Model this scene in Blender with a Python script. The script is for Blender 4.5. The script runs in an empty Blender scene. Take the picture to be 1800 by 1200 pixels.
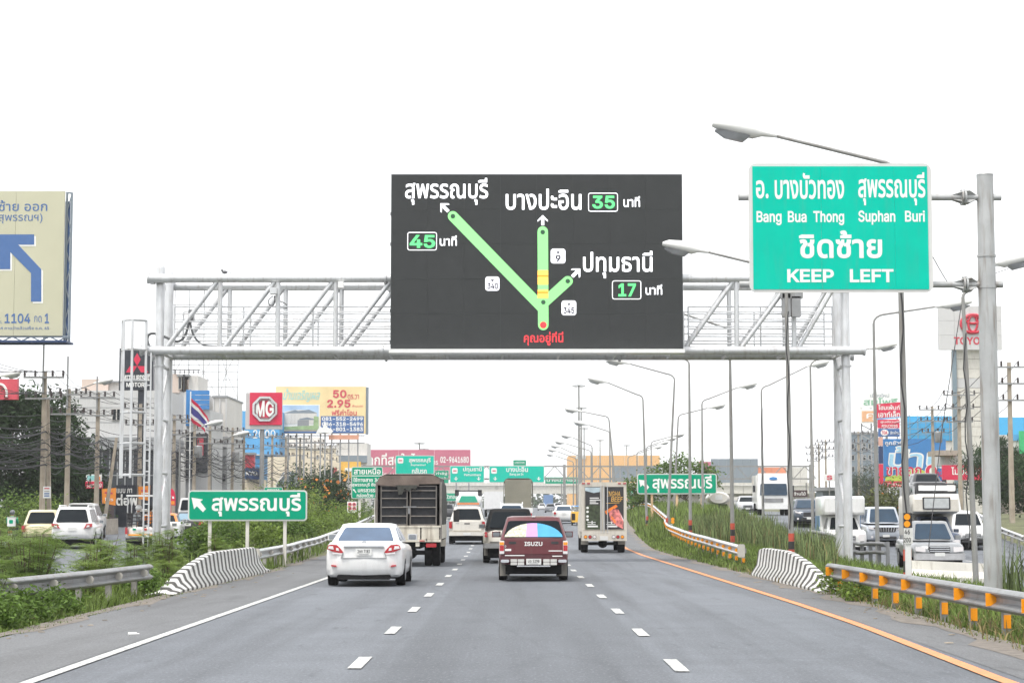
import bpy, bmesh, math, random
import numpy as np
from mathutils import Vector, Matrix
from mathutils.geometry import delaunay_2d_cdt
random.seed(7); rng = np.random.default_rng(7)
SC = bpy.context.scene; COL = SC.collection
R = math.radians; PI = math.pi

# ---------------------------------------------------------------- camera, sky, sun, exposure
FPX, EYE, HOR = 3500.0, 1.63, 902.0          # focal length in photo pixels, eye height, horizon row
PITCH = math.atan((HOR - 600) / FPX)
cam = bpy.data.cameras.new('camera'); camo = bpy.data.objects.new('camera', cam); COL.objects.link(camo)
cam.sensor_width = 36; cam.lens = FPX / 1800 * 36; cam.clip_end = 9000; cam.clip_start = 0.5
camo.location = (0, 0, EYE); camo.rotation_euler = (PI / 2 + PITCH, 0, 0); SC.camera = camo

world = bpy.data.worlds.new('World'); SC.world = world; world.use_nodes = True
wt = world.node_tree; bg = wt.nodes['Background']
sky = wt.nodes.new('ShaderNodeTexSky'); sky.sky_type = 'NISHITA'; sky.sun_disc = False
SUN_EL, SUN_AZ = 66, 215                      # azimuth, clockwise from +Y: behind the camera, to the left
sky.sun_elevation = R(SUN_EL); sky.sun_rotation = R(SUN_AZ); sky.dust_density = 6; sky.air_density = 1.2
hs = wt.nodes.new('ShaderNodeHueSaturation'); hs.inputs['Saturation'].default_value = 0.25
mxn = wt.nodes.new('ShaderNodeMix'); mxn.data_type = 'RGBA'; mxn.inputs['Factor'].default_value = 0.8
mxn.inputs['B'].default_value = (7.2, 7.3, 7.45, 1)   # the bright cloud veil
wt.links.new(sky.outputs[0], hs.inputs['Color']); wt.links.new(hs.outputs[0], mxn.inputs['A'])
wt.links.new(mxn.outputs['Result'], bg.inputs['Color']); bg.inputs['Strength'].default_value = 0.12

sl = bpy.data.lights.new('sun', 'SUN'); sl.energy = 1.3; sl.angle = R(14); sl.color = (1, .95, .88)
so = bpy.data.objects.new('sun', sl); COL.objects.link(so)
_d = Vector((math.sin(R(SUN_AZ)) * math.cos(R(SUN_EL)), math.cos(R(SUN_AZ)) * math.cos(R(SUN_EL)), math.sin(R(SUN_EL))))
so.rotation_euler = _d.to_track_quat('Z', 'Y').to_euler(); so.location = (0, 0, 60)
SC.view_settings.view_transform = 'Standard'; SC.view_settings.look = 'None'
SC.view_settings.gamma = 1; SC.view_settings.use_curve_mapping = False
SC.view_settings.exposure = 1.02
SC.render.engine = 'CYCLES'
SC.cycles.use_denoising = True; SC.cycles.max_bounces = 5; SC.cycles.volume_bounces = 0
SC.cycles.transparent_max_bounces = 8; SC.cycles.caustics_reflective = False; SC.cycles.caustics_refractive = False
SC.cycles.use_adaptive_sampling = True; SC.cycles.adaptive_threshold = 0.02

# ---------------------------------------------------------------- helpers
CT, ST = math.cos(PITCH), math.sin(PITCH)
def P(u, v, Y):                               # the point at depth Y that the photo shows at pixel u, v
    dx, dz = (u - 900) / FPX, (600 - v) / FPX
    t = Y / (CT - ST * dz)
    return Vector((dx * t, Y, EYE + (ST + CT * dz) * t))
def PX(u, Y, v=850): return P(u, v, Y).x
def PZ(v, Y): return P(900, v, Y).z

def lin(c): c /= 255; return c / 12.92 if c <= .04045 else ((c + .055) / 1.055) ** 2.4
def S(r, g, b): return (lin(r), lin(g), lin(b))

class MB:
    def __init__(s): s.v = []; s.f = []
    def add(s, vs, fs):
        n = len(s.v); s.v += [tuple(p) for p in vs]; s.f += [tuple(i + n for i in f) for f in fs]; return s
    def box(s, x0, x1, y0, y1, z0, z1):
        return s.add([(x0,y0,z0),(x1,y0,z0),(x1,y1,z0),(x0,y1,z0),(x0,y0,z1),(x1,y0,z1),(x1,y1,z1),(x0,y1,z1)],
                     [(0,3,2,1),(4,5,6,7),(0,1,5,4),(1,2,6,5),(2,3,7,6),(3,0,4,7)])
    def loft(s, rings, cap=True):
        k = len(rings[0]); fs = []
        for i in range(len(rings) - 1):
            for j in range(k):
                a, b = i * k + j, i * k + (j + 1) % k; fs.append((a, b, b + k, a + k))
        if cap: fs += [tuple(range(k))[::-1], tuple(range((len(rings) - 1) * k, len(rings) * k))]
        return s.add([p for r in rings for p in r], fs)
    def path(s, pts, r, n=6, cap=True):
        pts = [Vector(p) for p in pts]; rs = r if isinstance(r, (list, tuple)) else [r] * len(pts); rings = []
        a = None
        for i, p in enumerate(pts):
            d = (pts[min(i + 1, len(pts) - 1)] - pts[max(i - 1, 0)]).normalized()
            if a is None: a = d.orthogonal().normalized()
            a = (a - d * a.dot(d)).normalized(); b = d.cross(a)
            rings.append([p + (a * math.cos(q) + b * math.sin(q)) * rs[i] for q in (2 * PI * (j + .5) / n for j in range(n))])
        return s.loft(rings, cap)
    def tube(s, p, q, r, n=8, r2=None): return s.path([p, q], [r, r if r2 is None else r2], n)
    def bar(s, p, q, w, h=None):              # rectangular bar between two points
        p, q = Vector(p), Vector(q); h = w if h is None else h; d = (q - p).normalized()
        up = Vector((0, 0, 1)) if abs(d.z) < .95 else Vector((0, 1, 0)); a = d.cross(up).normalized() * w / 2; b = a.cross(d).normalized() * h / 2
        return s.loft([[c - a - b, c + a - b, c + a + b, c - a + b] for c in (p, q)])
    def lathe(s, c, prof, n=12):
        return s.loft([[(c[0] + r * math.cos(2*PI*j/n), c[1] + r * math.sin(2*PI*j/n), c[2] + z) for j in range(n)] for r, z in prof])
    def prism(s, poly, y0, y1):               # a polygon in x, z drawn out along y
        return s.loft([[(x, y0, z) for x, z in poly], [(x, y1, z) for x, z in poly]])
    def prismx(s, poly, x0, x1): return s.loft([[(x0, y, z) for y, z in poly], [(x1, y, z) for y, z in poly]])
    def ball(s, c, rx, ry, rz, n=10, m=6):
        return s.loft([[(c[0]+rx*math.sin(t)*math.cos(2*PI*j/n), c[1]+ry*math.sin(t)*math.sin(2*PI*j/n), c[2]-rz*math.cos(t)) for j in range(n)]
                       for t in (PI*(.06+.88*i/m) for i in range(m+1))])
def curve(pts, n=5):                          # Catmull-Rom through the points
    q = [Vector(p) for p in pts]; q = [q[0]*2 - q[1]] + q + [q[-1]*2 - q[-2]]; out = []
    for a, b, c, d in zip(q, q[1:], q[2:], q[3:]):
        for i in range(n): t = i/n; out.append(.5*((2*b) + (c-a)*t + (2*a-5*b+4*c-d)*t*t + (3*b-a-3*c+d)*t**3))
    return out + [q[-2]]
def rrect(x0, x1, z0, z1, r, n=4):
    out = []
    for cx, cz, a in ((x1-r,z1-r,0),(x0+r,z1-r,90),(x0+r,z0+r,180),(x1-r,z0+r,270)):
        out += [(cx + r*math.cos(R(a+90*i/n)), cz + r*math.sin(R(a+90*i/n))) for i in range(n+1)]
    return out

OFF = {}
def tag(o, label=None, cat=None, group=None, kind=None):
    for k, v in (('label', label), ('category', cat), ('group', group), ('kind', kind)):
        if v: o[k] = v
    return o
def thing(name, label, cat, loc=(0,0,0), rot=0, group=None, local=False):
    o = bpy.data.objects.new(name, None); COL.objects.link(o); o.location = loc; o.rotation_euler = (0, 0, rot)
    o.empty_display_size = .3
    OFF[o.name] = Vector((0,0,0)) if local else Vector(loc)
    return tag(o, label, cat, group)
def link_mesh(name, me, parent=None):
    o = bpy.data.objects.new(name, me); COL.objects.link(o)
    if parent is not None: o.parent = parent
    OFF[o.name] = OFF[parent.name] if parent is not None else Vector((0,0,0))
    return o
def obj(name, mb, m, parent=None, smooth=None, label=None, kind=None):
    me = bpy.data.meshes.new(name); of = OFF[parent.name] if parent is not None else Vector((0,0,0))
    me.from_pydata([(x-of.x, y-of.y, z-of.z) for x, y, z in mb.v], [], mb.f)
    bm = bmesh.new(); bm.from_mesh(me); bmesh.ops.recalc_face_normals(bm, faces=bm.faces); bm.to_mesh(me); bm.free()
    if smooth:
        me.shade_smooth(); me.set_sharp_from_angle(angle=R(smooth))
    me.materials.append(m)
    return tag(link_mesh(name, me, parent), label, None, None, kind)
def solo(name, mb, m, label, cat, group=None, smooth=None): return tag(obj(name, mb, m, None, smooth), label, cat, group)
def struct(name, mb, m, parent=None, smooth=None):
    o = obj(name, mb, m, parent, smooth); o['kind'] = 'structure'; return o
KIDS = {}
def kids(o): return [c for c in COL.objects if c.parent == o]
def tree_of(o):                               # one pass over the collection instead of one per copy
    return [(c, [d for d in COL.objects if d.parent == c]) for c in COL.objects if c.parent == o]
def dup(root, loc, rot=0, label=None, group=None, tree=None, scale=None):
    tree = tree_of(root) if tree is None else tree
    r = root.copy(); COL.objects.link(r); r.location = loc; r.rotation_euler = (0, 0, rot)
    if scale: r.scale = scale
    if label: r['label'] = label
    if group: r['group'] = group
    OFF[r.name] = OFF[root.name]
    for c, ds in tree:
        k = c.copy(); COL.objects.link(k); k.parent = r
        for d in ds: e = d.copy(); COL.objects.link(e); e.parent = k
    return r

MATS = {}
def mat(name, rgb, rough=.55, metal=0, var=.12, scale=6, bump=0, coat=0, dirt=0, emit=0, trans=0, island=0, spec=None):
    if name in MATS: return MATS[name]
    m = bpy.data.materials.new(name); m.use_nodes = True; t = m.node_tree; b = t.nodes['Principled BSDF']
    N, L = t.nodes.new, t.links.new
    tc = N('ShaderNodeTexCoord'); col = None
    if var or dirt or island:
        nz = N('ShaderNodeTexNoise'); nz.inputs['Scale'].default_value = scale; nz.inputs['Detail'].default_value = 5
        L(tc.outputs['Object'], nz.inputs['Vector'])
        mr = N('ShaderNodeMapRange'); mr.inputs['From Min'].default_value = .25; mr.inputs['From Max'].default_value = .75
        mr.inputs['To Min'].default_value = 1 - var; mr.inputs['To Max'].default_value = 1 + var
        L(nz.outputs['Fac'], mr.inputs['Value'])
        mu = N('ShaderNodeMix'); mu.data_type = 'RGBA'; mu.blend_type = 'MULTIPLY'; mu.inputs['Factor'].default_value = 1
        mu.inputs['A'].default_value = (*rgb, 1); L(mr.outputs[0], mu.inputs['B']); col = mu.outputs['Result']
        if island:
            ge = N('ShaderNodeNewGeometry'); h = N('ShaderNodeMapRange')
            h.inputs['To Min'].default_value = 1 - island; h.inputs['To Max'].default_value = 1 + island
            L(ge.outputs['Random Per Island'], h.inputs['Value'])
            m2 = N('ShaderNodeMix'); m2.data_type = 'RGBA'; m2.blend_type = 'MULTIPLY'; m2.inputs['Factor'].default_value = 1
            L(col, m2.inputs['A']); L(h.outputs[0], m2.inputs['B']); col = m2.outputs['Result']
        if dirt:                              # streaks of dirt and rust running down
            mp = N('ShaderNodeMapping'); mp.inputs['Scale'].default_value = (7, 7, .8); L(tc.outputs['Object'], mp.inputs['Vector'])
            n2 = N('ShaderNodeTexNoise'); n2.inputs['Scale'].default_value = 1.3; n2.inputs['Detail'].default_value = 6; L(mp.outputs[0], n2.inputs['Vector'])
            r2 = N('ShaderNodeMapRange'); r2.inputs['From Min'].default_value = .52; r2.inputs['From Max'].default_value = .72; r2.inputs['To Max'].default_value = dirt
            L(n2.outputs['Fac'], r2.inputs['Value'])
            m3 = N('ShaderNodeMix'); m3.data_type = 'RGBA'; L(r2.outputs[0], m3.inputs['Factor']); L(col, m3.inputs['A'])
            m3.inputs['B'].default_value = (.16, .11, .07, 1); col = m3.outputs['Result']
        L(col, b.inputs['Base Color'])
    else: b.inputs['Base Color'].default_value = (*rgb, 1)
    b.inputs['Roughness'].default_value = rough; b.inputs['Metallic'].default_value = metal
    if coat: b.inputs['Coat Weight'].default_value = coat; b.inputs['Coat Roughness'].default_value = .08
    if spec is not None: b.inputs['Specular IOR Level'].default_value = spec
    if emit:
        b.inputs['Emission Color'].default_value = (*rgb, 1); b.inputs['Emission Strength'].default_value = emit
    if bump:
        n3 = N('ShaderNodeTexNoise'); n3.inputs['Scale'].default_value = scale * 6; n3.inputs['Detail'].default_value = 4; L(tc.outputs['Object'], n3.inputs['Vector'])
        bp = N('ShaderNodeBump'); bp.inputs['Strength'].default_value = bump; bp.inputs['Distance'].default_value = .02
        L(n3.outputs['Fac'], bp.inputs['Height']); L(bp.outputs[0], b.inputs['Normal'])
    MATS[name] = m; return m
def leafmat(name, rgb, var=.35, scale=1.2, island=.45):
    if name in MATS: return MATS[name]
    m = mat(name, rgb, .6, 0, var, scale, island=island, spec=.2); t = m.node_tree; b = t.nodes['Principled BSDF']
    tr = t.nodes.new('ShaderNodeBsdfTranslucent'); mx = t.nodes.new('ShaderNodeMixShader'); mx.inputs[0].default_value = .35
    src = b.inputs['Base Color'].links[0].from_socket
    t.links.new(src, tr.inputs['Color']); t.links.new(b.outputs[0], mx.inputs[1]); t.links.new(tr.outputs[0], mx.inputs[2])
    t.links.new(mx.outputs[0], t.nodes['Material Output'].inputs['Surface']); return m

# ---------------------------------------------------------------- lettering: glyph outlines filled by winding number
GLYPHS = '''
A 480|16,0 201,509 276,509 463,0 395,0 232,478 245,478 85,0|110,142 110,199 370,199 370,142
B 456|60,0 60,509 241,509 289,504 329,491 359,469 381,442 394,410 398,374 395,344 387,320 373,301 356,286 336,275 315,267 315,262 339,257 363,245 385,227 402,203 414,173 418,136 413,100 400,67 377,39 344,18 301,4 247,0|125,57 245,57 296,63 330,80 349,105 355,137 352,161 342,184 327,203 306,218 279,228 248,231 125,231|125,285 238,285 265,288 288,296 308,309 323,326 333,348 336,372 330,403 313,429 283,446 240,452 125,452
C 510|267,-7 205,1 150,25 104,63 70,115 48,179 40,254 48,329 70,393 104,445 150,484 205,508 267,516 305,513 340,504 373,490 402,471 427,447 448,418 463,385 473,348 408,348 401,373 389,395 375,413 357,428 337,440 315,449 292,454 267,456 223,450 184,432 150,403 125,364 109,314 103,254 109,194 125,145 151,105 184,76 223,59 267,53 292,55 315,60 337,69 357,81 375,96 389,114 401,136 408,160 473,160 463,124 448,91 428,62 402,38 373,19 341,5 305,-4
D 502|219,0 96,0 96,57 215,57 272,63 318,81 354,110 379,149 394,198 399,255 394,312 379,361 354,399 320,428 275,446 221,452 93,452 93,509 225,509 294,501 353,478 399,441 433,391 455,329 462,255 455,181 433,119 398,68 351,31 291,8|125,509 125,0 60,0 60,509
E 419|60,0 60,509 372,509 372,452 125,452 125,286 355,286 355,229 125,229 125,57 375,57 375,0
F 410|60,0 60,509 369,509 369,452 125,452 125,278 346,278 346,221 125,221 125,0
G 520|269,-7 205,1 149,25 104,64 69,116 47,179 40,254 47,329 69,393 103,445 149,484 203,508 265,516 304,513 340,504 374,489 403,469 429,445 449,416 465,384 474,349 408,349 399,372 387,393 373,411 356,427 337,439 315,448 291,454 265,456 222,450 183,432 150,404 125,364 109,314 103,254 109,194 125,145 151,105 184,76 224,59 269,53 309,57 345,71 374,93 396,123 410,160 415,202 434,199 283,199 283,256 478,256 478,200 471,141 451,91 419,50 377,19 326,0
H 517|60,0 60,509 125,509 125,289 392,289 392,509 457,509 457,0 392,0 392,232 125,232 125,0
I 300|31,0 31,57 118,57 118,452 31,452 31,509 269,509 269,452 183,452 183,57 269,57 269,0
K 467|104,145 104,216 364,509 448,509 231,276 228,276|60,0 60,509 125,509 125,0|372,0 188,259 228,309 449,0
L 393|60,0 60,509 125,509 125,57 361,57 361,0
M 628|60,0 60,509 152,509 322,49 307,49 476,509 568,509 568,0 504,0 507,457 513,457 342,0 286,0 112,457 119,457 122,0
N 523|60,0 60,509 136,509 414,55 405,54 399,509 463,509 463,0 387,0 108,452 119,454 125,0
O 533|267,-7 205,1 150,25 105,63 70,115 48,179 40,254 48,329 70,393 105,445 150,484 205,508 267,516 329,508 384,484 429,445 464,393 486,329 493,254 486,179 464,115 429,63 384,25 329,1|267,53 310,59 349,76 383,105 408,144 425,194 430,254 425,314 408,365 383,404 349,433 310,450 267,456 223,450 184,433 151,404 125,364 109,314 103,254 109,194 125,144 151,105 184,76 223,59
P 445|60,0 60,509 235,509 289,503 332,487 366,462 390,430 404,391 409,348 404,304 390,265 366,233 332,207 289,191 235,186 109,186 109,242 233,242 269,246 297,256 318,272 333,294 342,319 344,348 342,376 333,402 318,423 297,439 268,449 232,452 125,452 125,0
R 449|60,0 60,509 236,509 290,504 333,489 367,465 390,433 405,395 409,352 405,309 390,271 367,240 333,217 289,203 236,198 96,198 96,255 234,255 269,258 298,267 319,281 334,300 342,324 345,352 342,380 334,405 319,425 298,440 269,449 233,452 125,452 125,0|353,0 230,229 303,229 428,0
S 447|224,-9 172,-4 128,9 91,31 64,60 46,96 38,137 104,137 110,110 123,88 142,71 166,59 194,52 224,49 257,52 286,60 311,74 329,92 341,114 346,139 342,161 332,179 316,193 296,205 272,214 184,239 128,260 86,289 60,326 52,372 58,413 75,448 102,476 138,498 180,511 227,516 275,511 316,498 351,476 377,449 394,415 401,378 337,378 326,412 302,437 267,453 225,459 194,456 167,448 145,435 129,418 118,398 115,376 119,352 131,334 148,319 169,308 312,264 336,252 359,238 379,220 395,198 405,171 408,139 403,99 386,64 360,34 323,11 278,-4
T 449|32,452 32,509 417,509 417,452 257,452 257,0 193,0 193,452
U 517|259,-8 203,-2 154,15 114,43 85,80 66,124 60,173 60,509 124,509 124,178 128,144 141,113 160,87 187,68 220,56 259,52 298,56 331,68 357,87 377,113 389,144 393,178 393,509 457,509 457,173 451,124 433,80 403,43 363,15 315,-2
V 480|204,0 16,509 84,509 248,31 235,31 395,509 463,509 278,0
Y 472|203,0 203,208 16,509 91,509 236,264 250,230 224,230 237,265 381,509 455,509 268,208 268,0
Z 438|42,0 42,46 341,476 348,454 40,452 40,509 397,509 397,462 97,33 90,54 399,57 399,0
a 389|160,-9 126,-5 94,5 68,22 48,45 35,73 30,108 34,138 43,161 58,179 78,193 100,203 125,211 252,230 265,235 273,243 273,279 267,297 256,311 240,322 220,329 196,331 171,329 149,322 132,313 118,301 107,288 100,274 41,291 57,322 79,346 104,364 133,375 163,382 194,384 215,383 239,379 263,372 286,360 306,343 322,320 333,290 337,251 337,0 277,0 277,52 272,52 264,38 252,25 236,12 215,1 190,-6|170,45 202,49 228,59 248,74 263,93 272,115 276,138 276,190 270,186 154,164 134,159 117,150 103,139 95,124 92,105 94,87 102,72 114,61 130,52 149,47
b 424|229,-8 198,-5 172,4 153,17 138,31 118,59 112,59 112,0 53,0 53,509 114,509 114,319 118,319 137,346 152,360 171,373 197,381 229,384 274,378 313,361 345,332 370,293 385,245 390,189 385,133 370,84 346,45 313,16 274,-2|220,47 253,51 279,66 301,88 316,117 325,151 328,189 325,227 316,261 301,290 280,311 253,325 220,330 188,325 161,312 140,291 125,263 116,229 113,189 116,150 125,115 140,86 162,65 188,51
c 396|207,-8 159,-2 117,16 82,46 56,85 40,133 34,187 40,243 56,291 82,330 117,360 159,378 207,384 234,383 260,377 284,368 305,356 324,341 340,322 353,301 362,277 303,262 298,276 290,289 281,301 270,311 257,319 242,325 226,329 207,330 173,325 145,310 124,287 108,258 99,224 96,187 99,151 108,117 124,89 145,66 173,51 207,46 226,48 243,52 258,58 271,66 282,76 292,89 299,102 304,117 363,102 354,78 341,56 325,37 306,21 285,9 261,-1 235,-6
g 425|207,-151 168,-148 134,-140 105,-127 82,-110 64,-91 51,-69 101,-41 122,-66 136,-78 154,-88 178,-95 207,-97 249,-92 282,-75 304,-47 311,-6 311,68 306,68 287,41 272,28 252,16 227,8 195,5 152,10 113,27 80,53 55,90 39,136 34,191 39,246 55,293 80,332 112,361 152,378 196,384 228,382 253,373 273,360 288,346 308,319 313,319 313,379 372,379 372,-9 367,-54 350,-90 324,-117 291,-136 251,-147|205,59 237,63 264,75 285,95 300,121 309,154 312,193 309,231 300,264 285,291 264,312 237,325 205,330 172,325 145,312 124,290 109,262 99,229 96,193 99,155 109,123 124,96 145,76 172,63
h 410|114,227 114,0 53,0 53,509 114,509 114,287 102,287 124,332 152,362 187,379 227,384 264,380 295,369 321,349 341,321 353,285 357,240 357,0 296,0 296,235 290,275 273,304 246,323 210,329 184,326 161,317 141,303 126,283 117,257
i 167|53,0 53,379 114,379 114,0|84,443 67,446 54,455 44,468 41,483 44,499 54,512 67,521 84,524 100,521 114,512 123,499 126,483 123,468 114,455 100,446
l 189|139,-2 101,3 74,20 58,47 53,84 53,509 114,509 114,99 115,77 120,62 130,54 170,54 181,3
m 610|53,0 53,379 112,379 112,295 108,295 118,323 132,346 151,363 172,376 195,384 219,386 257,380 287,361 309,331 321,295 312,295 322,321 337,343 357,361 381,375 407,383 437,386 468,383 497,372 522,354 541,328 553,296 557,255 557,0 496,0 496,254 490,289 473,313 447,326 419,330 395,328 374,320 358,307 345,290 338,270 335,247 335,0 274,0 274,260 269,288 253,311 229,326 199,330 178,328 158,320 140,307 126,289 117,266 114,238 114,0
n 410|114,227 114,0 53,0 53,379 112,379 112,287 102,287 124,332 152,362 187,379 227,384 264,380 295,369 321,349 341,321 353,285 357,240 357,0 296,0 296,235 290,275 273,304 246,323 210,329 184,326 161,317 141,303 126,283 117,257
o 415|207,-8 159,-2 117,16 82,46 56,85 40,133 34,187 40,243 56,291 82,330 117,360 159,378 207,384 256,378 299,360 333,330 359,291 376,243 381,187 376,133 359,85 333,46 299,16 256,-2|207,46 242,51 270,66 292,89 307,117 316,151 319,187 316,224 307,258 292,287 270,310 242,325 207,330 173,325 145,310 124,287 108,258 99,224 96,187 99,151 108,117 124,89 145,66 173,51
p 424|53,-143 53,379 112,379 112,319 118,319 137,346 152,360 171,373 197,381 229,384 274,378 313,361 345,332 370,293 385,245 390,189 385,133 370,84 346,45 313,16 274,-2 229,-8 198,-5 173,4 153,17 138,31 118,59 114,59 114,-143|220,47 253,51 279,66 301,88 316,117 325,151 328,189 325,227 316,261 301,290 280,311 253,325 220,330 188,325 161,312 140,291 125,263 116,229 113,189 116,150 125,115 140,86 162,65 188,51
r 259|53,0 53,379 112,379 112,321 115,321 130,347 152,367 181,380 243,384 243,322 207,326 182,323 159,315 140,301 126,284 117,262 114,237 114,0
t 227|204,379 204,327 6,327 6,379|65,471 126,471 126,98 128,76 136,61 150,53 202,54 213,2 168,-4 125,2 92,21 72,52 65,93
u 410|182,-5 146,-1 115,11 89,31 69,59 57,95 53,139 53,379 114,379 114,144 119,105 137,75 164,56 200,50 226,53 249,62 268,77 283,97 293,122 296,153 296,379 357,379 357,0 298,0 298,92 307,92 286,47 257,17 222,0
0 453|227,-7 174,1 130,24 95,62 69,113 53,178 48,254 53,330 69,395 95,447 130,484 174,508 227,516 279,508 323,484 358,447 384,395 400,330 405,254 400,178 384,113 359,62 323,24 279,1|227,50 261,56 290,74 313,103 330,144 340,194 344,254 340,314 330,365 313,405 290,435 261,453 227,460 192,453 163,435 140,405 123,365 113,314 109,254 113,194 123,144 140,103 163,74 192,56
1 453|76,0 76,55 391,55 391,0|276,509 276,0 212,0 212,448 209,448 86,358 86,427 198,509
2 453|64,0 64,47 282,282 299,305 311,327 318,348 320,371 317,397 308,419 293,436 273,449 250,457 224,460 196,457 172,447 153,433 139,413 130,390 127,362 66,362 71,405 86,442 111,473 143,496 182,511 225,516 268,511 306,497 337,474 361,445 376,411 381,372 378,345 371,318 357,290 336,259 306,223 267,180 153,60 153,57 389,57 389,0
3 453|218,-7 173,-3 133,10 98,30 70,57 52,91 44,132 109,132 115,107 126,87 144,71 165,59 191,52 219,50 248,53 275,61 297,74 315,93 325,116 329,145 326,172 316,196 299,217 275,234 242,244 201,248 157,248 157,299 288,448 288,452 70,452 70,509 372,509 372,461 211,278 211,289 264,288 308,276 344,253 371,222 387,186 393,145 387,103 370,66 344,36 309,12 266,-2
4 453|40,105 40,158 247,509 311,509 109,166 109,163 413,163 413,105|282,0 282,318 343,318 343,0
5 453|221,-7 178,-2 140,11 108,32 83,60 66,93 60,130 122,130 127,108 138,89 154,73 173,60 196,52 221,50 250,53 276,64 298,82 314,104 324,131 328,162 324,193 314,221 297,244 275,262 248,273 218,277 192,275 167,268 145,258 128,246 67,253 96,509 366,509 366,452 151,452 134,301 136,301 155,315 178,325 203,331 229,334 263,330 294,321 321,306 345,285 364,260 379,231 388,199 391,163 385,117 369,76 343,41 309,15 268,-1
6 453|226,-7 182,-1 142,15 109,40 84,74 69,115 64,162 68,199 80,239 102,285 137,340 252,509 322,509 151,261 145,261 154,275 165,288 179,299 196,307 214,312 235,314 278,309 316,295 346,271 370,240 384,201 389,157 384,112 368,73 343,39 310,14 271,-2|226,48 254,52 279,63 299,79 314,101 324,128 327,157 324,187 314,213 299,235 279,251 254,262 226,265 198,262 174,252 153,235 138,214 128,188 125,158 128,128 138,102 153,79 174,63 198,52
7 453|97,0 323,448 323,452 62,452 62,509 391,509 391,449 165,0
8 453|226,-7 178,-2 136,11 101,33 74,62 57,96 52,135 55,166 65,195 81,220 101,241 125,256 153,265 153,267 119,282 93,308 76,342 70,380 75,417 90,450 114,477 146,498 184,511 226,516 269,511 306,498 337,477 361,450 377,417 382,380 376,342 359,308 333,282 300,267 300,265 327,256 351,241 372,220 387,195 397,166 401,135 395,96 378,62 352,33 317,11 275,-2|226,49 258,52 285,60 307,74 323,91 333,113 337,139 333,165 322,189 305,208 283,223 256,232 226,235 196,232 169,223 147,208 130,189 119,165 115,139 119,113 129,91 145,74 167,60 195,52|226,290 252,292 274,300 293,313 307,330 316,351 319,376 316,399 308,420 294,437 275,449 252,457 226,460 200,457 177,449 159,437 145,420 136,399 133,376 136,351 145,330 159,313 178,300 201,292
9 453|226,516 271,510 310,494 343,468 368,434 384,393 389,347 385,309 373,270 350,224 315,168 200,0 130,0 301,248 307,248 299,234 287,221 273,210 257,202 238,196 218,195 175,199 137,214 106,237 83,269 68,307 64,352 69,397 85,436 110,469 143,494 182,510|226,460 199,457 174,446 154,429 138,407 129,381 125,352 129,322 138,295 154,274 174,257 199,247 226,243 254,247 279,257 299,273 314,295 324,321 327,350 324,381 314,407 299,429 279,446 254,457
- 453|337,244 337,188 114,188 114,244
. 188|95,-4 78,-1 63,9 53,24 50,41 53,59 63,73 78,83 95,87 113,83 128,73 138,59 141,41 138,24 128,9 113,-1
% 676|175,283 146,286 121,297 101,314 86,335 78,360 75,388 75,412 78,440 87,464 101,486 121,503 146,513 175,517 206,513 230,503 250,486 264,464 273,440 276,412 276,388 273,360 264,335 250,314 230,297 205,286|175,327 198,332 212,346 221,365 223,388 223,412 221,435 213,454 198,468 175,473 153,468 138,454 130,435 127,412 127,388 130,365 138,346 153,332|501,-10 471,-6 446,5 426,21 412,43 403,68 400,95 400,120 403,147 412,172 427,194 447,210 471,221 501,225 531,221 556,210 576,194 590,172 598,147 601,120 601,95 598,68 589,43 575,21 555,5 531,-6|501,35 523,39 538,53 546,73 549,95 549,120 546,142 538,162 524,176 501,180 479,176 464,162 456,142 453,120 453,95 455,73 464,53 479,39|132,0 482,509 540,509 191,0
_ 188
'''
LATIN = {}
for row in GLYPHS.strip().split('\n'):      # a plain grotesque drawn by hand-size outlines: advance | contour | contour ...
    hd, *cs = row.split('|'); ch, ad = hd.split(' '); LATIN[' ' if ch == '_' else ch] = (float(ad) / 700, [np.array([[float(q) / 700 for q in p.split(',')] for p in c.split()]) for c in cs])
GL = {}
def outlines(strings):
    for s in strings:
        if s not in GL and all(c in LATIN for c in s):
            x, ls = 0, []
            for c in s:
                ls += [l + np.array([x, 0]) for l in LATIN[c][1]]; x += LATIN[c][0]
            GL[s] = ls
    todo = [s for s in dict.fromkeys(strings) if s not in GL]; os_ = []
    for s in todo:
        c = bpy.data.curves.new('lettering', 'FONT'); c.body = s; c.size = 1; c.fill_mode = 'NONE'; c.resolution_u = 3
        o = bpy.data.objects.new('lettering', c); COL.objects.link(o); os_.append(o)
    if not todo: return
    dg = bpy.context.evaluated_depsgraph_get()
    for s, o in zip(todo, os_):
        me = o.evaluated_get(dg).to_mesh()
        co = np.array([v.co[:2] for v in me.vertices]); ed = [tuple(e.vertices) for e in me.edges]
        nb = {}
        for a, b in ed: nb.setdefault(a, []).append(b); nb.setdefault(b, []).append(a)
        seen, loops = set(), []
        for st in range(len(co)):
            if st in seen or st not in nb: continue
            lp = [st]; seen.add(st); nx = st + 1 if st + 1 in nb[st] else nb[st][0]
            while nx not in seen:
                lp.append(nx); seen.add(nx); q = [k for k in nb[nx] if k not in seen]
                if not q: break
                nx = q[0]
            if len(lp) > 2: loops.append(co[lp])
        GL[s] = loops; o.evaluated_get(dg).to_mesh_clear()
    for o in os_:
        c = o.data; bpy.data.objects.remove(o); bpy.data.curves.remove(c)
FILL = {}
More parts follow.
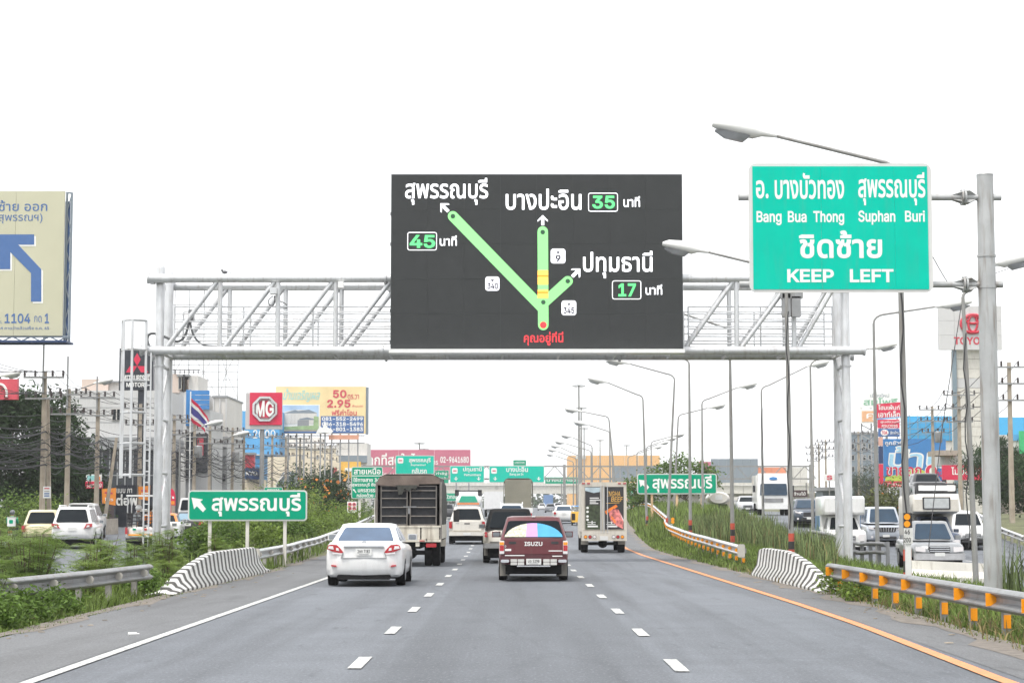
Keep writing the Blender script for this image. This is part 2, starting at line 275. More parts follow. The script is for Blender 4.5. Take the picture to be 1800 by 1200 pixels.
def filled(s, bold):
    bold *= .42 if any('\u0e00' <= c <= '\u0e7f' for c in s) else .62
    key = (s, round(bold, 3))
    if key in FILL: return FILL[key]
    if s not in GL: outlines([s])
    loops = []
    for lp in GL[s]:
        keep = [i for i in range(len(lp)) if np.hypot(*(lp[i] - lp[i-1])) > 1e-4]
        if len(keep) > 2: loops.append(lp[keep])
    area = lambda l: .5 * np.sum(l[:,0] * np.roll(l[:,1], -1) - np.roll(l[:,0], -1) * l[:,1])
    A = [area(l) for l in loops]
    def inside(p, l):
        x, y = l[:,0], l[:,1]; x2, y2 = np.roll(x, -1), np.roll(y, -1); c = (y > p[1]) != (y2 > p[1])
        with np.errstate(divide='ignore', invalid='ignore'): return bool(np.sum(c & (p[0] < (x2-x)*(p[1]-y)/(y2-y)+x)) % 2)
    out = []
    for i, l in enumerate(loops):            # a hole follows the direction of the loop that holds it; both fonts' directions are made alike
        par = [k for k in range(len(loops)) if k != i and abs(A[k]) > abs(A[i]) and A[k]*A[i] < 0 and all(inside(p, loops[k]) for p in l[::max(1, len(l)//6)])]
        sg = np.sign(A[min(par, key=lambda k: abs(A[k]))]) if par else np.sign(A[i])
        if bold:
            d0 = l - np.roll(l, 1, 0); d1 = np.roll(l, -1, 0) - l
            d0 /= np.linalg.norm(d0, axis=1)[:,None] + 1e-9; d1 /= np.linalg.norm(d1, axis=1)[:,None] + 1e-9
            n0 = np.stack([d0[:,1], -d0[:,0]], 1); n1 = np.stack([d1[:,1], -d1[:,0]], 1)
            n = n0 + n1; k = np.clip((n * n).sum(1) / 2, .45, 2)[:,None]
            l = l + sg * bold * n / k
        out.append(l if sg > 0 else l[::-1])
    sg = 1
    vs = np.concatenate(out); edges = []; i = 0
    for l in out: edges += [(i + j, i + (j + 1) % len(l)) for j in range(len(l))]; i += len(l)
    rv, _e, rf, *_ = delaunay_2d_cdt([Vector(p) for p in vs], edges, [], 0, 1e-6)
    rv = np.array([p[:] for p in rv]); tri = np.array([f for f in rf if len(f) == 3])
    c = rv[tri].mean(1); a = vs[[e[0] for e in edges]]; b = vs[[e[1] for e in edges]]
    ay, by = a[:,1][None], b[:,1][None]; cx, cy = c[:,0][:,None], c[:,1][:,None]
    side = (b[:,0]-a[:,0])[None]*(cy-ay) - (cx-a[:,0][None])*(by-ay)
    w = ((ay <= cy) & (by > cy) & (side > 0)).sum(1) - ((ay > cy) & (by <= cy) & (side < 0)).sum(1)
    tri = tri[w * sg > 0]
    used = np.unique(tri); mp = np.zeros(len(rv), int); mp[used] = np.arange(len(used))
    FILL[key] = (rv[used], mp[tri]); return FILL[key]
def text(parent, s, x0, x1, z0, z1, y, m, bold=.03, name='lettering', slant=0):
    v, t = filled(s, bold); lo, hi = v.min(0), v.max(0); q = (v - lo) / (hi - lo)
    mb = MB(); mb.v = [(x0 + (x1 - x0) * a + slant * b * abs(z1 - z0), y, z0 + (z1 - z0) * b) for a, b in q]; mb.f = [tuple(int(i) for i in f) for f in t]
    return obj(name, mb, m, parent)
def textp(parent, s, u0, u1, v0, v1, Y, m, bold=.03, name='lettering', slant=0):     # box given in photo pixels on the plane at depth Y
    return text(parent, s, PX(u0, Y, v1), PX(u1, Y, v1), PZ(v1, Y), PZ(v0, Y), Y, m, bold, name, slant)
def poly(parent, name, pts, Y, m, d=.004):    # a flat printed shape, photo pixels on the plane at depth Y
    q = [P(u, v, Y) for u, v in pts]; return obj(name, MB().prism([(p.x, p.z) for p in q], Y, Y + d), m, parent)
def rpx(u0, u1, v0, v1, Y, r, n=4):
    a, b = P(u0, v1, Y), P(u1, v0, Y); return rrect(a.x, b.x, a.z, b.z, r, n)

# ---------------------------------------------------------------- materials
M_white = mat('white_paint', (.74,.74,.73), .35, var=.05, coat=.3)
M_galv = mat('pale_grey_paint', (.58,.59,.60), .38, .40, var=.10, scale=3, dirt=.32)
M_galv2 = mat('weathered_steel', (.27,.275,.28), .45, .35, var=.18, scale=2, dirt=.5)
M_pole = mat('lamp_post_steel', (.27,.27,.26), .6, .2, var=.15, scale=2, dirt=.3)
M_conc = mat('concrete', (.36,.32,.27), .85, var=.2, scale=3, bump=.2, dirt=.25)
M_concw = mat('pale_concrete', (.62,.60,.55), .85, var=.1, scale=1.5, bump=.15, dirt=.3)
M_dark = mat('black_rubber', (.012,.012,.013), .9, var=.2, spec=.15)
M_under = mat('underbody_black', (.012,.012,.013), .8, var=.3, spec=.15)
M_glass = mat('dark_glass', (.012,.016,.020), .12, var=0, spec=.12)
M_glassb = mat('blue_windscreen_glass', (.022,.045,.075), .10, var=.2, scale=2, spec=.3); M_glasst = mat('tinted_blue_glass', (.06,.10,.17), .12, var=.2, scale=2, spec=.4); M_mirror = mat('mirror_reflection_grey', (.22,.24,.26), .3, var=.2)  # the mirrors' greyish reflection is put into their colour
M_chrome = mat('chrome', (.75,.76,.78), .18, 1, var=.05)
M_rim = mat('wheel_rim_grey', (.35,.35,.36), .35, .7, var=.1)
M_red = mat('red_lens', (.42,.012,.02), .15, var=0, coat=1)
M_clear = mat('clear_lens', (.75,.72,.72), .12, var=0, coat=1)
M_amber = mat('amber_lens', (.85,.30,.01), .2, var=0, coat=1)
M_green = mat('sign_green', (.0,.50,.37), .5, var=.06, scale=2, spec=.1, dirt=.10)
M_greend = mat('sign_green_aged', (.0,.30,.17), .5, var=.07, scale=2, spec=.12)
M_bord = mat('sign_border_white', (.60,.60,.585), .5, var=.06, scale=2); M_let = mat('white_sheeting', (.80,.80,.78), .5, var=.03)
M_bird = mat('bird_grey', (.12,.12,.13), .8)
M_blk = mat('matt_black', (.025,.025,.028), .6, var=.15)
M_refl = mat('orange_reflector', (.95,.34,.005), .35, var=.06, emit=0)
M_redp = mat('red_paint', (.50,.05,.03), .6, var=.15, dirt=.3)
M_ins = mat('brown_porcelain', (.035,.022,.02), .3, var=.1)
M_wire = mat('black_cable', (.03,.03,.033), .7, var=.1)
M_plate = mat('number_plate_white', (.68,.68,.66), .5, var=.04)
M_bark = mat('bark', (.10,.075,.05), .9, var=.3, scale=8, bump=.4)
HAZE = 0.00024
# ---------------------------------------------------------------- ground, roads, markings
def ip(y, pts): return float(np.interp(y, [p[0] for p in pts], [p[1] for p in pts]))
def sm(a, b, x): t = min(1, max(0, (x - a) / (b - a))); return t * t * (3 - 2 * t)
ZM = [(-60,0),(78,0),(100,.14),(130,.48),(165,.9),(300,1.6),(470,2.5),(800,4),(4000,5)]
ZO = [(-60,-.3),(82,-.3),(94,-.22),(104,.2),(115,1.05),(150,1.5),(300,2.1),(800,4),(4000,5)]
XL = [(-60,-6.7),(55,-6.75),(70,-7.1),(100,-8.2),(130,-9.3),(200,-12),(300,-14),(4000,-40)]
XR = [(-60,5.9),(20,5.95),(28,6.25),(36,6.4),(60,6.35),(88,6.25),(113,7.2),(150,8.6),(190,10.4),(300,13),(4000,40)]
XF = [(-60,-9),(30,-13.6),(130,-22.9),(400,-46),(4000,-90)]      # centre of the frontage road
XO = [(-60,14.5),(40,16.6),(62,17.6),(115,19.6),(150,21.4),(400,31),(4000,80)]   # centre of the opposite carriageway
def rmain(y): return ip(y, ZM)
def G(x, y):
    t = sm(8, 12.2, x); z = rmain(y) * (1 - t) + ip(y, ZO) * t
    if y > 40:
        a, b = ip(y, XR) + .3, ip(y, XO) - 5.6
        if a < x < b: z += .45 * sm(48, 75, y) * math.sin(PI * (x - a) / (b - a)) ** .7
        a, b = ip(y, XF) + 5.6, ip(y, XL) - .3
        if a < x < b: z += .5 * sm(58, 80, y) * math.sin(PI * (x - a) / (b - a)) ** .7
    return z
def sheet(name, xl, xr, ys, zoff, m, nx=1, parent=None, kind='structure'):
    mb = MB(); ids = []
    for y in ys:
        a, b = xl(y), xr(y); row = []
        for i in range(nx + 1):
            x = a + (b - a) * i / nx; row.append(len(mb.v)); mb.v.append((x, y, G(x, y) + zoff))
        ids.append(row)
    for r0, r1 in zip(ids, ids[1:]):
        for i in range(nx): mb.f.append((r0[i], r0[i+1], r1[i+1], r1[i]))
    o = obj(name, mb, m, parent, smooth=60)
    if kind: o['kind'] = kind
    return o
def road_mat(name, rgb, dark, lanes=False):
    m = mat(name, rgb, .82, var=.10, scale=.9, bump=.25, spec=.25); t = m.node_tree; b = t.nodes['Principled BSDF']; N, L = t.nodes.new, t.links.new
    src = b.inputs['Base Color'].links[0].from_socket; tc = t.nodes['Texture Coordinate']
    def streak(sc, lo, hi, fac, colr, src):
        mp = N('ShaderNodeMapping'); mp.inputs['Scale'].default_value = sc; L(tc.outputs['Object'], mp.inputs['Vector'])
        n = N('ShaderNodeTexNoise'); n.inputs['Scale'].default_value = 1; n.inputs['Detail'].default_value = 5; n.inputs['Roughness'].default_value = .6; L(mp.outputs[0], n.inputs['Vector'])
        r = N('ShaderNodeMapRange'); r.inputs['From Min'].default_value = lo; r.inputs['From Max'].default_value = hi; r.inputs['To Max'].default_value = fac; L(n.outputs['Fac'], r.inputs['Value'])
        x = N('ShaderNodeMix'); x.data_type = 'RGBA'; L(r.outputs[0], x.inputs['Factor']); L(src, x.inputs['A']); x.inputs['B'].default_value = (*colr, 1); return x.outputs['Result']
    src = streak((1.1, .035, 1), .45, .7, .75, dark, src)              # wheel tracks and oil
    src = streak((.35, .06, 1), .5, .75, .6, tuple(c * 1.35 for c in rgb), src)
    if lanes:                                 # the middle lane was surfaced at another time: its joints run along the lane lines
        sp = N('ShaderNodeSeparateXYZ'); L(tc.outputs['Object'], sp.inputs[0]); prev = None
        for x0, sgn in ((-1.30, 1), (1.62, -1)):
            r = N('ShaderNodeMapRange'); r.inputs['From Min'].default_value = x0 - .05*sgn; r.inputs['From Max'].default_value = x0 + .05*sgn; L(sp.outputs['X'], r.inputs['Value'])
            if prev is None: prev = r.outputs[0]
            else: q = N('ShaderNodeMath'); q.operation = 'MULTIPLY'; L(prev, q.inputs[0]); L(r.outputs[0], q.inputs[1]); prev = q.outputs[0]
        q = N('ShaderNodeMath'); q.operation = 'MULTIPLY'; L(prev, q.inputs[0]); q.inputs[1].default_value = .38
        x = N('ShaderNodeMix'); x.data_type = 'RGBA'; L(q.outputs[0], x.inputs['Factor']); L(src, x.inputs['A']); x.inputs['B'].default_value = (*dark, 1); src = x.outputs['Result']
    src = streak((9, 1.2, 1), .62, .75, .35, dark, src)
    src = streak((34, 14, 34), .50, .70, .55, tuple(c * .5 for c in rgb), src)
    src = streak((28, 11, 28), .54, .72, .6, tuple(c * 1.75 for c in rgb), src)
    src = streak((.8, .22, 1), .60, .70, .5, tuple(c * .62 for c in rgb), src)
    src = streak((2.6, .5, 1), .63, .69, .5, tuple(c * .55 for c in rgb), src)
    mp = N('ShaderNodeMapping'); mp.inputs['Scale'].default_value = (.2, .03, 1); L(tc.outputs['Object'], mp.inputs['Vector'])
    wn = N('ShaderNodeTexNoise'); wn.inputs['Scale'].default_value = 2.5; wn.inputs['Detail'].default_value = 5; L(tc.outputs['Object'], wn.inputs['Vector'])
    ad = N('ShaderNodeMix'); ad.data_type = 'RGBA'; ad.blend_type = 'ADD'; ad.inputs['Factor'].default_value = .06; L(mp.outputs[0], ad.inputs['A']); L(wn.outputs['Color'], ad.inputs['B'])
    vo = N('ShaderNodeTexVoronoi'); vo.feature = 'DISTANCE_TO_EDGE'; vo.inputs['Scale'].default_value = 1; L(ad.outputs['Result'], vo.inputs['Vector'])
    r = N('ShaderNodeMapRange'); r.inputs['From Min'].default_value = .004; r.inputs['From Max'].default_value = .010; r.inputs['To Min'].default_value = .16; r.inputs['To Max'].default_value = 0; L(vo.outputs['Distance'], r.inputs['Value'])
    x = N('ShaderNodeMix'); x.data_type = 'RGBA'; L(r.outputs[0], x.inputs['Factor']); L(src, x.inputs['A']); x.inputs['B'].default_value = (*(c * .45 for c in rgb), 1); src = x.outputs['Result']
    L(src, b.inputs['Base Color']); return m
M_road = road_mat('worn_asphalt', (.142,.153,.170), (.078,.083,.091), True)
M_shoul = road_mat('dusty_shoulder_asphalt', (.140,.144,.150), (.095,.096,.098))
def chipped(name, rgb, lo=.56):
    m = mat(name, rgb, .7, var=.16, scale=3); t = m.node_tree; N, L = t.nodes.new, t.links.new; b = t.nodes['Principled BSDF']; src = b.inputs['Base Color'].links[0].from_socket
    for sc, l, k in ((18, lo, .85), (4, lo + .02, .45)):
        n = N('ShaderNodeTexNoise'); n.inputs['Scale'].default_value = sc; n.inputs['Detail'].default_value = 8; n.inputs['Roughness'].default_value = .7; L(t.nodes['Texture Coordinate'].outputs['Object'], n.inputs['Vector'])
        r = N('ShaderNodeMapRange'); r.inputs['From Min'].default_value = l; r.inputs['From Max'].default_value = l + .06; r.inputs['To Max'].default_value = k; L(n.outputs['Fac'], r.inputs['Value'])
        x = N('ShaderNodeMix'); x.data_type = 'RGBA'; L(r.outputs[0], x.inputs['Factor']); L(src, x.inputs['A']); x.inputs['B'].default_value = (.13,.14,.15,1); src = x.outputs['Result']
    L(src, b.inputs['Base Color']); return m
M_line = chipped('worn_white_marking', (.54,.54,.52), .52); M_yel = chipped('worn_yellow_marking', (.62,.245,.095), .56)
M_soil = mat('grassy_soil', (.10,.105,.045), .95, var=.5, scale=1.4, bump=.5)
M_dust = mat('roadside_dust', (.17,.15,.13), .95, var=.3, scale=6, bump=.4)
YS = [-40,-20,0,10,20,25,30,35,40,45,50,55,60,65,70,75,80,85,90,95,100,107,115,123,130,140,150,165,180,200,230,260,300,350,400,470,600,800,1200,2000,3400]
XSG = [-700,-300,-150,-90,-60,-45,-36,-30,-26,-23,-20,-18,-16,-14.5,-13,-12,-11,-10,-9,-8,-7,-5,0,5,6,6.5,7,7.5,8,8.5,9,9.5,10,10.5,11,12,13,14,16,18,20,22,25,30,40,60,90,150,300,700]
mb = MB()
for y in YS:
    for x in XSG: mb.v.append((x, y, G(x, y) - .05))
w = len(XSG)
for j in range(len(YS) - 1):
    for i in range(w - 1): mb.f.append((j*w+i, j*w+i+1, (j+1)*w+i+1, (j+1)*w+i))
ground = struct('ground', mb, M_soil, smooth=60)
main_road = sheet('main_road', lambda y: ip(y, XL), lambda y: ip(y, XR), YS, 0, M_road, 4)
sheet('frontage_road', lambda y: ip(y, XF) - 6, lambda y: ip(y, XF) + 5.2, [y for y in YS if 15 <= y < 1300], 0, M_road, 3)
sheet('opposite_road', lambda y: ip(y, XO) - 5.2, lambda y: ip(y, XO) + 6.5, [y for y in YS if y < 1300], 0, M_road, 3)
def wob(y, s): return .16 * math.sin(y * .9 + s) + .1 * math.sin(y * 2.3 + s * 2)
yy = list(np.arange(-10, 190, 1.0))
sheet('left_shoulder', lambda y: ip(y, XL), lambda y: -4.78 + (ip(y, XL) + 6.7) * .3, yy, .004, M_shoul, 1)
sheet('right_shoulder', lambda y: 5.22 + (ip(y, XR) - 6.3) * .5, lambda y: ip(y, XR), yy, .004, M_shoul, 1)
sheet('left_dust_strip', lambda y: ip(y, XL) - .25, lambda y: ip(y, XL) + .10 + wob(y, 0)*.8, yy, .008, M_dust, 1)
sheet('right_dust_strip', lambda y: ip(y, XR) - .28 + wob(y, 2), lambda y: ip(y, XR) + .2, yy, .008, M_dust, 1)
lw = lambda y: -4.66 + (ip(y, XL) + 6.7) * .3
sheet('edge_line', lambda y: lw(y) - .07, lambda y: lw(y) + .07, yy, .012, M_line, 1, main_road, None)
ly = lambda y: 5.1 + (ip(y, XR) - 6.3) * .5 + (.0 if y > 30 else (y - 30) * .012)
sheet('yellow_edge_line', lambda y: ly(y) - .08, lambda y: ly(y) + .08, yy, .012, M_yel, 1, main_road, None)
def dashes(x, y0, step, ln, n, m=M_line, parent=main_road, wd=.15):
    for k in range(n):
        a = y0 + k * step; xx = x(a)
        sheet('lane_dash', lambda y: x(y) - wd/2, lambda y: x(y) + wd/2, [a, a + ln], .012, m, 1, parent, None)
dashes(lambda y: -1.66 - max(0, y - 60) * .006, 3.0, 6.05, 1.7, 40)
dashes(lambda y: 1.76 + max(0, y - 60) * .004, 2.9, 5.95, 1.7, 40)
fr = bpy.data.objects['frontage_road']; op = bpy.data.objects['opposite_road']
dashes(lambda y: ip(y, XF) + .6, 70, 6, 2, 12, M_line, fr)
dashes(lambda y: ip(y, XO) + .2, 62, 6, 2, 12, M_line, op)

# ---------------------------------------------------------------- guardrails and barriers
WPROF = [(0,.155),(.045,.145),(.085,.105),(.085,.085),(.02,.045),(0,.03),(0,-.03),(.02,-.045),(.085,-.085),(.085,-.105),(.045,-.145),(0,-.155)]
def along(pts):
    pts = [Vector((p[0], p[1], 0)) for p in pts]; L = [0]
    for a, b in zip(pts, pts[1:]): L.append(L[-1] + (b - a).length)
    def at(s):
        i = max(0, min(len(L) - 2, next((k for k in range(len(L) - 1) if s <= L[k+1]), len(L) - 2)))
        d = (pts[i+1] - pts[i]).normalized(); return pts[i] + d * (s - L[i]), d
    return L[-1], at
def guardrail(label, pts, side, ztop=.6, sect=4.0, post=1.9, style='disc', m=M_galv2, end=None, ph=.4, top_discs=False):
    tot, at = along(pts); g = Vector((pts[0][0], pts[0][1], G(*pts[0])))
    t = thing('guardrail', label, 'guardrail', g, group='guardrails beside the main road')
    n = max(1, round(tot / sect)); zc = ztop - .155
    for k in range(n):
        rings = []; s0, s1 = k * tot / n, (k + 1) * tot / n + (.12 if k < n - 1 else 0)
        for q in range(5):
            p, d = at(s0 + (s1 - s0) * q / 4); nn = Vector((-d.y, d.x, 0)) * side; z = G(p.x, p.y) + zc; o = .003 * (k % 2)
            rings.append([(p + nn * (a + o)).to_tuple()[:2] + (z + b,) for a, b in WPROF] + [(p + nn * (a + o - .012)).to_tuple()[:2] + (z + b,) for a, b in WPROF[::-1]])
        obj('beam', MB().loft(rings), m, t, 40)
    s = ph
    while s < tot:
        p, d = at(s); nn = Vector((-d.y, d.x, 0)) * side; z = G(p.x, p.y)
        q = p - nn * .13
        po = obj('post', MB().box(q.x-.05, q.x+.05, q.y-.06, q.y+.06, z-.3, z+ztop-.03).box(q.x-.04,q.x+.09,q.y-.05,q.y+.05,z+ztop-.25,z+ztop-.1), M_postw if style == 'disc' else M_pole, t)
        c = p + nn * .075; zz = z + zc
        if style == 'half':
            hx = .05 * side
            pl = [(c.x - .075 + .15 * math.sin(PI*i/8) ** .6 if 0 < i < 8 else c.x - .075, zz + .09 * math.cos(PI*i/8)) for i in range(9)]
            obj('reflector', MB().prism(pl, p.y - .035, p.y - .02), M_refl, t)
            obj('post_reflector', MB().box(q.x-.048, q.x+.048, q.y-.075, q.y-.062, z+.08, z+.26), M_refl, po)
        else:
            rd = .07 if style == 'disc' else .056; mm = M_conc_disc if style == 'disc' else M_refl
            obj('reflector', MB().prism([(c.x + rd*math.cos(2*PI*i/12), zz + rd*math.sin(2*PI*i/12)) for i in range(12)], p.y - .05, p.y - .03), mm, t)
            if style == 'orange': obj('post_reflector', MB().box(q.x-.045, q.x+.045, q.y-.075, q.y-.062, z+.1, z+.24), M_refl, po)
        if top_discs: obj('top_reflector', MB().prism([(c.x + .09*math.cos(2*PI*i/10), z + ztop + .1 + .09*math.sin(2*PI*i/10)) for i in range(10)], p.y - .05, p.y - .03), M_refl, t)
        s += post
    if end:                                    # white end plate with orange disc
        p, d = at(end if end > 0 else tot + end)
        obj('end_plate', MB().prism(rrect(p.x-.09, p.x+.13, G(p.x,p.y)+ztop-.36, G(p.x,p.y)+ztop+.03, .05), p.y-.06, p.y-.035), M_conc_disc, t)
    return t
M_postw = mat('black_and_white_post', (.30,.29,.27), .8, var=.6, scale=5)
M_conc_disc = mat('pale_disc', (.45,.43,.39), .6, var=.1)
guardrail('weathered steel guardrail with pale round discs, nearest on the left verge', [(-7.28,40.2),(-7.5,36),(-7.95,31),(-8.5,24),(-8.9,16)], 1, .62, 4, 2.0, 'disc', ph=.7)
guardrail('steel guardrail with orange half-round reflectors beside the yellow line, nearest', [(6.5,41),(6.55,33),(6.6,25.7),(6.45,20),(6.3,13)], -1, .62, 4, 1.9, 'half', ph=.4)
guardrail('long pale guardrail curving away left behind the white sedan', [(-7.25,56.5),(-7.35,66),(-7.9,82),(-8.65,100),(-9.7,128),(-11,160)], -1, .62, 4, 3, 'disc', M_galv, end=.05, ph=.5)
guardrail('guardrail with orange discs and square end plate beneath the lamp posts', [(6.85,60),(7.0,70),(7.35,86),(8.1,104),(8.75,114)], 1, .64, 4, 2.2, 'orange', M_galv, end=.05, ph=.5)
guardrail('far curved guardrail with orange discs beside the box truck', [(8.9,113),(9.6,128),(10.6,150),(11.7,175),(12.1,190)], 1, .66, 4, 3.5, 'orange', M_galv, ph=.5)
guardrail('short far guardrail with orange discs on top, across the road edge', [(9.6,186),(12.6,188)], -1, .7, 4, .9, 'orange', M_galv, ph=.3, top_discs=True)
guardrail('pale guardrail beside the ramp right of the thick sign mast', [(24.6,96),(26.2,110),(27.4,122),(27.0,140)], 1, .7, 4, 2.5, 'disc', M_galv, ph=.5)

def stripe_mat():
    m = mat('black_white_stripes', (.6,.6,.58), .75, var=.1, scale=5); t = m.node_tree; N, L = t.nodes.new, t.links.new; b = t.nodes['Principled BSDF']
    src = b.inputs['Base Color'].links[0].from_socket; tc = t.nodes['Texture Coordinate']
    sp = N('ShaderNodeSeparateXYZ'); L(tc.outputs['Object'], sp.inputs[0])
    def M(op, a, bb=None):
        n = N('ShaderNodeMath'); n.operation = op
        for i, x in enumerate((a, bb)):
            if x is None: continue
            if isinstance(x, (int, float)): n.inputs[i].default_value = x
            else: L(x, n.inputs[i])
        return n.outputs[0]
    nz = N('ShaderNodeTexNoise'); nz.inputs['Scale'].default_value = 9; L(tc.outputs['Object'], nz.inputs['Vector'])
    f = M('LESS_THAN', M('FRACT', M('ADD', M('DIVIDE', sp.outputs['Y'], .60), M('MULTIPLY', nz.outputs['Fac'], .08))), .46)
    x = N('ShaderNodeMix'); x.data_type = 'RGBA'; L(f, x.inputs['Factor']); L(src, x.inputs['A']); x.inputs['B'].default_value = (.065,.062,.058,1)
    mp = N('ShaderNodeTexNoise'); mp.inputs['Scale'].default_value = 25; mp.inputs['Detail'].default_value = 6; L(tc.outputs['Object'], mp.inputs['Vector'])
    r = N('ShaderNodeMapRange'); r.inputs['From Min'].default_value = .6; r.inputs['From Max'].default_value = .7; r.inputs['To Max'].default_value = .7; L(mp.outputs['Fac'], r.inputs['Value'])
    x2 = N('ShaderNodeMix'); x2.data_type = 'RGBA'; L(r.outputs[0], x2.inputs['Factor']); L(x.outputs['Result'], x2.inputs['A']); x2.inputs['B'].default_value = (.25,.22,.18,1)
    L(x2.outputs['Result'], b.inputs['Base Color']); return m
M_stripe = stripe_mat()
def barrier(label, xs, prof):
    """prof: (y, height); a safety-shape concrete block lofted along y with sloping ends"""
    rings = []
    for y, h in prof:
        x = xs(y); hh = max(h, .02); z = G(x, y) - .02; t = .09 + .02 * (1 - hh)
        k1 = min(.08, hh * .4); k2 = min(.30, hh * .62)
        half = [(.30, 0), (.30, k1), (.155, k2), (t, hh - .02), (t - .03, hh)]
        rings.append([(x + a, y, z + b) for a, b in half] + [(x - a, y, z + b) for a, b in half[::-1]])
    return solo('concrete_barrier', MB().loft(rings), M_stripe, label, 'barrier', 'striped concrete barriers', 35)
def prof(pts, step=.3):
    ys = np.arange(pts[0][0], pts[-1][0] + .01, step); return [(float(y), ip(y, pts)) for y in ys]
barrier('black and white striped concrete barrier by the left shoulder', lambda y: -7.1, prof([(40.3,.03),(42,.30),(44,.53),(46.3,.70),(47.5,.75),(54.6,.74),(56.0,.30),(56.8,.05)]))
barrier('black and white striped concrete barrier by the right shoulder', lambda y: 6.62, prof([(41.3,.03),(43,.36),(45,.58),(47,.72),(48.2,.76),(52.0,.76),(53.0,.70)]))

# ---------------------------------------------------------------- main gantry over the road
YG, YB = 67.0, 68.75
def gw(u, v, Y=YG): return P(u, v, Y)
gx0, gx1 = PX(277, YG), PX(1490, YG)
gan = thing('sign_gantry', 'pale steel truss gantry on tube posts spanning the whole road', 'gantry', ((gx0+gx1)/2, YG, 0))
for x, zt in ((gx0, PZ(472, YG)), (gx1, PZ(472, YG))):
    for Y in (YG, YB):
        g = G(x, Y); z = zt
        obj('post', MB().lathe((x, Y, 0), [(.15, g-.3), (.15, z), (.135, z+.07), (.08, z+.12), (.02, z+.14)], 16), M_galv, gan, 50)
    # bracing between the two posts of a leg
    zs = [1.2, 3.0, 4.8, 6.6]
    for k, z in enumerate(zs):
        obj('brace', MB().tube((x, YG, z), (x, YB, z), .055, 8), M_galv, gan, 50)
        if k: obj('brace', MB().tube((x, YG, zs[k-1]), (x, YB, z), .05, 8), M_galv, gan, 50)
    obj('flange', MB().lathe((x, YG, 0), [(.2, PZ(626,YG)-.35), (.2, PZ(626,YG)-.3)], 16), M_galv, gan)
for Y in (YG, YB):
    zt, zb = PZ(491, YG), PZ(617, YG); dx = 0 if Y == YG else .0
    for z, ua, ub in ((zt, 258, 1513), (zb, 247, 1520)):
        xa, xb = PX(ua, YG), PX(ub, YG); y = Y - .27 if Y == YG else Y + .27
        n = 3
        for k in range(n):
            a, b = xa + (xb-xa)*k/n, xa + (xb-xa)*(k+1)/n
            obj('chord', MB().tube((a, y, z), (b, y, z), .152, 14), M_galv, gan, 50)
            if k: obj('flange', MB().path([(a-.04, y, z), (a+.04, y, z)], .21, 14), M_galv, gan, 50)
        for xe in (xa, xb): obj('end_cap', MB().path([(xe-.03, y, z), (xe+.03, y, z)], .185, 14), M_galv, gan, 50)
    ub = [283, 385, 487, 589, 691, 793, 895, 996, 1098, 1198, 1296, 1397, 1480]
    y = YG - .27 if Y == YG else YB + .27
    for k, u in enumerate(ub):
        x = PX(u, YG)
        if 0 < k < len(ub) - 1: obj('vertical', MB().tube((x, y, zb), (x, y, zt), .085, 10), M_galv, gan, 50)
        if k < len(ub) - 1: obj('diagonal', MB().tube((x+.17, y, zb+.12), (PX(ub[k+1], YG)-.12, y, zt-.12), .08, 10), M_galv, gan, 50)
    for ends in ((303, 425, 548, 690), (1212, 1340, 1467)):
        yr = YG - .02 if Y == YG else YB + .02
        us = [PX(u, YG) for u in ends]
        for x in us: obj('railing_post', MB().tube((x, yr, zb+.1), (x, yr, PZ(539, YG)), .032, 6), M_galv, gan)
        for v in (539, 552, 565, 578, 591, 604): obj('rail', MB().tube((us[0], yr, PZ(v, YG)), (us[-1] + (.6 if ends[0] == 303 else 0), yr, PZ(v, YG)), .028, 6), M_galv, gan)
for k in range(0, 13):
    a = PX(283 + k * 100, YG)
    obj('cross_tie', MB().tube((a, YG-.2, PZ(622, YG)), (a, YB+.2, PZ(622, YG)), .05, 6), M_galv, gan)
obj('walkway_deck', MB().box(PX(300, YG), PX(1470, YG), YG+.1, YB-.1, PZ(612, YG), PZ(609, YG)), M_galv, gan)
# clamps where the chords meet the posts
for x in (gx0, gx1):
    for z in (PZ(491, YG), PZ(617, YG)):
        obj('clamp', MB().box(x-.34, x-.18, YG-.32, YG+.1, z-.16, z+.16), M_galv, gan)
# caged ladder on the left leg
lad = []
for u in (258, 267):
    obj('ladder_rail', MB().bar((PX(u, YG), YG-.5, .1), (PX(u, YG), YG-.5, PZ(622, YG)), .05), M_galv, gan)
for k in range(17):
    z = .5 + k * .36; obj('rung', MB().tube((PX(258, YG), YG-.5, z), (PX(267, YG), YG-.5, z), .02, 6), M_galv, gan)
cz = [PZ(v, YG) for v in (566, 617, 671, 726, 780, 835)]
cage = [(213,-.2),(221,-.75),(237,-.85),(258,-.5)]
for u, dy in cage: obj('cage_bar', MB().bar((PX(u, YG), YG+dy, cz[-1]-.1), (PX(u, YG), YG+dy, cz[0]), .075), M_galv, gan)
for z in cz: obj('cage_hoop', MB().path([(PX(u, YG), YG+dy, z) for u, dy in cage], .045, 6), M_galv, gan)
M_gcab = mat('grey_cable', (.13,.135,.14), .6, var=.1)
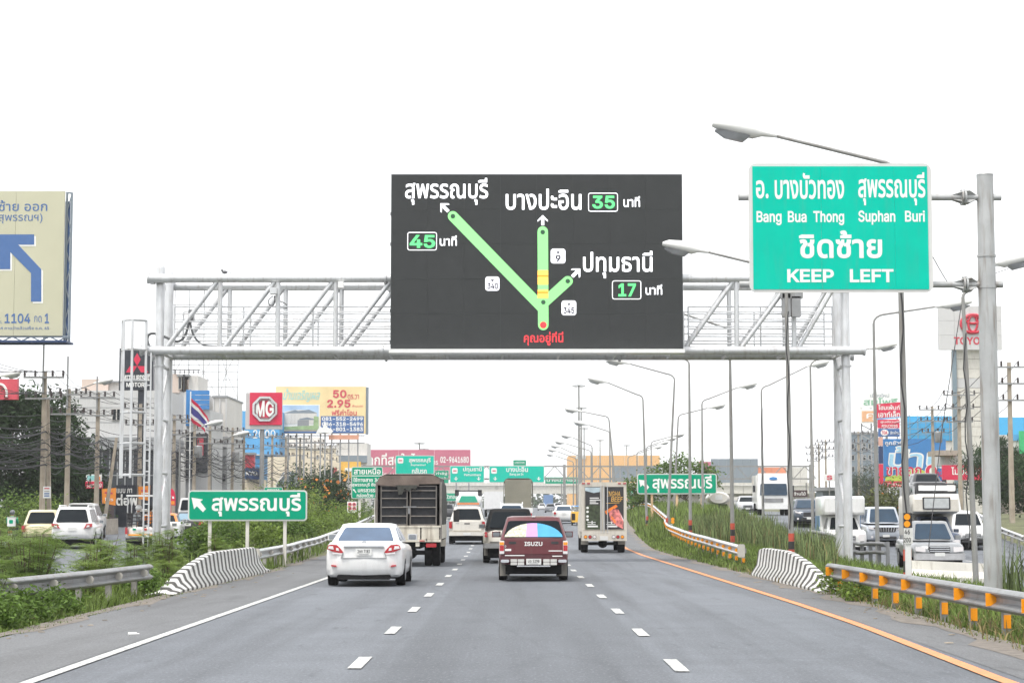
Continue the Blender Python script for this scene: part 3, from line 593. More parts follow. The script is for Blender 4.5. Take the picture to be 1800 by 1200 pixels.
# cables and small boxes
obj('cable', MB().path(curve([gw(264,612), gw(259,598), gw(262,588), gw(272,586), gw(290,592), gw(312,600), gw(326,588), gw(334,556)]), .045, 6), M_gcab, gan, 60)
obj('cable', MB().path(curve([gw(335,556), gw(336,576), gw(344,595), gw(358,606), gw(378,608.5), gw(400,608.5)]), .035, 6), M_gcab, gan, 60)
obj('cable', MB().path(curve([gw(480,520), gw(472,528), gw(474,536), gw(481,536), gw(483,527), gw(482,520), gw(490,528), gw(502,534), gw(504,541), gw(493,542)]), .016, 6), M_wire, gan, 60)
obj('camera_box', MB().box(PX(475,YG), PX(487,YG), YG-.7, YG-.4, PZ(520,YG), PZ(509,YG)), M_galv, gan)
obj('camera_box', MB().box(PX(594,YG), PX(604,YG), YG-.6, YG-.4, PZ(509,YG), PZ(498,YG)), M_white, gan)
obj('junction_box', MB().box(PX(325,YG), PX(334,YG), YG+.2, YG+.5, PZ(562,YG), PZ(543,YG)), M_galv2, gan)
for u0, u1, v0, v1 in ((1374,1388,520,560),(1390,1406,525,560),(1372,1410,512,528)):
    obj('equipment_box', MB().box(PX(u0,YG), PX(u1,YG), YG-.75, YG-.45, PZ(v1,YG), PZ(v0,YG)), M_galv2, gan)
# a bird on the top chord
bp = P(397, 480, YG); b = MB().ball((bp.x, YG-.27, bp.z), .1, .06, .055).ball((bp.x-.09, YG-.27, bp.z+.06), .04, .04, .04).prism([(bp.x+.05,bp.z),(bp.x+.22,bp.z-.03),(bp.x+.22,bp.z-.01)], YG-.29, YG-.25)
solo('bird', b, M_bird, 'small dark bird perched on the gantry top tube', 'bird', smooth=60)

# ---------------------------------------------------------------- the LED board
YL = YG - .95
M_scr = mat('led_panel_face', (.046,.049,.050), .7, var=.05, scale=3, spec=.15)
M_scrf = mat('led_housing', (.11,.12,.125), .5, .2, var=.1)
E_sh = mat('led_shield_white', (.9,.9,.95), .5, var=0, emit=.32); E_w = mat('led_white', (.95,.96,1), .5, var=0, emit=.62); E_g = mat('led_green', (.25,.72,.24), .5, var=0, emit=.30)
E_gt = mat('led_green_digit', (.10,.68,.20), .5, var=0, emit=.42)
E_y = mat('led_yellow', (1,.70,.10), .5, var=0, emit=.4); E_o = mat('led_orange', (.95,.25,.02), .5, var=0, emit=.4); E_r = mat('led_red', (.85,.04,.05), .5, var=0, emit=.36)
M_scrd = mat('led_dot_dark', (.03,.10,.05), .6, var=0)
led = thing('led_traffic_board', 'large dark electronic travel-time board showing green route lines, on the gantry', 'traffic board', (PX(943, YL), YL, PZ(620, YL)))
a, b = P(687, 614, YL), P(1198, 307, YL)
obj('housing', MB().box(a.x-.02, b.x+.02, YL+.03, YL+.55, a.z, b.z+.02), M_scrf, led)
nx_, nz_ = 8, 5                                # cabinet modules with hairline joints
for i in range(nx_):
    for j in range(nz_):
        x0, x1 = a.x + (b.x-a.x)*i/nx_, a.x + (b.x-a.x)*(i+1)/nx_; z0, z1 = a.z + (b.z-a.z)*j/nz_, a.z + (b.z-a.z)*(j+1)/nz_
        obj('led_module', MB().box(x0+.0015, x1-.0015, YL, YL+.03, z0+.0015, z1-.0015), M_scr, led)
obj('ledge', MB().box(a.x-.05, b.x+.05, YL-.25, YL+.5, a.z-.13, a.z-.003), M_white, led)
for v in (375, 428, 545, 600):
    for u, s in ((687, -1), (1198, 1)): obj('bracket', MB().box(PX(u,YL)+s*.02-.05, PX(u,YL)+s*.02+.05, YL+.1, YL+.3, PZ(v,YL)-.05, PZ(v,YL)+.05), M_blk, led)
YT = YL - .006
for s, bx, m, bo in (('สุพรรณบุรี',(712,858,313,360),E_w,.035),('บางปะอิน',(889,1022,332,369),E_w,.035),('ปทุมธานี',(1025,1147,441,489),E_w,.035),('35',(1041,1081,344,367),E_gt,.06),('17',(1087,1118,498,521),E_gt,.06),('45',(720,765,413,436),E_gt,.06),
        ('นาที',(1096,1125,345,364),E_w,.03),('นาที',(1135,1164,500,518),E_w,.03),('นาที',(773,803,414,432),E_w,.03),('คุณอยู่ที่นี่',(921,990,583,607),E_r,.03)):
    textp(led, s, *bx, YT, m, bo)
def frame_px(parent, u0, u1, v0, v1, Y, m, w=1.2):
    a, b = P(u0, v1, Y), P(u1, v0, Y); ww = w * Y / FPX; r = 4 * Y / FPX
    o, i = rrect(a.x, b.x, a.z, b.z, r), rrect(a.x+ww, b.x-ww, a.z+ww, b.z-ww, r - ww); n = len(o)
    mb = MB().add([(x, Y, z) for x, z in o] + [(x, Y, z) for x, z in i], [(k, (k+1) % n, n + (k+1) % n, n + k) for k in range(n)]); return obj('outline', mb, m, parent)
for bx in ((1034,1086,339,372),(1076,1127,493,526),(716,768,408,440)): frame_px(led, *bx, YT, E_w)
def bar_px(parent, name, u0, v0, u1, v1, r, Y, m, d=.003):
    dx, dy = u1-u0, v1-v0; L = math.hypot(dx, dy); a = math.atan2(dy, dx)
    pts = [(u1 + r*math.cos(a-PI/2+PI*i/8), v1 + r*math.sin(a-PI/2+PI*i/8)) for i in range(9)] + [(u0 + r*math.cos(a+PI/2+PI*i/8), v0 + r*math.sin(a+PI/2+PI*i/8)) for i in range(9)]
    return poly(parent, name, pts, Y, m, d)
bar_px(led, 'route_line', 796, 380, 954, 542, 9, YT, E_g); bar_px(led, 'route_line', 998, 494, 955, 533, 9, YT - .004, E_g); bar_px(led, 'route_line', 954, 407, 955, 571, 9.3, YT - .008, E_g)
disc = lambda u, v, r: [(u + r*math.cos(2*PI*i/14), v + r*math.sin(2*PI*i/14)) for i in range(14)]
for v0, v1, m, k in ((475,500,E_y,.012),(483.5,486.5,E_o,.016),(509,524,E_y,.012),(512.5,515.5,E_o,.016)): poly(led, 'traffic_segment', [(945,v0),(963.5,v0),(963.5,v1),(945,v1)], YT - k, m)
for u, v in ((796,380),(954,408),(955,531),(998,494)): poly(led, 'route_dot', disc(u, v, 4), YT - .016, M_scrd)
poly(led, 'here_dot', disc(955, 571, 6), YT - .016, E_r)
def arrow(parent, name, u, v, s, ang, Y, m):   # block arrow; tip at u, v; ang 0 points up
    pts = [(0,0),(.5,.5),(.5,.66),(.14,.36),(.14,1),(-.14,1),(-.14,.36),(-.5,.66),(-.5,.5)]
    c, q = math.cos(ang), math.sin(ang); return poly(parent, name, [(u + s*(x*c - y*q), v + s*(x*q + y*c)) for x, y in pts], Y, m)
arrow(led, 'arrow', 954, 378, 18, 0, YT, E_w); arrow(led, 'arrow', 774, 357.5, 20, -PI/4, YT, E_w); arrow(led, 'arrow', 1020, 472, 20, PI/4, YT, E_w)
M_shield = mat('led_shield_ink', (.01,.01,.03), .6, var=0)
for (u0,u1,v0,v1), s, bx in (((853,878,486,511),'340',(856.5,875.5,497,508)),((968,994,437,463),'9',(976.5,985.5,448,460)),((987,1013,528,554),'345',(990.5,1009.5,540,551))):
    q = rpx(u0,u1,v0,v1,YT,.09); obj('route_shield', MB().prism(q, YT, YT+.004), E_sh, led)
    textp(led, s, *bx, YT - .006, M_shield, .05); um = (u0+u1)/2
    poly(led, 'crest', [(um-3.2,v0+4),(um,v0+5.5),(um+3.2,v0+4),(um+1,v0+8.5),(um-1,v0+8.5)], YT - .006, M_shield)

# ---------------------------------------------------------------- green road signs
def sign(name, label, bx, Y, m_face, bw=3, seams=(), d=.05, cat='road sign', group=None, parent=None):
    u0, u1, v0, v1 = bx; t = thing(name, label, cat, (PX((u0+u1)/2, Y), Y, PZ(v1, Y)), group=group)
    px = Y / FPX
    obj('border', MB().prism(rpx(u0,u1,v0,v1,Y,3*bw*px*.8), Y+.012, Y+.012+d), M_bord, t)
    us = [u0+bw] + list(seams) + [u1-bw]; g = .14
    for k in range(len(us) - 1):
        if len(us) == 2: q = rpx(u0+bw,u1-bw,v0+bw,v1-bw,Y,1.8*bw*px*.8)
        else:
            vm = (v0+v1)/2; xa, xb = PX(us[k] + (g if k else 0), Y, vm), PX(us[k+1] - (g if k < len(us)-2 else 0), Y, vm); za, zb_ = PZ(v1-bw, Y), PZ(v0+bw, Y); q = [(xa,za),(xb,za),(xb,zb_),(xa,zb_)]
        obj('sign_panel', MB().prism(q, Y, Y+.03), m_face, t)
    return t
YS1 = 36.0
big = sign('direction_sign', 'large green keep-left sign hung from a thick steel mast', (1318,1637,287,514), YS1, M_green, 5.5, (1444,1573))
for s, bx, bo in (('อ.',(1329,1351,317,349),.05),('บางบัวทอง',(1362,1484,304,350),.05),('สุพรรณบุรี',(1509,1627,303,361),.05),('Bang',(1330,1374,371,396),.045),('Bua',(1385,1418,371,391),.045),('Thong',(1430,1484,371,396),.045),
        ('Suphan',(1509,1574,370,395),.045),('Buri',(1591,1626,370,390),.045),('ชิดซ้าย',(1405,1551,405,454),.06),('KEEP',(1384,1466,473,496),.06),('LEFT',(1494,1571,473,496),.06)):
    textp(big, s, *bx, YS1 - .005, M_let, bo)
ym = YS1 + .35; xm = PX(1735, ym); ml = Vector((8.62, ym, 0))
mst = thing('sign_mast', 'thick rust-streaked steel mast with two flanged arms holding the keep-left sign', 'mast', (PX(1746, ym, 1030), ym, -.1))
M_mast = mat('rusty_galvanised', (.42,.43,.43), .5, .3, var=.16, scale=2.2, dirt=.65)
x = PX(1746, ym, 1030)
for z0, z1, r in ((-.3, PZ(505, ym), .165), (PZ(505, ym), PZ(450, ym), .162), (PZ(450, ym), PZ(308, ym), .155)):
    obj('mast_tube', MB().lathe((x, ym, 0), [(r, z0), (r - .003, z1)], 20), M_mast, mst, 50)
obj('mast_cap', MB().lathe((x, ym, 0), [(.16, PZ(308, ym)), (.15, PZ(308, ym)+.02)], 20), M_mast, mst, 50)
for z in (PZ(505, ym), PZ(450, ym)): obj('weld_ring', MB().lathe((x, ym, 0), [(.172, z-.02), (.172, z+.02)], 20), M_mast, mst, 50)
for v in (347, 500):
    z = PZ(v, ym); xl, xr = PX(1303, ym), PX(1770, ym); xf = PX(1703, ym)
    arm = obj('arm', MB().tube((xl, ym, z), (xr, ym, z), .062, 14), M_mast, mst, 50)
    for dx in (-.025, .025): obj('flange', MB().path([(xf+dx-.018, ym, z), (xf+dx+.018, ym, z)], .15, 16), M_mast, arm, 50)
    for k in range(4):
        a = PI/2*k + PI/4; oy, oz = math.cos(a), math.sin(a)
        obj('gusset', MB().loft([[(xf-.2+0*q, ym+oy*.07-oz*q, z+oz*.07+oy*q), (xf, ym+oy*.07-oz*q, z+oz*.07+oy*q), (xf+.22, ym+oy*.07-oz*q, z+oz*.07+oy*q), (xf+.1, ym+oy*.16-oz*q, z+oz*.16+oy*q), (xf, ym+oy*.15-oz*q, z+oz*.15+oy*q)] for q in (-.008, .008)]), M_mast, arm)
ARW = [(336.7,874),(356.7,877.3),(352,881),(362,894),(356.7,899.5),(346,889),(341,894.5)]
YS2 = 62.0
s2 = sign('direction_sign', 'green arrow sign on three white posts behind the striped barrier left of the road', (330,540,861,915), YS2, M_greend, 2.6)
textp(s2, 'สุพรรณบุรี', 372, 529, 866, 907, YS2-.005, M_let, .055); poly(s2, 'arrow', ARW, YS2-.005, M_let)
for u in (369, 435, 501): obj('post', MB().box(PX(u,YS2)-.05, PX(u,YS2)+.05, YS2+.07, YS2+.16, G(PX(u,YS2),YS2)-.3, PZ(863,YS2)), M_concw, s2)
YS3 = 140.0
s3 = sign('direction_sign', 'green arrow sign on orange-white posts on the grassy mound, two lamp posts in front', (1120,1260,832,868), YS3, M_greend, 1.8)
textp(s3, 'สุพรรณบุรี', 1147, 1252, 835, 865, YS3-.008, M_let, .05); poly(s3, 'arrow', [(1000+x/6, 820+y/6) for x, y in ((738,135),(825,145),(808,165),(847,215),(825,240),(778,190),(755,212))], YS3-.008, M_let)
M_opost = mat('orange_white_post', (.55,.38,.22), .7, var=.4, scale=1.2)
for u in (1146, 1190, 1234): obj('post', MB().box(PX(u,YS3)-.08, PX(u,YS3)+.08, YS3+.09, YS3+.2, G(PX(u,YS3),YS3)-.3, PZ(834,YS3)), M_opost, s3)
YS4 = 140.0
s4 = sign('direction_sign', 'tall green sign with five lines of Thai text left of the covered truck', (617.5,673,820,876), YS4, M_greend, 1.3)
for s, bx in (('สายเหนือ',(622,669,822,833)),('ใช้ทางสาย 345',(621,671,838.5,846.5)),('สุพรรณบุรี ชัยนาท',(619,672,848,856)),('นครสวรรค์',(629,664,857,864.5)),('กล่องด้วย สาย',(627,670,866,873.5))): textp(s4, s, *bx, YS4-.008, M_let, .05)
poly(s4, 'divider', [(619,835.2),(671.5,835.2),(671.5,836.5),(619,836.5)], YS4-.006, M_let)
poly(s4, 'arrow', [(620,859),(624,859.5),(623.2,860.4),(626.5,865),(625,866),(622,861.5),(621,862.5)], YS4-.008, M_let)
for u in (632, 660): obj('post', MB().box(PX(u,YS4)-.08, PX(u,YS4)+.08, YS4+.07, YS4+.2, G(PX(u,YS4),YS4)-.3, PZ(825,YS4)), M_concw, s4)
# kilometre post
YK = 40.0
km = thing('kilometre_post', 'white kilometre post with two orange discs above plates 46 and 200', 'marker post', (PX(1595, YK), YK, G(PX(1595,YK),YK)))
xk = PX(1595, YK)
obj('post', MB().box(xk-.055, xk+.055, YK, YK+.09, G(xk,YK)-.3, PZ(953,YK)), M_white, km)
obj('disc_plate', MB().box(PX(1587,YK), PX(1602,YK), YK-.02, YK-.005, PZ(927,YK), PZ(901,YK)), M_blk, km)
for v in (908, 920.5): poly(km, 'reflector', disc(1594.5, v, 5.6), YK-.035, M_refl)
for v0, v1, s in ((927.5,941,'46'),(941.5,955,'200')):
    p_ = obj('number_plate', MB().box(PX(1587,YK), PX(1602.5,YK), YK-.02, YK-.005, PZ(v1,YK), PZ(v0,YK)), M_plate, km)
    textp(p_, s, 1590 if s == '46' else 1588.8, 1599.5 if s == '46' else 1601, v0+2.5, v1-2.5, YK-.026, M_blk, .03)
YK2 = 108.0; xk = PX(1182, YK2)
km2 = thing('kilometre_post', 'small far marker post with two orange discs between lamp posts', 'marker post', (xk, YK2, G(xk,YK2)))
obj('post', MB().box(PX(1177.5,YK2), PX(1182.5,YK2), YK2, YK2+.08, G(xk,YK2)-.3, PZ(920,YK2)), M_white, km2)
for v in (912, 917): poly(km2, 'reflector', disc(1182.5, v, 3), YK2-.03, M_refl)
# ---------------------------------------------------------------- vehicles (local frame: +y is forwards, the tail at y = -L/2, wheels on z = 0)
def ring(yr, yf, hw, rad, zr, zf=None, bow=.0, bowf=None):
    zf = zr if zf is None else zf; bowf = bow if bowf is None else bowf; pts = []
    def arc(cx, cy, a0): return [(cx + rad*math.cos(R(a0+30*i)), cy + rad*math.sin(R(a0+30*i))) for i in range(4)]
    pts += arc(hw-rad, yf-rad, 0); pts += [(hw*.33, yf), (0, yf), (-hw*.33, yf)]
    pts += arc(-hw+rad, yf-rad, 90); pts += [(-hw, yf*.4+yr*.6), (-hw, yf*.6+yr*.4)][::-1]
    pts += arc(-hw+rad, yr+rad, 180); pts += [(-hw*.33, yr), (0, yr), (hw*.33, yr)]
    pts += arc(hw-rad, yr+rad, 270); pts += [(hw, yf*.4+yr*.6), (hw, yf*.6+yr*.4)]
    ym = (yr+yf)/2; out = []
    for x, y in pts:
        k = 1 - (x/hw)**2; yy = y + (bowf*k if y > ym else -bow*k)
        out.append((x, yy, zr + (zf-zr)*(y-yr)/(yf-yr)))
    return out
def qpatch(name, c, m, parent, ins=(.06,.06,.06,.08), rad=.05, off=.012, label=None):
    """rounded pane on the four-cornered face c (lower left, lower right, upper right, upper left), insets left, right, bottom, top as shares"""
    c = [Vector(p) for p in c]; n = (c[1]-c[0]).cross(c[3]-c[0]).normalized()
    q = rrect(ins[0], 1-ins[1], ins[2], 1-ins[3], rad, 3)
    f = lambda u, v: (c[0]*(1-u) + c[1]*u)*(1-v) + (c[3]*(1-u) + c[2]*u)*v
    return obj(name, MB().loft([[tuple(f(u,v) + n*k) for u, v in q] for k in (-.02, off)]), m, parent, 30, label)
def wheel(t, x, y, r, w, s, rimm=None, arch=None):
    mb = MB(); pr = [(r*.62, -w/2), (r*.93, -w/2), (r, -w*.32), (r, w*.32), (r*.93, w/2), (r*.62, w/2)]
    mb.loft([[(x + a*s, y + q*math.cos(2*PI*j/18), r + q*math.sin(2*PI*j/18)) for j in range(18)] for q, a in pr])
    wl = obj('wheel', mb, M_dark, t, 40)
    rm = MB(); rm.loft([[(x + a*s, y + q*math.cos(2*PI*j/14), r + q*math.sin(2*PI*j/14)) for j in range(14)] for q, a in [(r*.62, w/2-.05), (r*.60, w/2-.01), (r*.5, w/2-.04), (r*.15, w/2-.03), (.02, w/2-.0)]])
    obj('rim', rm, rimm or M_rim, wl, 40)
def xprism(t, name, poly, y, d, m, both=True, smooth=None, parent=None):
    """flat-sided piece seen from behind or ahead; poly in x, z for the right side, mirrored when both"""
    out = []
    for s in ((1, -1) if both else (1,)): out.append(obj(name, MB().prism([(s*a, b) for a, b in poly], y-d, y+d), m, parent or t, smooth))
    return out
PAINT = {}
def paint(name, rgb, metal=.0, rough=.3): return mat('paint_' + name, rgb, rough, metal, var=.06, scale=1.6, coat=.6, dirt=.10)
def car(name, label, cat, W, L, H, belt, pm, loc, rot=0, zb=.24, cab=(.12,.30), cabw=.12, topw=.30, rake=(.45,.55), glass=None, group=None, wheels=(.22,.80), wr=.31, roofpm=None, trk=None, hood=0, deck=0, rearwin=True, nose=.0, side=True, bow=.06, pillars=2):
    """cab: share of the length where the cabin starts at the tail and ends at the nose; rake: how far its top is drawn in at tail and nose"""
    t = thing(name, label, cat, loc, rot, group, local=True); h = W/2; yr, yf = -L/2, L/2; glass = glass or M_glass
    body = MB().loft([ring(yr+.16, yf-.16, h-.10, .16, zb, None, bow), ring(yr+.05, yf-.05, h-.03, .20, zb+.06, None, bow), ring(yr+.01, yf-.02, h-.005, .28, zb+.20, None, bow),
        ring(yr, yf, h, .32, belt*.60, None, bow), ring(yr+.03, yf-.05-nose*.3, h-.005, .32, belt-.20, belt-.20-hood*.6, bow), ring(yr+.05, yf-.12-nose*.6, h-.03, .32, belt-.06, belt-.06-hood, bow),
        ring(yr+.10, yf-.24-nose, h-.09, .30, belt, belt-hood, bow), ring(yr+.25, yf-.5-nose, h-.22, .24, belt+.02, belt+.03-hood, bow*.5)])
    obj('body', body, pm, t, 50)
    obj('underbody_shade', MB().box(-h+.16, h-.16, yr+.35, yf-.35, .17, zb+.1), M_under, t)  # plain underbody box, its black also painting the shadow beneath the car
    c0, c1 = yr + cab[0]*L, yf - cab[1]*L; b0 = belt - .03; hb, ht = h-cabw, h-topw
    rr_ = [(c0, c1, hb, .12, b0), (c0+rake[0]*.86, c1-rake[1]*.86, hb+(ht-hb)*.88, .12, H-.09), (c0+rake[0]*1.0, c1-rake[1]*1.0, ht, .14, H-.03), (c0+rake[0]+.14, c1-rake[1]-.16, ht-.12, .14, H-.004), (c0+rake[0]+.4, c1-rake[1]-.4, ht-.35, .14, H)]
    obj('cabin', MB().loft([ring(a, b, w_, r_, z, None, .03) for a, b, w_, r_, z in rr_]), roofpm or pm, t, 40)
    (a0,a1,w0,_,z0), (b0_,b1,w1,_,z1) = rr_[0], rr_[1]; e = .10; k = .035
    if rearwin: qpatch('rear_window', [(-w0+e,a0-k,z0),(w0-e,a0-k,z0),(w1-e,b0_-k,z1),(-w1+e,b0_-k,z1)], glass, t, (.02,.02,.12,.05), .07)
    qpatch('windscreen', [(w0-e,a1+k,z0),(-w0+e,a1+k,z0),(-w1+e,b1+k,z1),(w1-e,b1+k,z1)], glass, t, (.02,.02,.08,.04), .06)
    if side:
        for s in (1, -1):
            n = pillars
            for i in range(n):
                f0, f1 = i/n + .02, (i+1)/n - .02
                A = lambda f: (s*w0, a0+.1 + (a1-a0-.2)*f, z0); B = lambda f: (s*w1, b0_+.08 + (b1-b0_-.16)*f, z1)
                cc = [A(f0), A(f1), B(f1), B(f0)]
                if s < 0: cc = [cc[1], cc[0], cc[3], cc[2]]
                qpatch('side_window', cc, glass, t, (.03,.03,.12,.06), .06, .01)
    tw = trk or h-.11
    for s in (1, -1):
        for f in wheels:
            y = yr + f*L
            wheel(t, s*tw, y, wr, .2, s)
            obj('wheel_arch', MB().loft([[(s*(h-.03 if q else h-.2), y + (wr+.06)*math.cos(PI*j/10), wr*.95 + (wr+.06)*math.sin(PI*j/10)) for j in range(11)] for q in (0, 1)]), M_under, t)
            obj('hub', MB().loft([[(s*(h+q), y + wr*.98*math.cos(2*PI*j/16), wr + wr*.98*math.sin(2*PI*j/16)) for j in range(16)] for q in (-.06, .004)]), M_dark, t)
            obj('hub_cap', MB().loft([[(s*(h+q), y + wr*.6*math.cos(2*PI*j/12), wr + wr*.6*math.sin(2*PI*j/12)) for j in range(12)] for q in (0, .012)]), M_rim, t)
        ymir = c1 - .62; mi = obj('mirror', MB().loft([ring(ymir-.05, ymir+.06, .11, .04, z) for z in (belt+.0, belt+.03, belt+.13, belt+.15)]), pm, t, 40)
        mi.location = (s*(h+.08), 0, 0)
        mg = obj('mirror_glass', MB().prism(rrect(-.085,.085,belt+.02,belt+.13,.03), ymir-.062, ymir-.05), M_mirror, mi)
    return t
def plate(t, s, y, z, w=.34, h_=.15, m=None, front=False):
    d = -.012 if not front else .012
    p = obj('number_plate', MB().prism(rrect(-w/2, w/2, z, z+h_, .012), y, y + d), M_plate, t)
    if s: text(p, s, (-w*.38 if not front else w*.38), (w*.38 if not front else -w*.38), z+h_*.34, z+h_*.86, y + d*1.3, M_blk, .02)
    if s and not front: obj('lettering', MB().prism([(-w*.3,z+h_*.1),(w*.3,z+h_*.1),(w*.3,z+h_*.2),(-w*.3,z+h_*.2)], y+d*1.2, y+d*1.25), M_rim, p)
def place(u, Y, L): return (PX(u, Y, 950), Y + L/2, G(PX(u, Y, 950), Y + L*.3))

W_paint = paint('white', (.72,.72,.71)); W2_paint = paint('cream_white', (.66,.63,.57))
# white sedan
L_ = 4.5; c = car('white_sedan', 'white saloon car with tinted blue rear window, nearest vehicle in the left lane', 'car', 1.74, L_, 1.41, 1.00, W_paint, place(640, 44.8, L_), zb=.21, cab=(.10,.26), cabw=.09, topw=.27, rake=(.85,.95), glass=M_glasst, bow=.10, hood=.12)
y0 = -L_/2
xprism(c, 'tail_light', [(.46,.77),(.50,.74),(.72,.79),(.825,.84),(.80,.92),(.74,.945),(.60,.93),(.53,.86)], y0+.10, .16, M_red, smooth=30)
xprism(c, 'light_unit', [(.67,.83),(.80,.85),(.785,.905),(.69,.905)], y0-.062, .012, M_clear); xprism(c, 'light_unit', [(.55,.80),(.62,.81),(.62,.87),(.57,.86)], y0-.064, .012, M_clear); xprism(c, 'light_strip', [(.47,.745),(.70,.765),(.70,.735),(.49,.715)], y0-.045, .02, M_clear)
obj('trim_bar', MB().prism([(-.46,.885),(.46,.885),(.44,.915),(-.44,.915)], y0-.108, y0-.02), M_chrome, c)
obj('badge', MB().prism([(.055*math.cos(2*PI*i/14), .985+.035*math.sin(2*PI*i/14)) for i in range(14)], y0-.03, y0+.06), M_chrome, c)
plate(c, '2กท 7183', y0-.115, .70, .36, .15)
xprism(c, 'bumper_reflector', [(.60,.44),(.73,.46),(.72,.49),(.62,.48)], y0-.04, .05, M_red)
obj('bumper_valance', MB().prism(rrect(-.60,.60,.16,.27,.04), y0-.03, y0+.12), M_under, c)
obj('boot_line', MB().prism([(-.50,.635),(.50,.635),(.50,.645),(-.50,.645)], y0-.107, y0-.02), M_rim, c)
for s in (-1, 1): obj('boot_line', MB().prism([(s*.50,.64),(s*.512,.64),(s*.47,.76),(s*.458,.76)], y0-.09, y0-.02), M_rim, c)
# maroon pickup with canopy
M_step = mat('chrome_reflection_pale', (.62,.61,.58), .3, .3, var=.1, coat=.3)  # pale colour stands in for the white reflection on the chrome steps
Mar = paint('maroon', (.115,.014,.02), rough=.38)
L_ = 4.7; c = car('maroon_pickup', 'maroon pickup with matching canopy and pastel cloth bulging behind its rear glass', 'pickup', 1.68, L_, 1.57, 1.03, Mar, place(938, 48.2, L_), zb=.40, cab=(.004,.30), cabw=.03, topw=.20, rake=(.16,.7), bow=.02, rearwin=False, wr=.33, wheels=(.24,.80), pillars=3)
y0 = -L_/2
qpatch('rear_window', [(-.78,y0+.0,1.02),(.78,y0+.0,1.02),(.63,y0+.125,1.50),(-.63,y0+.125,1.50)], M_glass, c, (.03,.03,.08,.10), .06, .012)
M_p1 = mat('cloth_blue', (.10,.42,.72), .8, var=.15, scale=4, bump=.3); M_p2 = mat('cloth_lilac', (.62,.38,.72), .8, var=.1, scale=4); M_p3 = mat('cloth_floral', (.70,.68,.52), .8, var=.5, scale=22)
def bulge(x0, x1, m):
    zt = lambda x: 1.07 + .33*max(0, 1-(x/.72)**2)**.5; n = 8; w_ = lambda x, z: x * (1 - .18*(z-1.03)/.45)
    up = [(x0+(x1-x0)*i/n) for i in range(n+1)]; mb = MB()
    yy = lambda z: y0 + .125*(z-1.02)/.48 - .020
    mb.loft([[(w_(x,1.07), yy(1.07)+k, 1.07) for x in up[::-1]] + [(w_(x,zt(x)), yy(zt(x))+k, zt(x)) for x in up] for k in (0, .012)])
    obj('cloth', mb, m, c)
bulge(-.71,-.19,M_p3); bulge(-.19,.10,M_p2); bulge(.10,.71,M_p1)
M_mar2 = paint('maroon_dark', (.07,.01,.015), rough=.4)
obj('tailgate', MB().prism(rrect(-.70,.70,.66,1.015,.02), y0-.045, y0+.1), Mar, c)
for s in (-1,1): obj('tailgate_handle', MB().prism(rrect(s*.51-.09,s*.51+.09,.90,.96,.025), y0-.055, y0-.04), M_blk, c)
text(c, 'ISUZU', -.22, .21, .855, .955, y0-.052, M_let, .05)
text(c, 'D', -.69, -.66, .82, .87, y0-.05, M_let, .03); obj('sticker', MB().prism([(-.69,.735),(-.54,.735),(-.54,.785),(-.69,.785)], y0-.05, y0-.044), M_let, c)
for a, b, z in ((.36,.69,.725),(.45,.69,.60),(-.69,-.22,.615)):
    obj('sticker', MB().prism([(a,z),(b,z),(b,z+.022),(a,z+.022)], y0-.05, y0-.044), M_let, c)
obj('lower_panel', MB().prism(rrect(-.80,.80,.50,.65,.02), y0-.04, y0+.1), M_mar2, c)
for s in (-1, 1):
    obj('light_housing', MB().prism(rrect(s*.765-.058,s*.765+.058,.66,.98,.015), y0-.04, y0+.15), M_clear, c)
    obj('indicator_lens', MB().prism(rrect(s*.765-.05,s*.765+.05,.875,.945,.012), y0-.055, y0-.03), M_amber, c)
    obj('tail_light', MB().prism(rrect(s*.765-.05,s*.765+.05,.735,.865,.012), y0-.055, y0-.03), M_red, c)
    obj('reverse_lens', MB().prism(rrect(s*.765-.05,s*.765+.05,.67,.725,.012), y0-.055, y0-.03), M_clear, c)
    for i in range(2):
        for j in range(2): obj('bumper_step', MB().prism(rrect(s*(.23+.17*i),s*(.23+.17*i)+s*.155 if s>0 else s*(.23+.17*i)-.0,.40+.075*j,.465+.075*j,.012) if s>0 else rrect(-(.385+.17*i),-(.23+.17*i),.40+.075*j,.465+.075*j,.012), y0-.16, y0-.05), M_step, c)
    obj('bumper_end', MB().prism(rrect(s*.69-.10,s*.69+.10,.46,.53,.03), y0-.13, y0-.05), M_chrome, c)
    obj('mud_flap', MB().prism(rrect(s*.70-.12,s*.70+.12,.12,.47,.01), y0+.55, y0+.57), mat('grey_mud_flap', (.24,.225,.20), .8, var=.2), c)
obj('bumper_bar', MB().box(-.40,.40,y0-.12,y0-.05,.36,.39), M_chrome, c)
plate(c, 'บจ 5298', y0-.135, .41, .36, .14)
obj('rear_axle', MB().tube((-.7,y0+1.0,.33),(.7,y0+1.0,.33),.06,8).ball((0,y0+1.0,.33),.17,.15,.16), M_under, c)
obj('roof_light', MB().box(-.04,.04,y0+.12,y0+.16,1.545,1.575), M_clear, c)
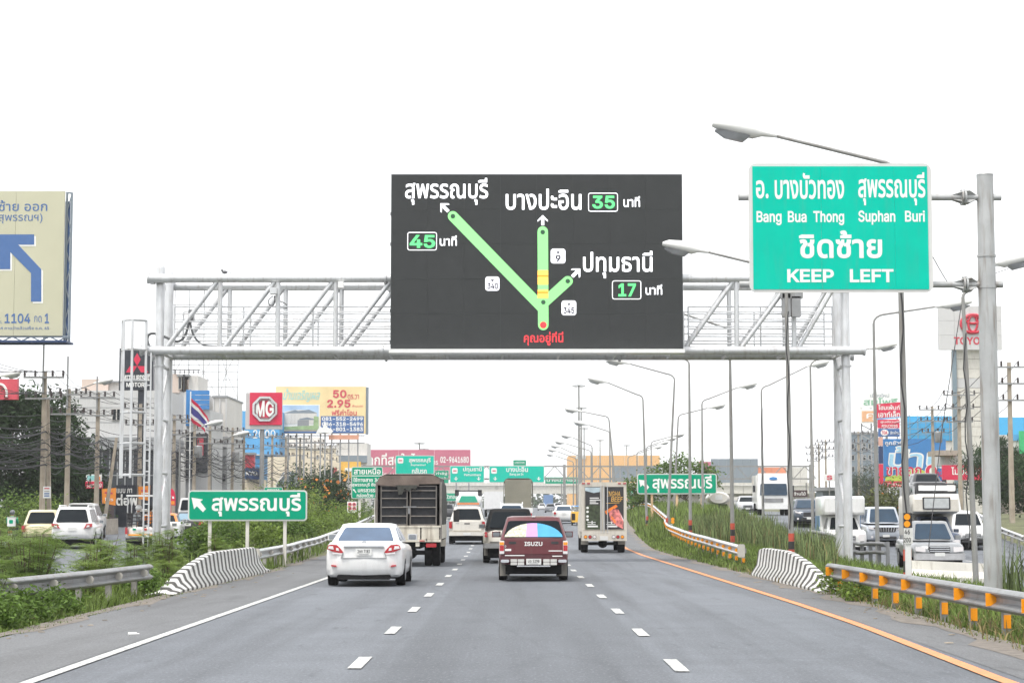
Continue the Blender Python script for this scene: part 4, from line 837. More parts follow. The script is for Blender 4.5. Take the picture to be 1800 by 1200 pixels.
# silver pickup ahead of it
Sil = paint('champagne_silver', (.64,.61,.54), .15, .35)
L_ = 5.0; c = car('silver_pickup', 'champagne silver pickup with black-roofed canopy, half hidden by the maroon pickup', 'pickup', 1.76, L_, 1.80, 1.12, Sil, place(896, 65.5, L_), zb=.55, cab=(.01,.30), cabw=.06, topw=.24, rake=(.28,.7), roofpm=mat('canopy_black', (.010,.010,.011), .6, var=.1, spec=.2), wr=.36, bow=.03, pillars=3)
y0 = -L_/2
for s in (-1,1):
    for z, m in ((.99,M_red),(.90,M_red)): obj('tail_light', MB().prism([(s*.78+.05*math.cos(2*PI*i/12), z+.045*math.sin(2*PI*i/12)) for i in range(12)], y0-.04, y0+.1), m, c)
    obj('mud_flap', MB().prism(rrect(s*.72-.13,s*.72+.13,.25,.58,.01), y0+.55, y0+.57), MATS['grey_mud_flap'], c)
obj('bumper', MB().loft([ring(y0-.12,y0+.2,.86,.08,z) for z in (.50,.53,.64,.66)]), mat('dull_grey_bumper', (.25,.25,.25), .5), c, 40)
obj('tailgate_line', MB().prism([(-.66,.70),(.66,.70),(.66,.715),(-.66,.715)], y0-.06, y0), M_under, c)
# white pickup with canopy
L_ = 5.1; c = car('white_pickup', 'white pickup with canopy and dark rear glass between the truck and the silver pickup', 'pickup', 1.80, L_, 1.84, 1.15, W2_paint, place(821, 97.5, L_), zb=.52, cab=(.01,.30), cabw=.06, topw=.28, rake=(.20,.7), wr=.37, bow=.03, pillars=3)
y0 = -L_/2
xprism(c, 'tail_light', rrect(.74,.88,.78,1.10,.04), y0+.04, .11, M_red)
obj('tailgate', MB().prism(rrect(-.70,.70,.68,1.12,.03), y0-.05, y0+.1), W2_paint, c); obj('tailgate_handle', MB().prism(rrect(-.14,.14,.98,1.03,.02), y0-.062, y0-.045), M_blk, c)
obj('bumper', MB().loft([ring(y0-.14,y0+.2,.88,.08,z) for z in (.42,.45,.58,.60)]), W2_paint, c, 40)
plate(c, '', y0-.16, .44, .36, .13)
for a, b in ((-.56,-.38),): obj('badge', MB().prism([(a,1.0),(b,1.0),(b,1.03),(a,1.03)], y0-.06, y0-.048), M_rim, c)
# dark covered truck
TR = mat('truck_canvas', (.045,.046,.040), .9, var=.25, scale=2, bump=.5); TRb = mat('truck_canvas_flap', (.16,.125,.105), .9, var=.3, scale=3, bump=.5); CRM = mat('cream_truck_paint', (.60,.56,.47), .5, var=.12, scale=3, dirt=.5)
M_cage = mat('cage_steel_dark', (.20,.185,.17), .55, .5, var=.25, dirt=.4)
def canopy_truck(name, label, loc, W, L, H, zf, flap=True, canvas=TR, cage=True, low=CRM):
    t = thing(name, label, 'truck', loc, 0, None, True); h = W/2; y0, y1 = -L/2, L/2 - 1.7
    sec = [(-h,zf+.3),(-h-.05,zf+.9),(-h-.02,H-.32),(-h+.10,H-.08),(-h+.3,H),(h-.3,H),(h-.10,H-.08),(h+.02,H-.32),(h+.05,zf+.9),(h,zf+.3)]
    inn = [(x*.965, z-.03 if z > zf+1 else z) for x, z in sec]
    mb = MB(); n = len(sec)
    for k, (ya, yb) in enumerate(((y0+.03, y1),)):
        v = [(x,ya,z) for x,z in sec]+[(x,yb,z) for x,z in sec]+[(x,ya,z) for x,z in inn]+[(x,yb,z) for x,z in inn]
        f = []
        for i in range(n-1): f += [(i,i+1,n+i+1,n+i),(2*n+i,3*n+i,3*n+i+1,2*n+i+1),(i,2*n+i,2*n+i+1,i+1)]
        mb.add(v, f)
    obj('canvas_cover', mb, canvas, t, 30)
    obj('front_wall', MB().box(-h+.05,h-.05,y1-.06,y1,zf+.3,H-.1), M_blk, t)
    obj('bed', MB().box(-h,h,y0+.02,y1,zf,zf+.1), M_under, t)
    for s in (-1,1): obj('side_board', MB().box(s*h-.03,s*h+.03,y0+.04,y1,zf+.05,zf+.48), low, t)
    cab = obj('cab', MB().loft([ring(y1+.1,L/2,h-.04,.15,.55),ring(y1+.1,L/2,h-.02,.15,1.2),ring(y1+.1,L/2-.2,h-.1,.15,1.95),ring(y1+.3,L/2-.4,h-.3,.15,2.02)]), low, t, 40)
    for s in (-1,1):
        for yw in (y0+1.15, L/2-.9): wheel(t, s*(h-.17), yw, .41, .24, s)
        if 1: wheel(t, s*(h-.42), y0+1.15, .41, .22, s)
    obj('chassis', MB().box(-.35,.35,y0+.2,L/2-.6,.55,zf), M_under, t); obj('rear_axle', MB().tube((-h+.2,y0+1.15,.41),(h-.2,y0+1.15,.41),.07,8).ball((0,y0+1.15,.41),.22,.18,.2), M_under, t)
    obj('underrun_bar', MB().box(-h+.3,h-.3,y0+.15,y0+.22,.42,.5), M_under, t)
    return t, h, y0, y1
Lt = 6.2; Yt = 61.5
t, h, y0, y1 = canopy_truck('covered_truck', 'dark canvas-covered truck with barred cage doors and cream tail, left lane', place(718, Yt, Lt), 1.98, Lt, 2.84, .80)
obj('canvas_flap', MB().prism([(-h+.02,2.50),(-.05,2.44),(.30,2.47),(.32,2.53),(h-.02,2.54),(h-.04,2.68),(h-.22,2.80),(-h+.22,2.80),(-h+.04,2.68)], y0-.02, y0+.03), TRb, t, 30)
obj('canvas_flap', MB().prism([(-.42,2.50),(.28,2.50),(.22,2.36),(.10,2.40),(.02,2.30),(-.12,2.40),(-.20,2.22),(-.32,2.20),(-.34,2.42)], y0-.035, y0-.01), TR, t)
for s in (-1,1):
    x0, x1 = (s*.03, s*(h-.12)); xa, xb = min(x0,x1), max(x0,x1)
    for x in (xa+.02, xb-.02): obj('cage_bar', MB().tube((x,y0+.05,1.27),(x,y0+.05,2.48),.022,6), M_cage, t)
    for z in (1.28,1.55,1.82,2.09,2.33,2.47): obj('cage_bar', MB().tube((xa,y0+.05,z),(xb,y0+.05,z),.018,6), M_cage, t)
    obj('door_panel', MB().box(xa+.02,xb-.02,y0+.08,y0+.09,1.28,2.46), mat('dark_mesh', (.014,.015,.018), .8, var=.4, scale=8), t)
    obj('corner_post', MB().box(s*h-.035,s*h+.035,y0-.01,y0+.06,.80,2.6), M_cage, t)
obj('latch', MB().box(-.02,.05,y0-.01,y0+.04,1.62,1.80).box(-.16,.24,y0,y0+.03,1.82,1.85), M_galv2, t)
for xa, xb in ((-h+.05,-.45),(-.41,.36),(.40,h-.05)): obj('tailboard', MB().prism(rrect(xa,xb,.84,1.20,.015), y0-.03, y0+.02), CRM, t)
obj('tailboard_rail', MB().box(-h-.01,h+.01,y0-.05,y0+.03,1.205,1.26), CRM, t); obj('tailboard_rail', MB().box(-h-.01,h+.01,y0-.05,y0+.03,.76,.835), CRM, t)
for s in (-1,1):
    obj('tail_light', MB().prism(rrect(s*.70-.16,s*.70+.16,.60,.72,.02), y0-.02, y0+.05), M_red, t); obj('reflector', MB().prism(rrect(s*.42-.08,s*.42+.08,.78,.81,.01), y0-.065, y0-.05), M_red, t)
    obj('mirror', MB().prism(rrect(s*(h+.32)-.1,s*(h+.32)+.1,1.35,1.75,.03), y1+1.2, y1+1.26), M_blk, t)
    for sx in (.1, -.25): obj('hook', MB().box(s*.55+sx*0-.015+.3*0, s*.55+.015, y0-.06, y0-.03, .80,.86), M_galv2, t)
obj('plate_lamp', MB().box(.22,.34,y0-.02,y0+.03,.62,.75), CRM, t); obj('side_strip', MB().box(-.95,-.3,y0+.0,y0+.04,.52,.66), CRM, t)
# far covered truck
t, h, y0, y1 = canopy_truck('covered_truck', 'far truck with drawn olive canvas cover above the white pickup ahead', place(911, 153, 6), 2.2, 6.0, 3.55, .95, canvas=mat('olive_canvas', (.16,.155,.115), .9, var=.15, scale=1.5, bump=.4), low=W_paint)
obj('rear_curtain', MB().prism(rrect(-1.02,1.02,1.3,3.46,.12), y0-.02, y0+.02), mat('olive_curtain', (.22,.21,.165), .9, var=.15, scale=1, bump=.5), t)
obj('tailboard', MB().box(-1.1,1.1,y0-.03,y0+.02,.9,1.3), W_paint, t); xprism(t, 'tail_light', rrect(.75,1.05,.7,.88,.03), y0, .05, M_red)
# box truck with printed doors
BX = mat('cream_box', (.60,.56,.49), .5, var=.08, scale=2, dirt=.3)
Lb = 6.0; loc = place(1061.5, 81.5, Lb); t = thing('box_truck', 'cream box truck with dark printed rear doors advertising beef, right lane', 'truck', loc, 0, None, True); y0 = -Lb/2
PXb = 81.5/FPX; bx = lambda u: (u-1061.5)*PXb; bz = lambda v: PZ(v, 81.5) - loc[2]
obj('box', MB().box(bx(1024),bx(1100.5),y0+.03,Lb/2-1.6,bz(934),bz(848)), BX, t)
obj('rear_frame', MB().box(bx(1022.5),bx(1027.5),y0-.03,y0+.03,bz(932),bz(847)).box(bx(1096.5),bx(1101.5),y0-.03,y0+.03,bz(932),bz(847)).box(bx(1027.5),bx(1096.5),y0-.03,y0+.03,bz(855),bz(847)), BX, t)
M_ad = mat('dark_print', (.035,.034,.036), .5, var=.1); M_adg = mat('green_print', (.045,.06,.03), .5, var=.6, scale=7); M_beef = mat('meat_print', (.66,.20,.19), .5, var=.8, scale=9); M_fl = mat('orange_print', (.85,.22,.03), .5, var=.25); M_gold = mat('gold_print', (.72,.42,.10), .5, var=.1); M_sky = mat('pale_blue_print', (.45,.55,.60), .5, var=.2, scale=3)
for ua, ub in ((1028,1061),(1062.5,1096)):
    d = obj('door', MB().box(bx(ua),bx(ub),y0-.02,y0+.03,bz(931),bz(855.5)), BX, t)
    a, b = (1029,1055) if ua < 1040 else (1063.3,1096.3)
    obj('print_panel', MB().box(bx(a),bx(b),y0-.026,y0-.019,bz(930),bz(855.5)), M_ad, d)
    def pp(pts, m, k, nm='print_shape'): obj(nm, MB().prism([(bx(u),bz(v)) for u,v in pts], y0-.026-k, y0-.025-k*.5), m, d)
    if ua < 1040:
        pp([(1029,856),(1055,856),(1055,864),(1044,866),(1029,862)], M_sky, .004); pp([(1029,890),(1040,886),(1055,888),(1055,930),(1029,930)], M_adg, .003)
        for v, e in ((874,1053),(877.5,1055),(880.5,1048),(883.5,1052)): pp([(1037,v),(e,v),(e,v+1.6),(1037,v+1.6)], M_let, .004, 'lettering')
        for v in (892,899,907,913): pp([(1031+2.4*math.cos(2*PI*i/8)+2, v+2.2*math.sin(2*PI*i/8)) for i in range(8)], M_let, .005)
    else:
        pp([(1063,898),(1083,886),(1086,890),(1070,900),(1066,904)], M_fl, .004)
        pp([(1071,899),(1079,893),(1087,895),(1093,905),(1096,915),(1095,929),(1085,924),(1074,915),(1071,906)], M_beef, .005)
        pp([(1086,896),(1096,912),(1096,916),(1091,905)], M_let, .006); pp([(1075,905),(1083,917),(1081,919),(1074,909)], M_fl, .006)
        text(d, 'INGHA', bx(1067), bx(1090.5), bz(872), bz(863), y0-.034, M_gold, .015, slant=.08); text(d, 'BEEF', bx(1074.5), bx(1094.5), bz(881), bz(873), y0-.034, M_gold, .02, slant=.08)
        pp([(1066,883.5),(1089,882.5),(1089,883.5),(1066,884.5)], M_gold, .004, 'lettering')
    o = 1036 if ua < 1040 else 1070
    for v in (919,922.5): pp([(o+(2 if v<920 else 0)-5,v-2),(o+16-5,v-2),(o+16-5,v-1),(o-3,v-1)], M_let, .004, 'lettering')
    pp([(o+4,915),(o+6,915),(o+6,920),(o+4,920)], M_let, .004); pp([(o-3,923),(o+15,923),(o+15,926),(o-3,926)], M_let, .004, 'lettering')
for u in (1056.5, 1061.7, 1068): obj('lock_rod', MB().tube((bx(u),y0-.06,bz(936)),(bx(u),y0-.06,bz(852)),.018,6), M_galv, t)
for u in (1026,1035,1089,1098): obj('marker_light', MB().box(bx(u)-.06,bx(u)+.06,y0-.06,y0-.03,bz(850.5),bz(848.3)), M_red, t)
obj('sill_panel', MB().box(bx(1022.5),bx(1101.5),y0-.05,y0+.1,bz(950),bz(932.5)), BX, t)
for u, m in ((1029.5,M_amber),(1037.3,M_red),(1045,M_clear),(1078.5,M_clear),(1086,M_red),(1093.7,M_amber)):
    obj('lamp_ring', MB().prism([(bx(u)+.075*math.cos(2*PI*i/14), bz(943)+.075*math.sin(2*PI*i/14)) for i in range(14)], y0-.06, y0-.045), M_blk, t)
    obj('tail_lamp', MB().prism([(bx(u)+.06*math.cos(2*PI*i/14), bz(943)+.06*math.sin(2*PI*i/14)) for i in range(14)], y0-.075, y0-.055), m, t)
plate(t, '', y0-.055, bz(949), .34, .17)
obj('cab', MB().loft([ring(Lb/2-1.55,Lb/2,.85,.15,.55),ring(Lb/2-1.55,Lb/2,.88,.15,1.2),ring(Lb/2-1.55,Lb/2-.2,.8,.15,1.95)]), BX, t, 40)
obj('chassis', MB().box(-.4,.4,y0+.2,Lb/2-.5,.5,bz(934)), M_under, t); obj('rear_axle', MB().tube((-.75,y0+1.1,.36),(.75,y0+1.1,.36),.07,8).ball((0,y0+1.1,.36),.2,.16,.18), M_under, t)
for s in (-1,1):
    wheel(t, s*.76, y0+1.1, .36, .28, s); wheel(t, s*.76, Lb/2-.85, .36, .2, s)
    obj('mud_flap', MB().prism(rrect(s*.76-.15,s*.76+.15,.33,.62,.01), y0+.6, y0+.62), MATS['grey_mud_flap'], t)
    obj('mirror', MB().prism(rrect(s*1.08-.08,s*1.08+.08,1.3,1.6,.03), Lb/2-.9, Lb/2-.85), M_blk, t)
# pale SUV with roof rails, tanker, far sedan, tiny three-wheeler
L_ = 4.7; c = car('pale_blue_suv', 'pale silver SUV with tinted rear glass under the far olive truck', 'car', 1.80, L_, 1.90, 1.15, paint('pale_silver', (.62,.64,.66), .2), place(899, 112, L_), zb=.4, cab=(.01,.28), cabw=.07, topw=.30, rake=(.22,.8), glass=M_glassb, wr=.36)
for s in (-1,1): obj('roof_rail', MB().path([(s*.62,-1.9,1.85),(s*.62,-1.8,1.96),(s*.62,.6,1.96),(s*.62,.7,1.88)], .03, 6), M_white, c)
xprism(c, 'tail_light', rrect(.70,.86,.85,1.15,.04), -L_/2+.05, .11, M_red)
L_ = 4.5; c = car('far_white_sedan', 'small far white saloon car by the box truck left side', 'car', 1.76, L_, 1.46, 1.0, W_paint, place(991.5, 158, L_), cab=(.1,.26), topw=.30, rake=(.8,.95), glass=M_glassb, bow=.1)
xprism(c, 'tail_light', rrect(.62,.82,.72,.92,.04), -L_/2+.06, .12, M_red); plate(c, '', -L_/2-.11, .72)
loc = place(823, 178, 8); t = thing('tanker_truck', 'white and green tank truck ahead of the white canopy pickup', 'truck', loc, 0, None, True)
Mg = mat('tank_green', (.02,.38,.24), .4, var=.05); Mo = mat('tank_orange_band', (.75,.25,.08), .5, var=.05)
el = lambda k, y: [(1.15*k*math.cos(2*PI*j/18), y, 1.75 + .80*k*math.sin(2*PI*j/18)) for j in range(18)]
obj('tank', MB().loft([el(.82,-4),el(.97,-3.9),el(1,-3.7),el(1,2)]), W_paint, t, 40)
obj('end_panel', MB().prism([(-.85,1.65),(.85,1.65),(.62,2.2),(-.62,2.2)], -4.05, -3.98), Mg, t); obj('band', MB().prism([(-.98,1.45),(.98,1.45),(.95,1.6),(-.95,1.6)], -4.03, -3.93), Mo, t)
obj('bumper', MB().box(-1.15,1.15,-4.1,-3.8,.75,1.1), Mo, t); xprism(t, 'tail_light', rrect(.7,1.05,.8,1.0,.03), -4.12, .03, M_red)
obj('cab', MB().loft([ring(2.2,4,1.15,.2,.6),ring(2.2,4,1.15,.2,2),ring(2.3,3.7,1.05,.2,2.75)]), W_paint, t, 40)
obj('top_rack', MB().box(-1.2,-.85,-3.6,-3.2,2.2,2.75).box(.85,1.2,-3.6,-3.2,2.2,2.75).box(-1.2,1.2,-3.6,-3.4,2.6,2.72), M_blk, t)
for s in (-1,1):
    for yw in (-3,-1.9,3): wheel(t, s*.95, yw, .45, .28, s)
loc = place(1017, 150, 2.6); t = thing('orange_three_wheeler', 'small yellow three-wheeler with a blue roof left of the box truck', 'three-wheeler', loc, 0, None, True)
My = paint('yellow', (.75,.42,.04)); obj('body', MB().loft([ring(-1.3,1.1,.5,.12,.25),ring(-1.3,1.2,.55,.12,.6),ring(-1.25,.8,.52,.12,1.05)]), My, t, 40)
obj('canopy', MB().loft([ring(-1.25,.7,.52,.12,1.42),ring(-1.2,.65,.48,.12,1.5)]), paint('blue', (.03,.2,.5)), t, 40)
for x in (-.46,.46):
    for y in (-1.2,.6): obj('pole', MB().tube((x,y,1.0),(x,y,1.44),.025,6), M_galv2, t)
    wheel(t, x, -.8, .24, .12, 1 if x > 0 else -1)
wheel(t, 0, 1.1, .24, .12, 1)
# small traffic far under the bridge
for i, (u, Y, W, H, nm, lb, pm) in enumerate(((953,430,1.8,1.5,'far_white_car','tiny white car far ahead under the bridge, centre of the road',W_paint),(968,330,1.8,1.5,'far_grey_car','tiny grey car right of the far olive truck',paint('grey', (.2,.21,.23))),
        (981,400,1.8,1.6,'far_silver_car','tiny silver car above the far white saloon',paint('silver', (.5,.51,.53), .4)),(785,205,1.75,1.5,'far_dark_car','dark car half hidden left of the white pickup',paint('charcoal', (.05,.05,.055))))):
    car(nm, lb, 'car', W, 4.4, H, .98, pm, place(u, Y, 4.4), side=False)
for u, Y, W, H, lb, col in ((964,500,2.4,3.6,'tiny blue box lorry far ahead under the bridge',(.12,.22,.42)),(868,230,2.3,2.9,'white box lorry half hidden left of the far olive truck',(.7,.7,.7)),(742,240,2.4,2.6,'dark blue lorry glimpsed right of the covered truck',(.06,.09,.22))):
    loc = place(u, Y, 6); t = thing('far_lorry', lb, 'truck', loc, 0, None, True); pm = paint('lorry%d' % u, col)
    obj('box', MB().loft([ring(-3,1.2,W/2,.06,.9),ring(-3,1.2,W/2,.06,H)]), pm, t, 40); obj('cab', MB().loft([ring(1.4,3,W/2-.05,.15,.5),ring(1.4,2.8,W/2-.1,.15,2.3)]), W_paint, t, 40)
    for s in (-1,1):
        for yw in (-2,2): wheel(t, s*(W/2-.2), yw, .42, .26, s)
# ---------------------------------------------------------------- frontage road traffic (left)
HD = R(6)
L_ = 4.8; c = car('white_suv', 'white SUV on the frontage road, nearest there, half behind leafy shrubs', 'car', 1.85, L_, 1.86, 1.12, W_paint, place(116, 88, L_), HD, zb=.42, cab=(.01,.28), cabw=.06, topw=.27, rake=(.32,.85), wr=.39, bow=.06, pillars=3)
xprism(c, 'tail_light', [(.52,.90),(.88,.98),(.88,1.12),(.62,1.10)], -L_/2+.05, .13, M_red); xprism(c, 'light_unit', [(.62,.95),(.76,.97),(.76,1.05),(.66,1.04)], -L_/2-.09, .012, M_clear); plate(c, '', -L_/2-.08, .80)
for s in (-1,1): obj('roof_rail', MB().path([(s*.62,-1.9,1.82),(s*.62,-1.8,1.91),(s*.62,.6,1.91),(s*.62,.7,1.84)], .03, 6), M_white, c)
L_ = 5.1; c = car('white_pickup', 'white pickup with canopy and roof spoiler directly ahead of the nearest white SUV', 'pickup', 1.85, L_, 1.95, 1.22, W_paint, place(132, 108, L_), HD, zb=.5, cab=(.01,.30), cabw=.06, topw=.27, rake=(.3,.8), wr=.40, pillars=3); xprism(c, 'tail_light', rrect(.74,.90,.9,1.2,.04), -L_/2+.05, .12, M_red)
obj('spoiler', MB().loft([ring(-L_/2+.2,-L_/2+.5,.66,.05,1.86),ring(-L_/2+.2,-L_/2+.5,.64,.05,1.92)]), W_paint, c)
L_ = 5.0; c = car('cream_pickup', 'cream old pickup with canopy left of the nearest white SUV', 'pickup', 1.75, L_, 1.72, 1.06, paint('pale_yellow', (.66,.58,.38)), place(62, 90, L_), HD, zb=.48, cab=(.01,.30), cabw=.06, topw=.27, rake=(.25,.8), wr=.36, pillars=3)
xprism(c, 'tail_light', rrect(.74,.87,.72,1.0,.02), -L_/2+.04, .1, M_red)
L_ = 4.6; c = car('black_car', 'black hatchback with pale blue rear glass right of the left gantry leg', 'car', 1.76, L_, 1.48, 1.0, paint('black', (.012,.012,.014)), place(322, 109, L_), HD, cab=(.03,.27), cabw=.1, topw=.32, rake=(.6,.9), glass=mat('pale_glass', (.20,.30,.38), .15, var=.1), bow=.08)
xprism(c, 'tail_light', rrect(.56,.82,.75,.92,.05), -L_/2+.06, .14, M_red); plate(c, '', -L_/2-.09, .70)
L_ = 4.6; car('white_taxi', 'white and orange car mostly hidden behind the left gantry leg', 'car', 1.74, L_, 1.46, 1.0, W_paint, place(278, 103, L_), HD, cab=(.1,.26), roofpm=paint('taxi_orange', (.7,.22,.03)))
L_ = 4.9; c = car('white_van', 'white van roof rising behind the left green arrow sign', 'van', 1.75, L_, 2.15, 1.3, W_paint, place(328, 128, L_), HD, zb=.4, cab=(.0,.1), cabw=.04, topw=.2, rake=(.1,.5), pillars=3)
L_ = 5.0; car('dark_pickup', 'dark pickup visible only beneath the left green arrow sign', 'pickup', 1.8, L_, 1.75, 1.1, paint('charcoal', (.05,.05,.055)), place(383, 122, L_), HD, zb=.4, wr=.38)
# open pickup with a cage and passengers
L_ = 5.0; locp = place(246, 84, L_); c = car('caged_pickup', 'white pickup with black cage sides carrying people beside the left gantry leg', 'pickup', 1.76, L_, 1.78, 1.02, W2_paint, locp, HD, zb=.5, cab=(.42,.24), cabw=.1, topw=.28, rake=(.15,.7), wr=.36)
y0 = -L_/2
for s in (-1,1):
    for z in (1.12,1.27,1.42,1.57): obj('cage_bar', MB().tube((s*.82,y0+.05,z),(s*.82,y0+2.1,z),.022,6), M_blk, c)
    for y in (.05,.7,1.4,2.1): obj('cage_post', MB().tube((s*.82,y0+y,1.0),(s*.82,y0+y,1.62),.025,6), M_blk, c)
for z in (1.12,1.27,1.42,1.57): obj('cage_bar', MB().tube((-.82,y0+.05,z),(.82,y0+.05,z),.022,6), M_blk, c)
for k in range(1,8): obj('cage_post', MB().tube((-.82+1.64*k/8,y0+.05,1.0),(-.82+1.64*k/8,y0+.05,1.6),.016,6), M_blk, c)
for x in (-.8,.8):
    for y in (.1,2.1): obj('canopy_post', MB().tube((x,y0+y,1.6),(x,y0+y,2.30),.025,6), M_galv, c)
obj('canopy_roof', MB().box(-.86,.86,y0+.0,y0+2.2,2.30,2.36), M_white, c)
xprism(c, 'tail_light', rrect(.78,.88,.72,1.0,.02), y0+.04, .1, M_red); obj('tail_stripe', MB().box(-.74,.74,y0-.05,y0,.66,.72), M_refl, c)
for x, m in ((-.5,M_greend),(-.3,M_clear),(-.05,M_redp),(.2,M_clear),(.45,M_greend)): obj('sticker', MB().box(x-.07,x+.07,y0-.06,y0-.03,.88,.97), m, c)
obj('bumper', MB().box(-.85,.85,y0-.12,y0,.42,.56), M_blk, c)

# ---------------------------------------------------------------- people
M_skin = mat('skin', (.30,.17,.10), .6, var=.05); M_jg = mat('green_jacket', (.03,.36,.18), .8, var=.15); M_trs = mat('dark_trousers', (.02,.02,.025), .8); M_hair = mat('black_hair', (.01,.009,.009), .6)
M_vest = mat('orange_vest', (.80,.25,.03), .7, var=.1); M_shirt = mat('grey_shirt', (.25,.27,.28), .8)
def figure(label, loc, rot, joints, radii, edges, skin_m, cloth, head, headgear, gear_m):
    """one continuous skinned body; clothing shells follow as children"""
    t = thing('person', label, 'person', loc, rot, None, True)
    me = bpy.data.meshes.new('body'); me.from_pydata(joints, edges, []); o = link_mesh('body', me, t); me.materials.append(skin_m)
    sk = o.modifiers.new('skin', 'SKIN'); sk.use_smooth_shade = True
    for i, r in enumerate(radii): me.skin_vertices[0].data[i].radius = (r, r)
    me.skin_vertices[0].data[0].use_root = True
    su = o.modifiers.new('smooth', 'SUBSURF'); su.levels = 1; su.render_levels = 1
    obj('headgear', MB().ball(head, *headgear), gear_m, t, 60)
    for nm, chain, m in cloth:
        mb = MB(); mb.path([joints[i] for i in chain[0]], [chain[1][k] for k in range(len(chain[0]))], 10); obj(nm, mb, m, t, 60)
    return t
def sitter(label, loc, rot, shirt, trous, gear, arms_fwd=.5, legs=True):
    J = [(0,0,.0),(0,.02,.22),(0,.04,.42),(0,.05,.52),(0,.06,.60),(0,.08,.72),(-.19,.04,.42),(-.24,.2,.22),(-.20,.2+arms_fwd*.5,.20),(.19,.04,.42),(.24,.2,.22),(.20,.2+arms_fwd*.5,.20),(-.12,.08,-.02),(-.17,.45,.02),(-.17,.40,-.40),(.12,.08,-.02),(.17,.45,.02),(.17,.40,-.40),(-.17,.52,-.43),(.17,.52,-.43)]
    E_ = [(0,1),(1,2),(2,3),(3,4),(4,5),(2,6),(6,7),(7,8),(2,9),(9,10),(10,11),(0,12),(12,13),(13,14),(14,18),(0,15),(15,16),(16,17),(17,19)]
    rad = [.13,.13,.12,.06,.075,.085,.06,.045,.035,.06,.045,.035,.08,.065,.045,.08,.065,.045,.04,.04]
    return figure(label, loc, rot, J, rad, E_, M_skin, [('jacket', ((0,1,2,3), (.165,.175,.18,.08)), shirt), ('sleeve', ((6,7,8), (.08,.065,.05)), shirt), ('sleeve', ((9,10,11), (.08,.065,.05)), shirt),
        ('trouser_leg', ((12,13,14), (.1,.085,.07)), trous), ('trouser_leg', ((15,16,17), (.1,.085,.07)), trous)], (0,.075,.70), (.125,.145,.135), gear)
# delivery rider on a motorcycle
lr = place(13, 96, 1.9); mt = thing('motorcycle', 'motorcycle ridden along the left verge of the frontage road', 'motorcycle', lr, HD, None, True)
for y in (-.65,.65):
    w_ = obj('wheel', MB().loft([[(a, y + q*math.cos(2*PI*j/18), .29 + q*math.sin(2*PI*j/18)) for j in range(18)] for q, a in ((.2,-.05),(.28,-.05),(.3,0),(.28,.05),(.2,.05))]), M_dark, mt, 40); obj('rim', MB().loft([[(a, y + .2*math.cos(2*PI*j/12), .29 + .2*math.sin(2*PI*j/12)) for j in range(12)] for a in (-.02,.02)]), M_rim, w_)
obj('frame', MB().loft([ring(-.6,.35,.12,.05,.35),ring(-.75,.45,.15,.05,.6),ring(-.8,.2,.13,.05,.72)]), M_blk, mt, 40); obj('seat', MB().loft([ring(-.75,.15,.13,.06,.72),ring(-.72,.12,.12,.06,.80)]), M_under, mt, 40)
obj('fork', MB().tube((-.07,.65,.29),(-.07,.42,.95),.025,6).tube((.07,.65,.29),(.07,.42,.95),.025,6), M_galv2, mt); obj('handlebar', MB().path([(-.34,.32,1.0),(-.15,.42,.98),(.15,.42,.98),(.34,.32,1.0)], .018, 6), M_blk, mt)
obj('tail_light', MB().box(-.1,.1,-.86,-.78,.58,.68), M_red, mt); plate(mt, '', -.84, .40, .2, .15)
g = G(lr[0], lr[1])
sitter('motorcycle rider in a green jacket and grey helmet at the left verge', (lr[0], lr[1]-.15, lr[2]+.86), HD, M_jg, M_trs, mat('grey_helmet', (.10,.11,.12), .3, coat=.5))
bgp = thing('delivery_bag', 'white insulated delivery bag on the green-jacketed rider back', 'bag', (lr[0]+.06, lr[1]-.45, lr[2]+.88), HD, None, True)
obj('bag_body', MB().loft([ring(-.2,.10,.19,.05,z) for z in (.02,.05,.44,.47)]), M_white, bgp, 40); obj('print', MB().prism(rrect(-.09,.09,.15,.33,.03), -.215, -.2), M_greend, bgp); obj('flap', MB().loft([ring(-.22,.11,.20,.05,z) for z in (.44,.48)]), M_conc_disc, bgp, 40)
rp = Matrix.Rotation(HD, 4, 'Z')
for k, (x, y, sh, gear, lb) in enumerate(((-.45,.55,M_shirt,M_white,'passenger with a white hat sitting in the caged pickup bed'),(.1,.5,M_vest,M_hair,'passenger in an orange vest sitting in the caged pickup bed'),(.5,1.1,mat('purple_shirt', (.2,.08,.25), .8),M_hair,'passenger in a purple shirt at the front of the caged pickup bed'))):
    p = rp @ Vector((x, y0 + y, 0)); sitter(lb, (locp[0]+p.x, locp[1]+p.y, locp[2]+1.12), HD + (PI if k == 1 else PI/2*(1 if k else -1)), sh, M_trs, gear, .2)

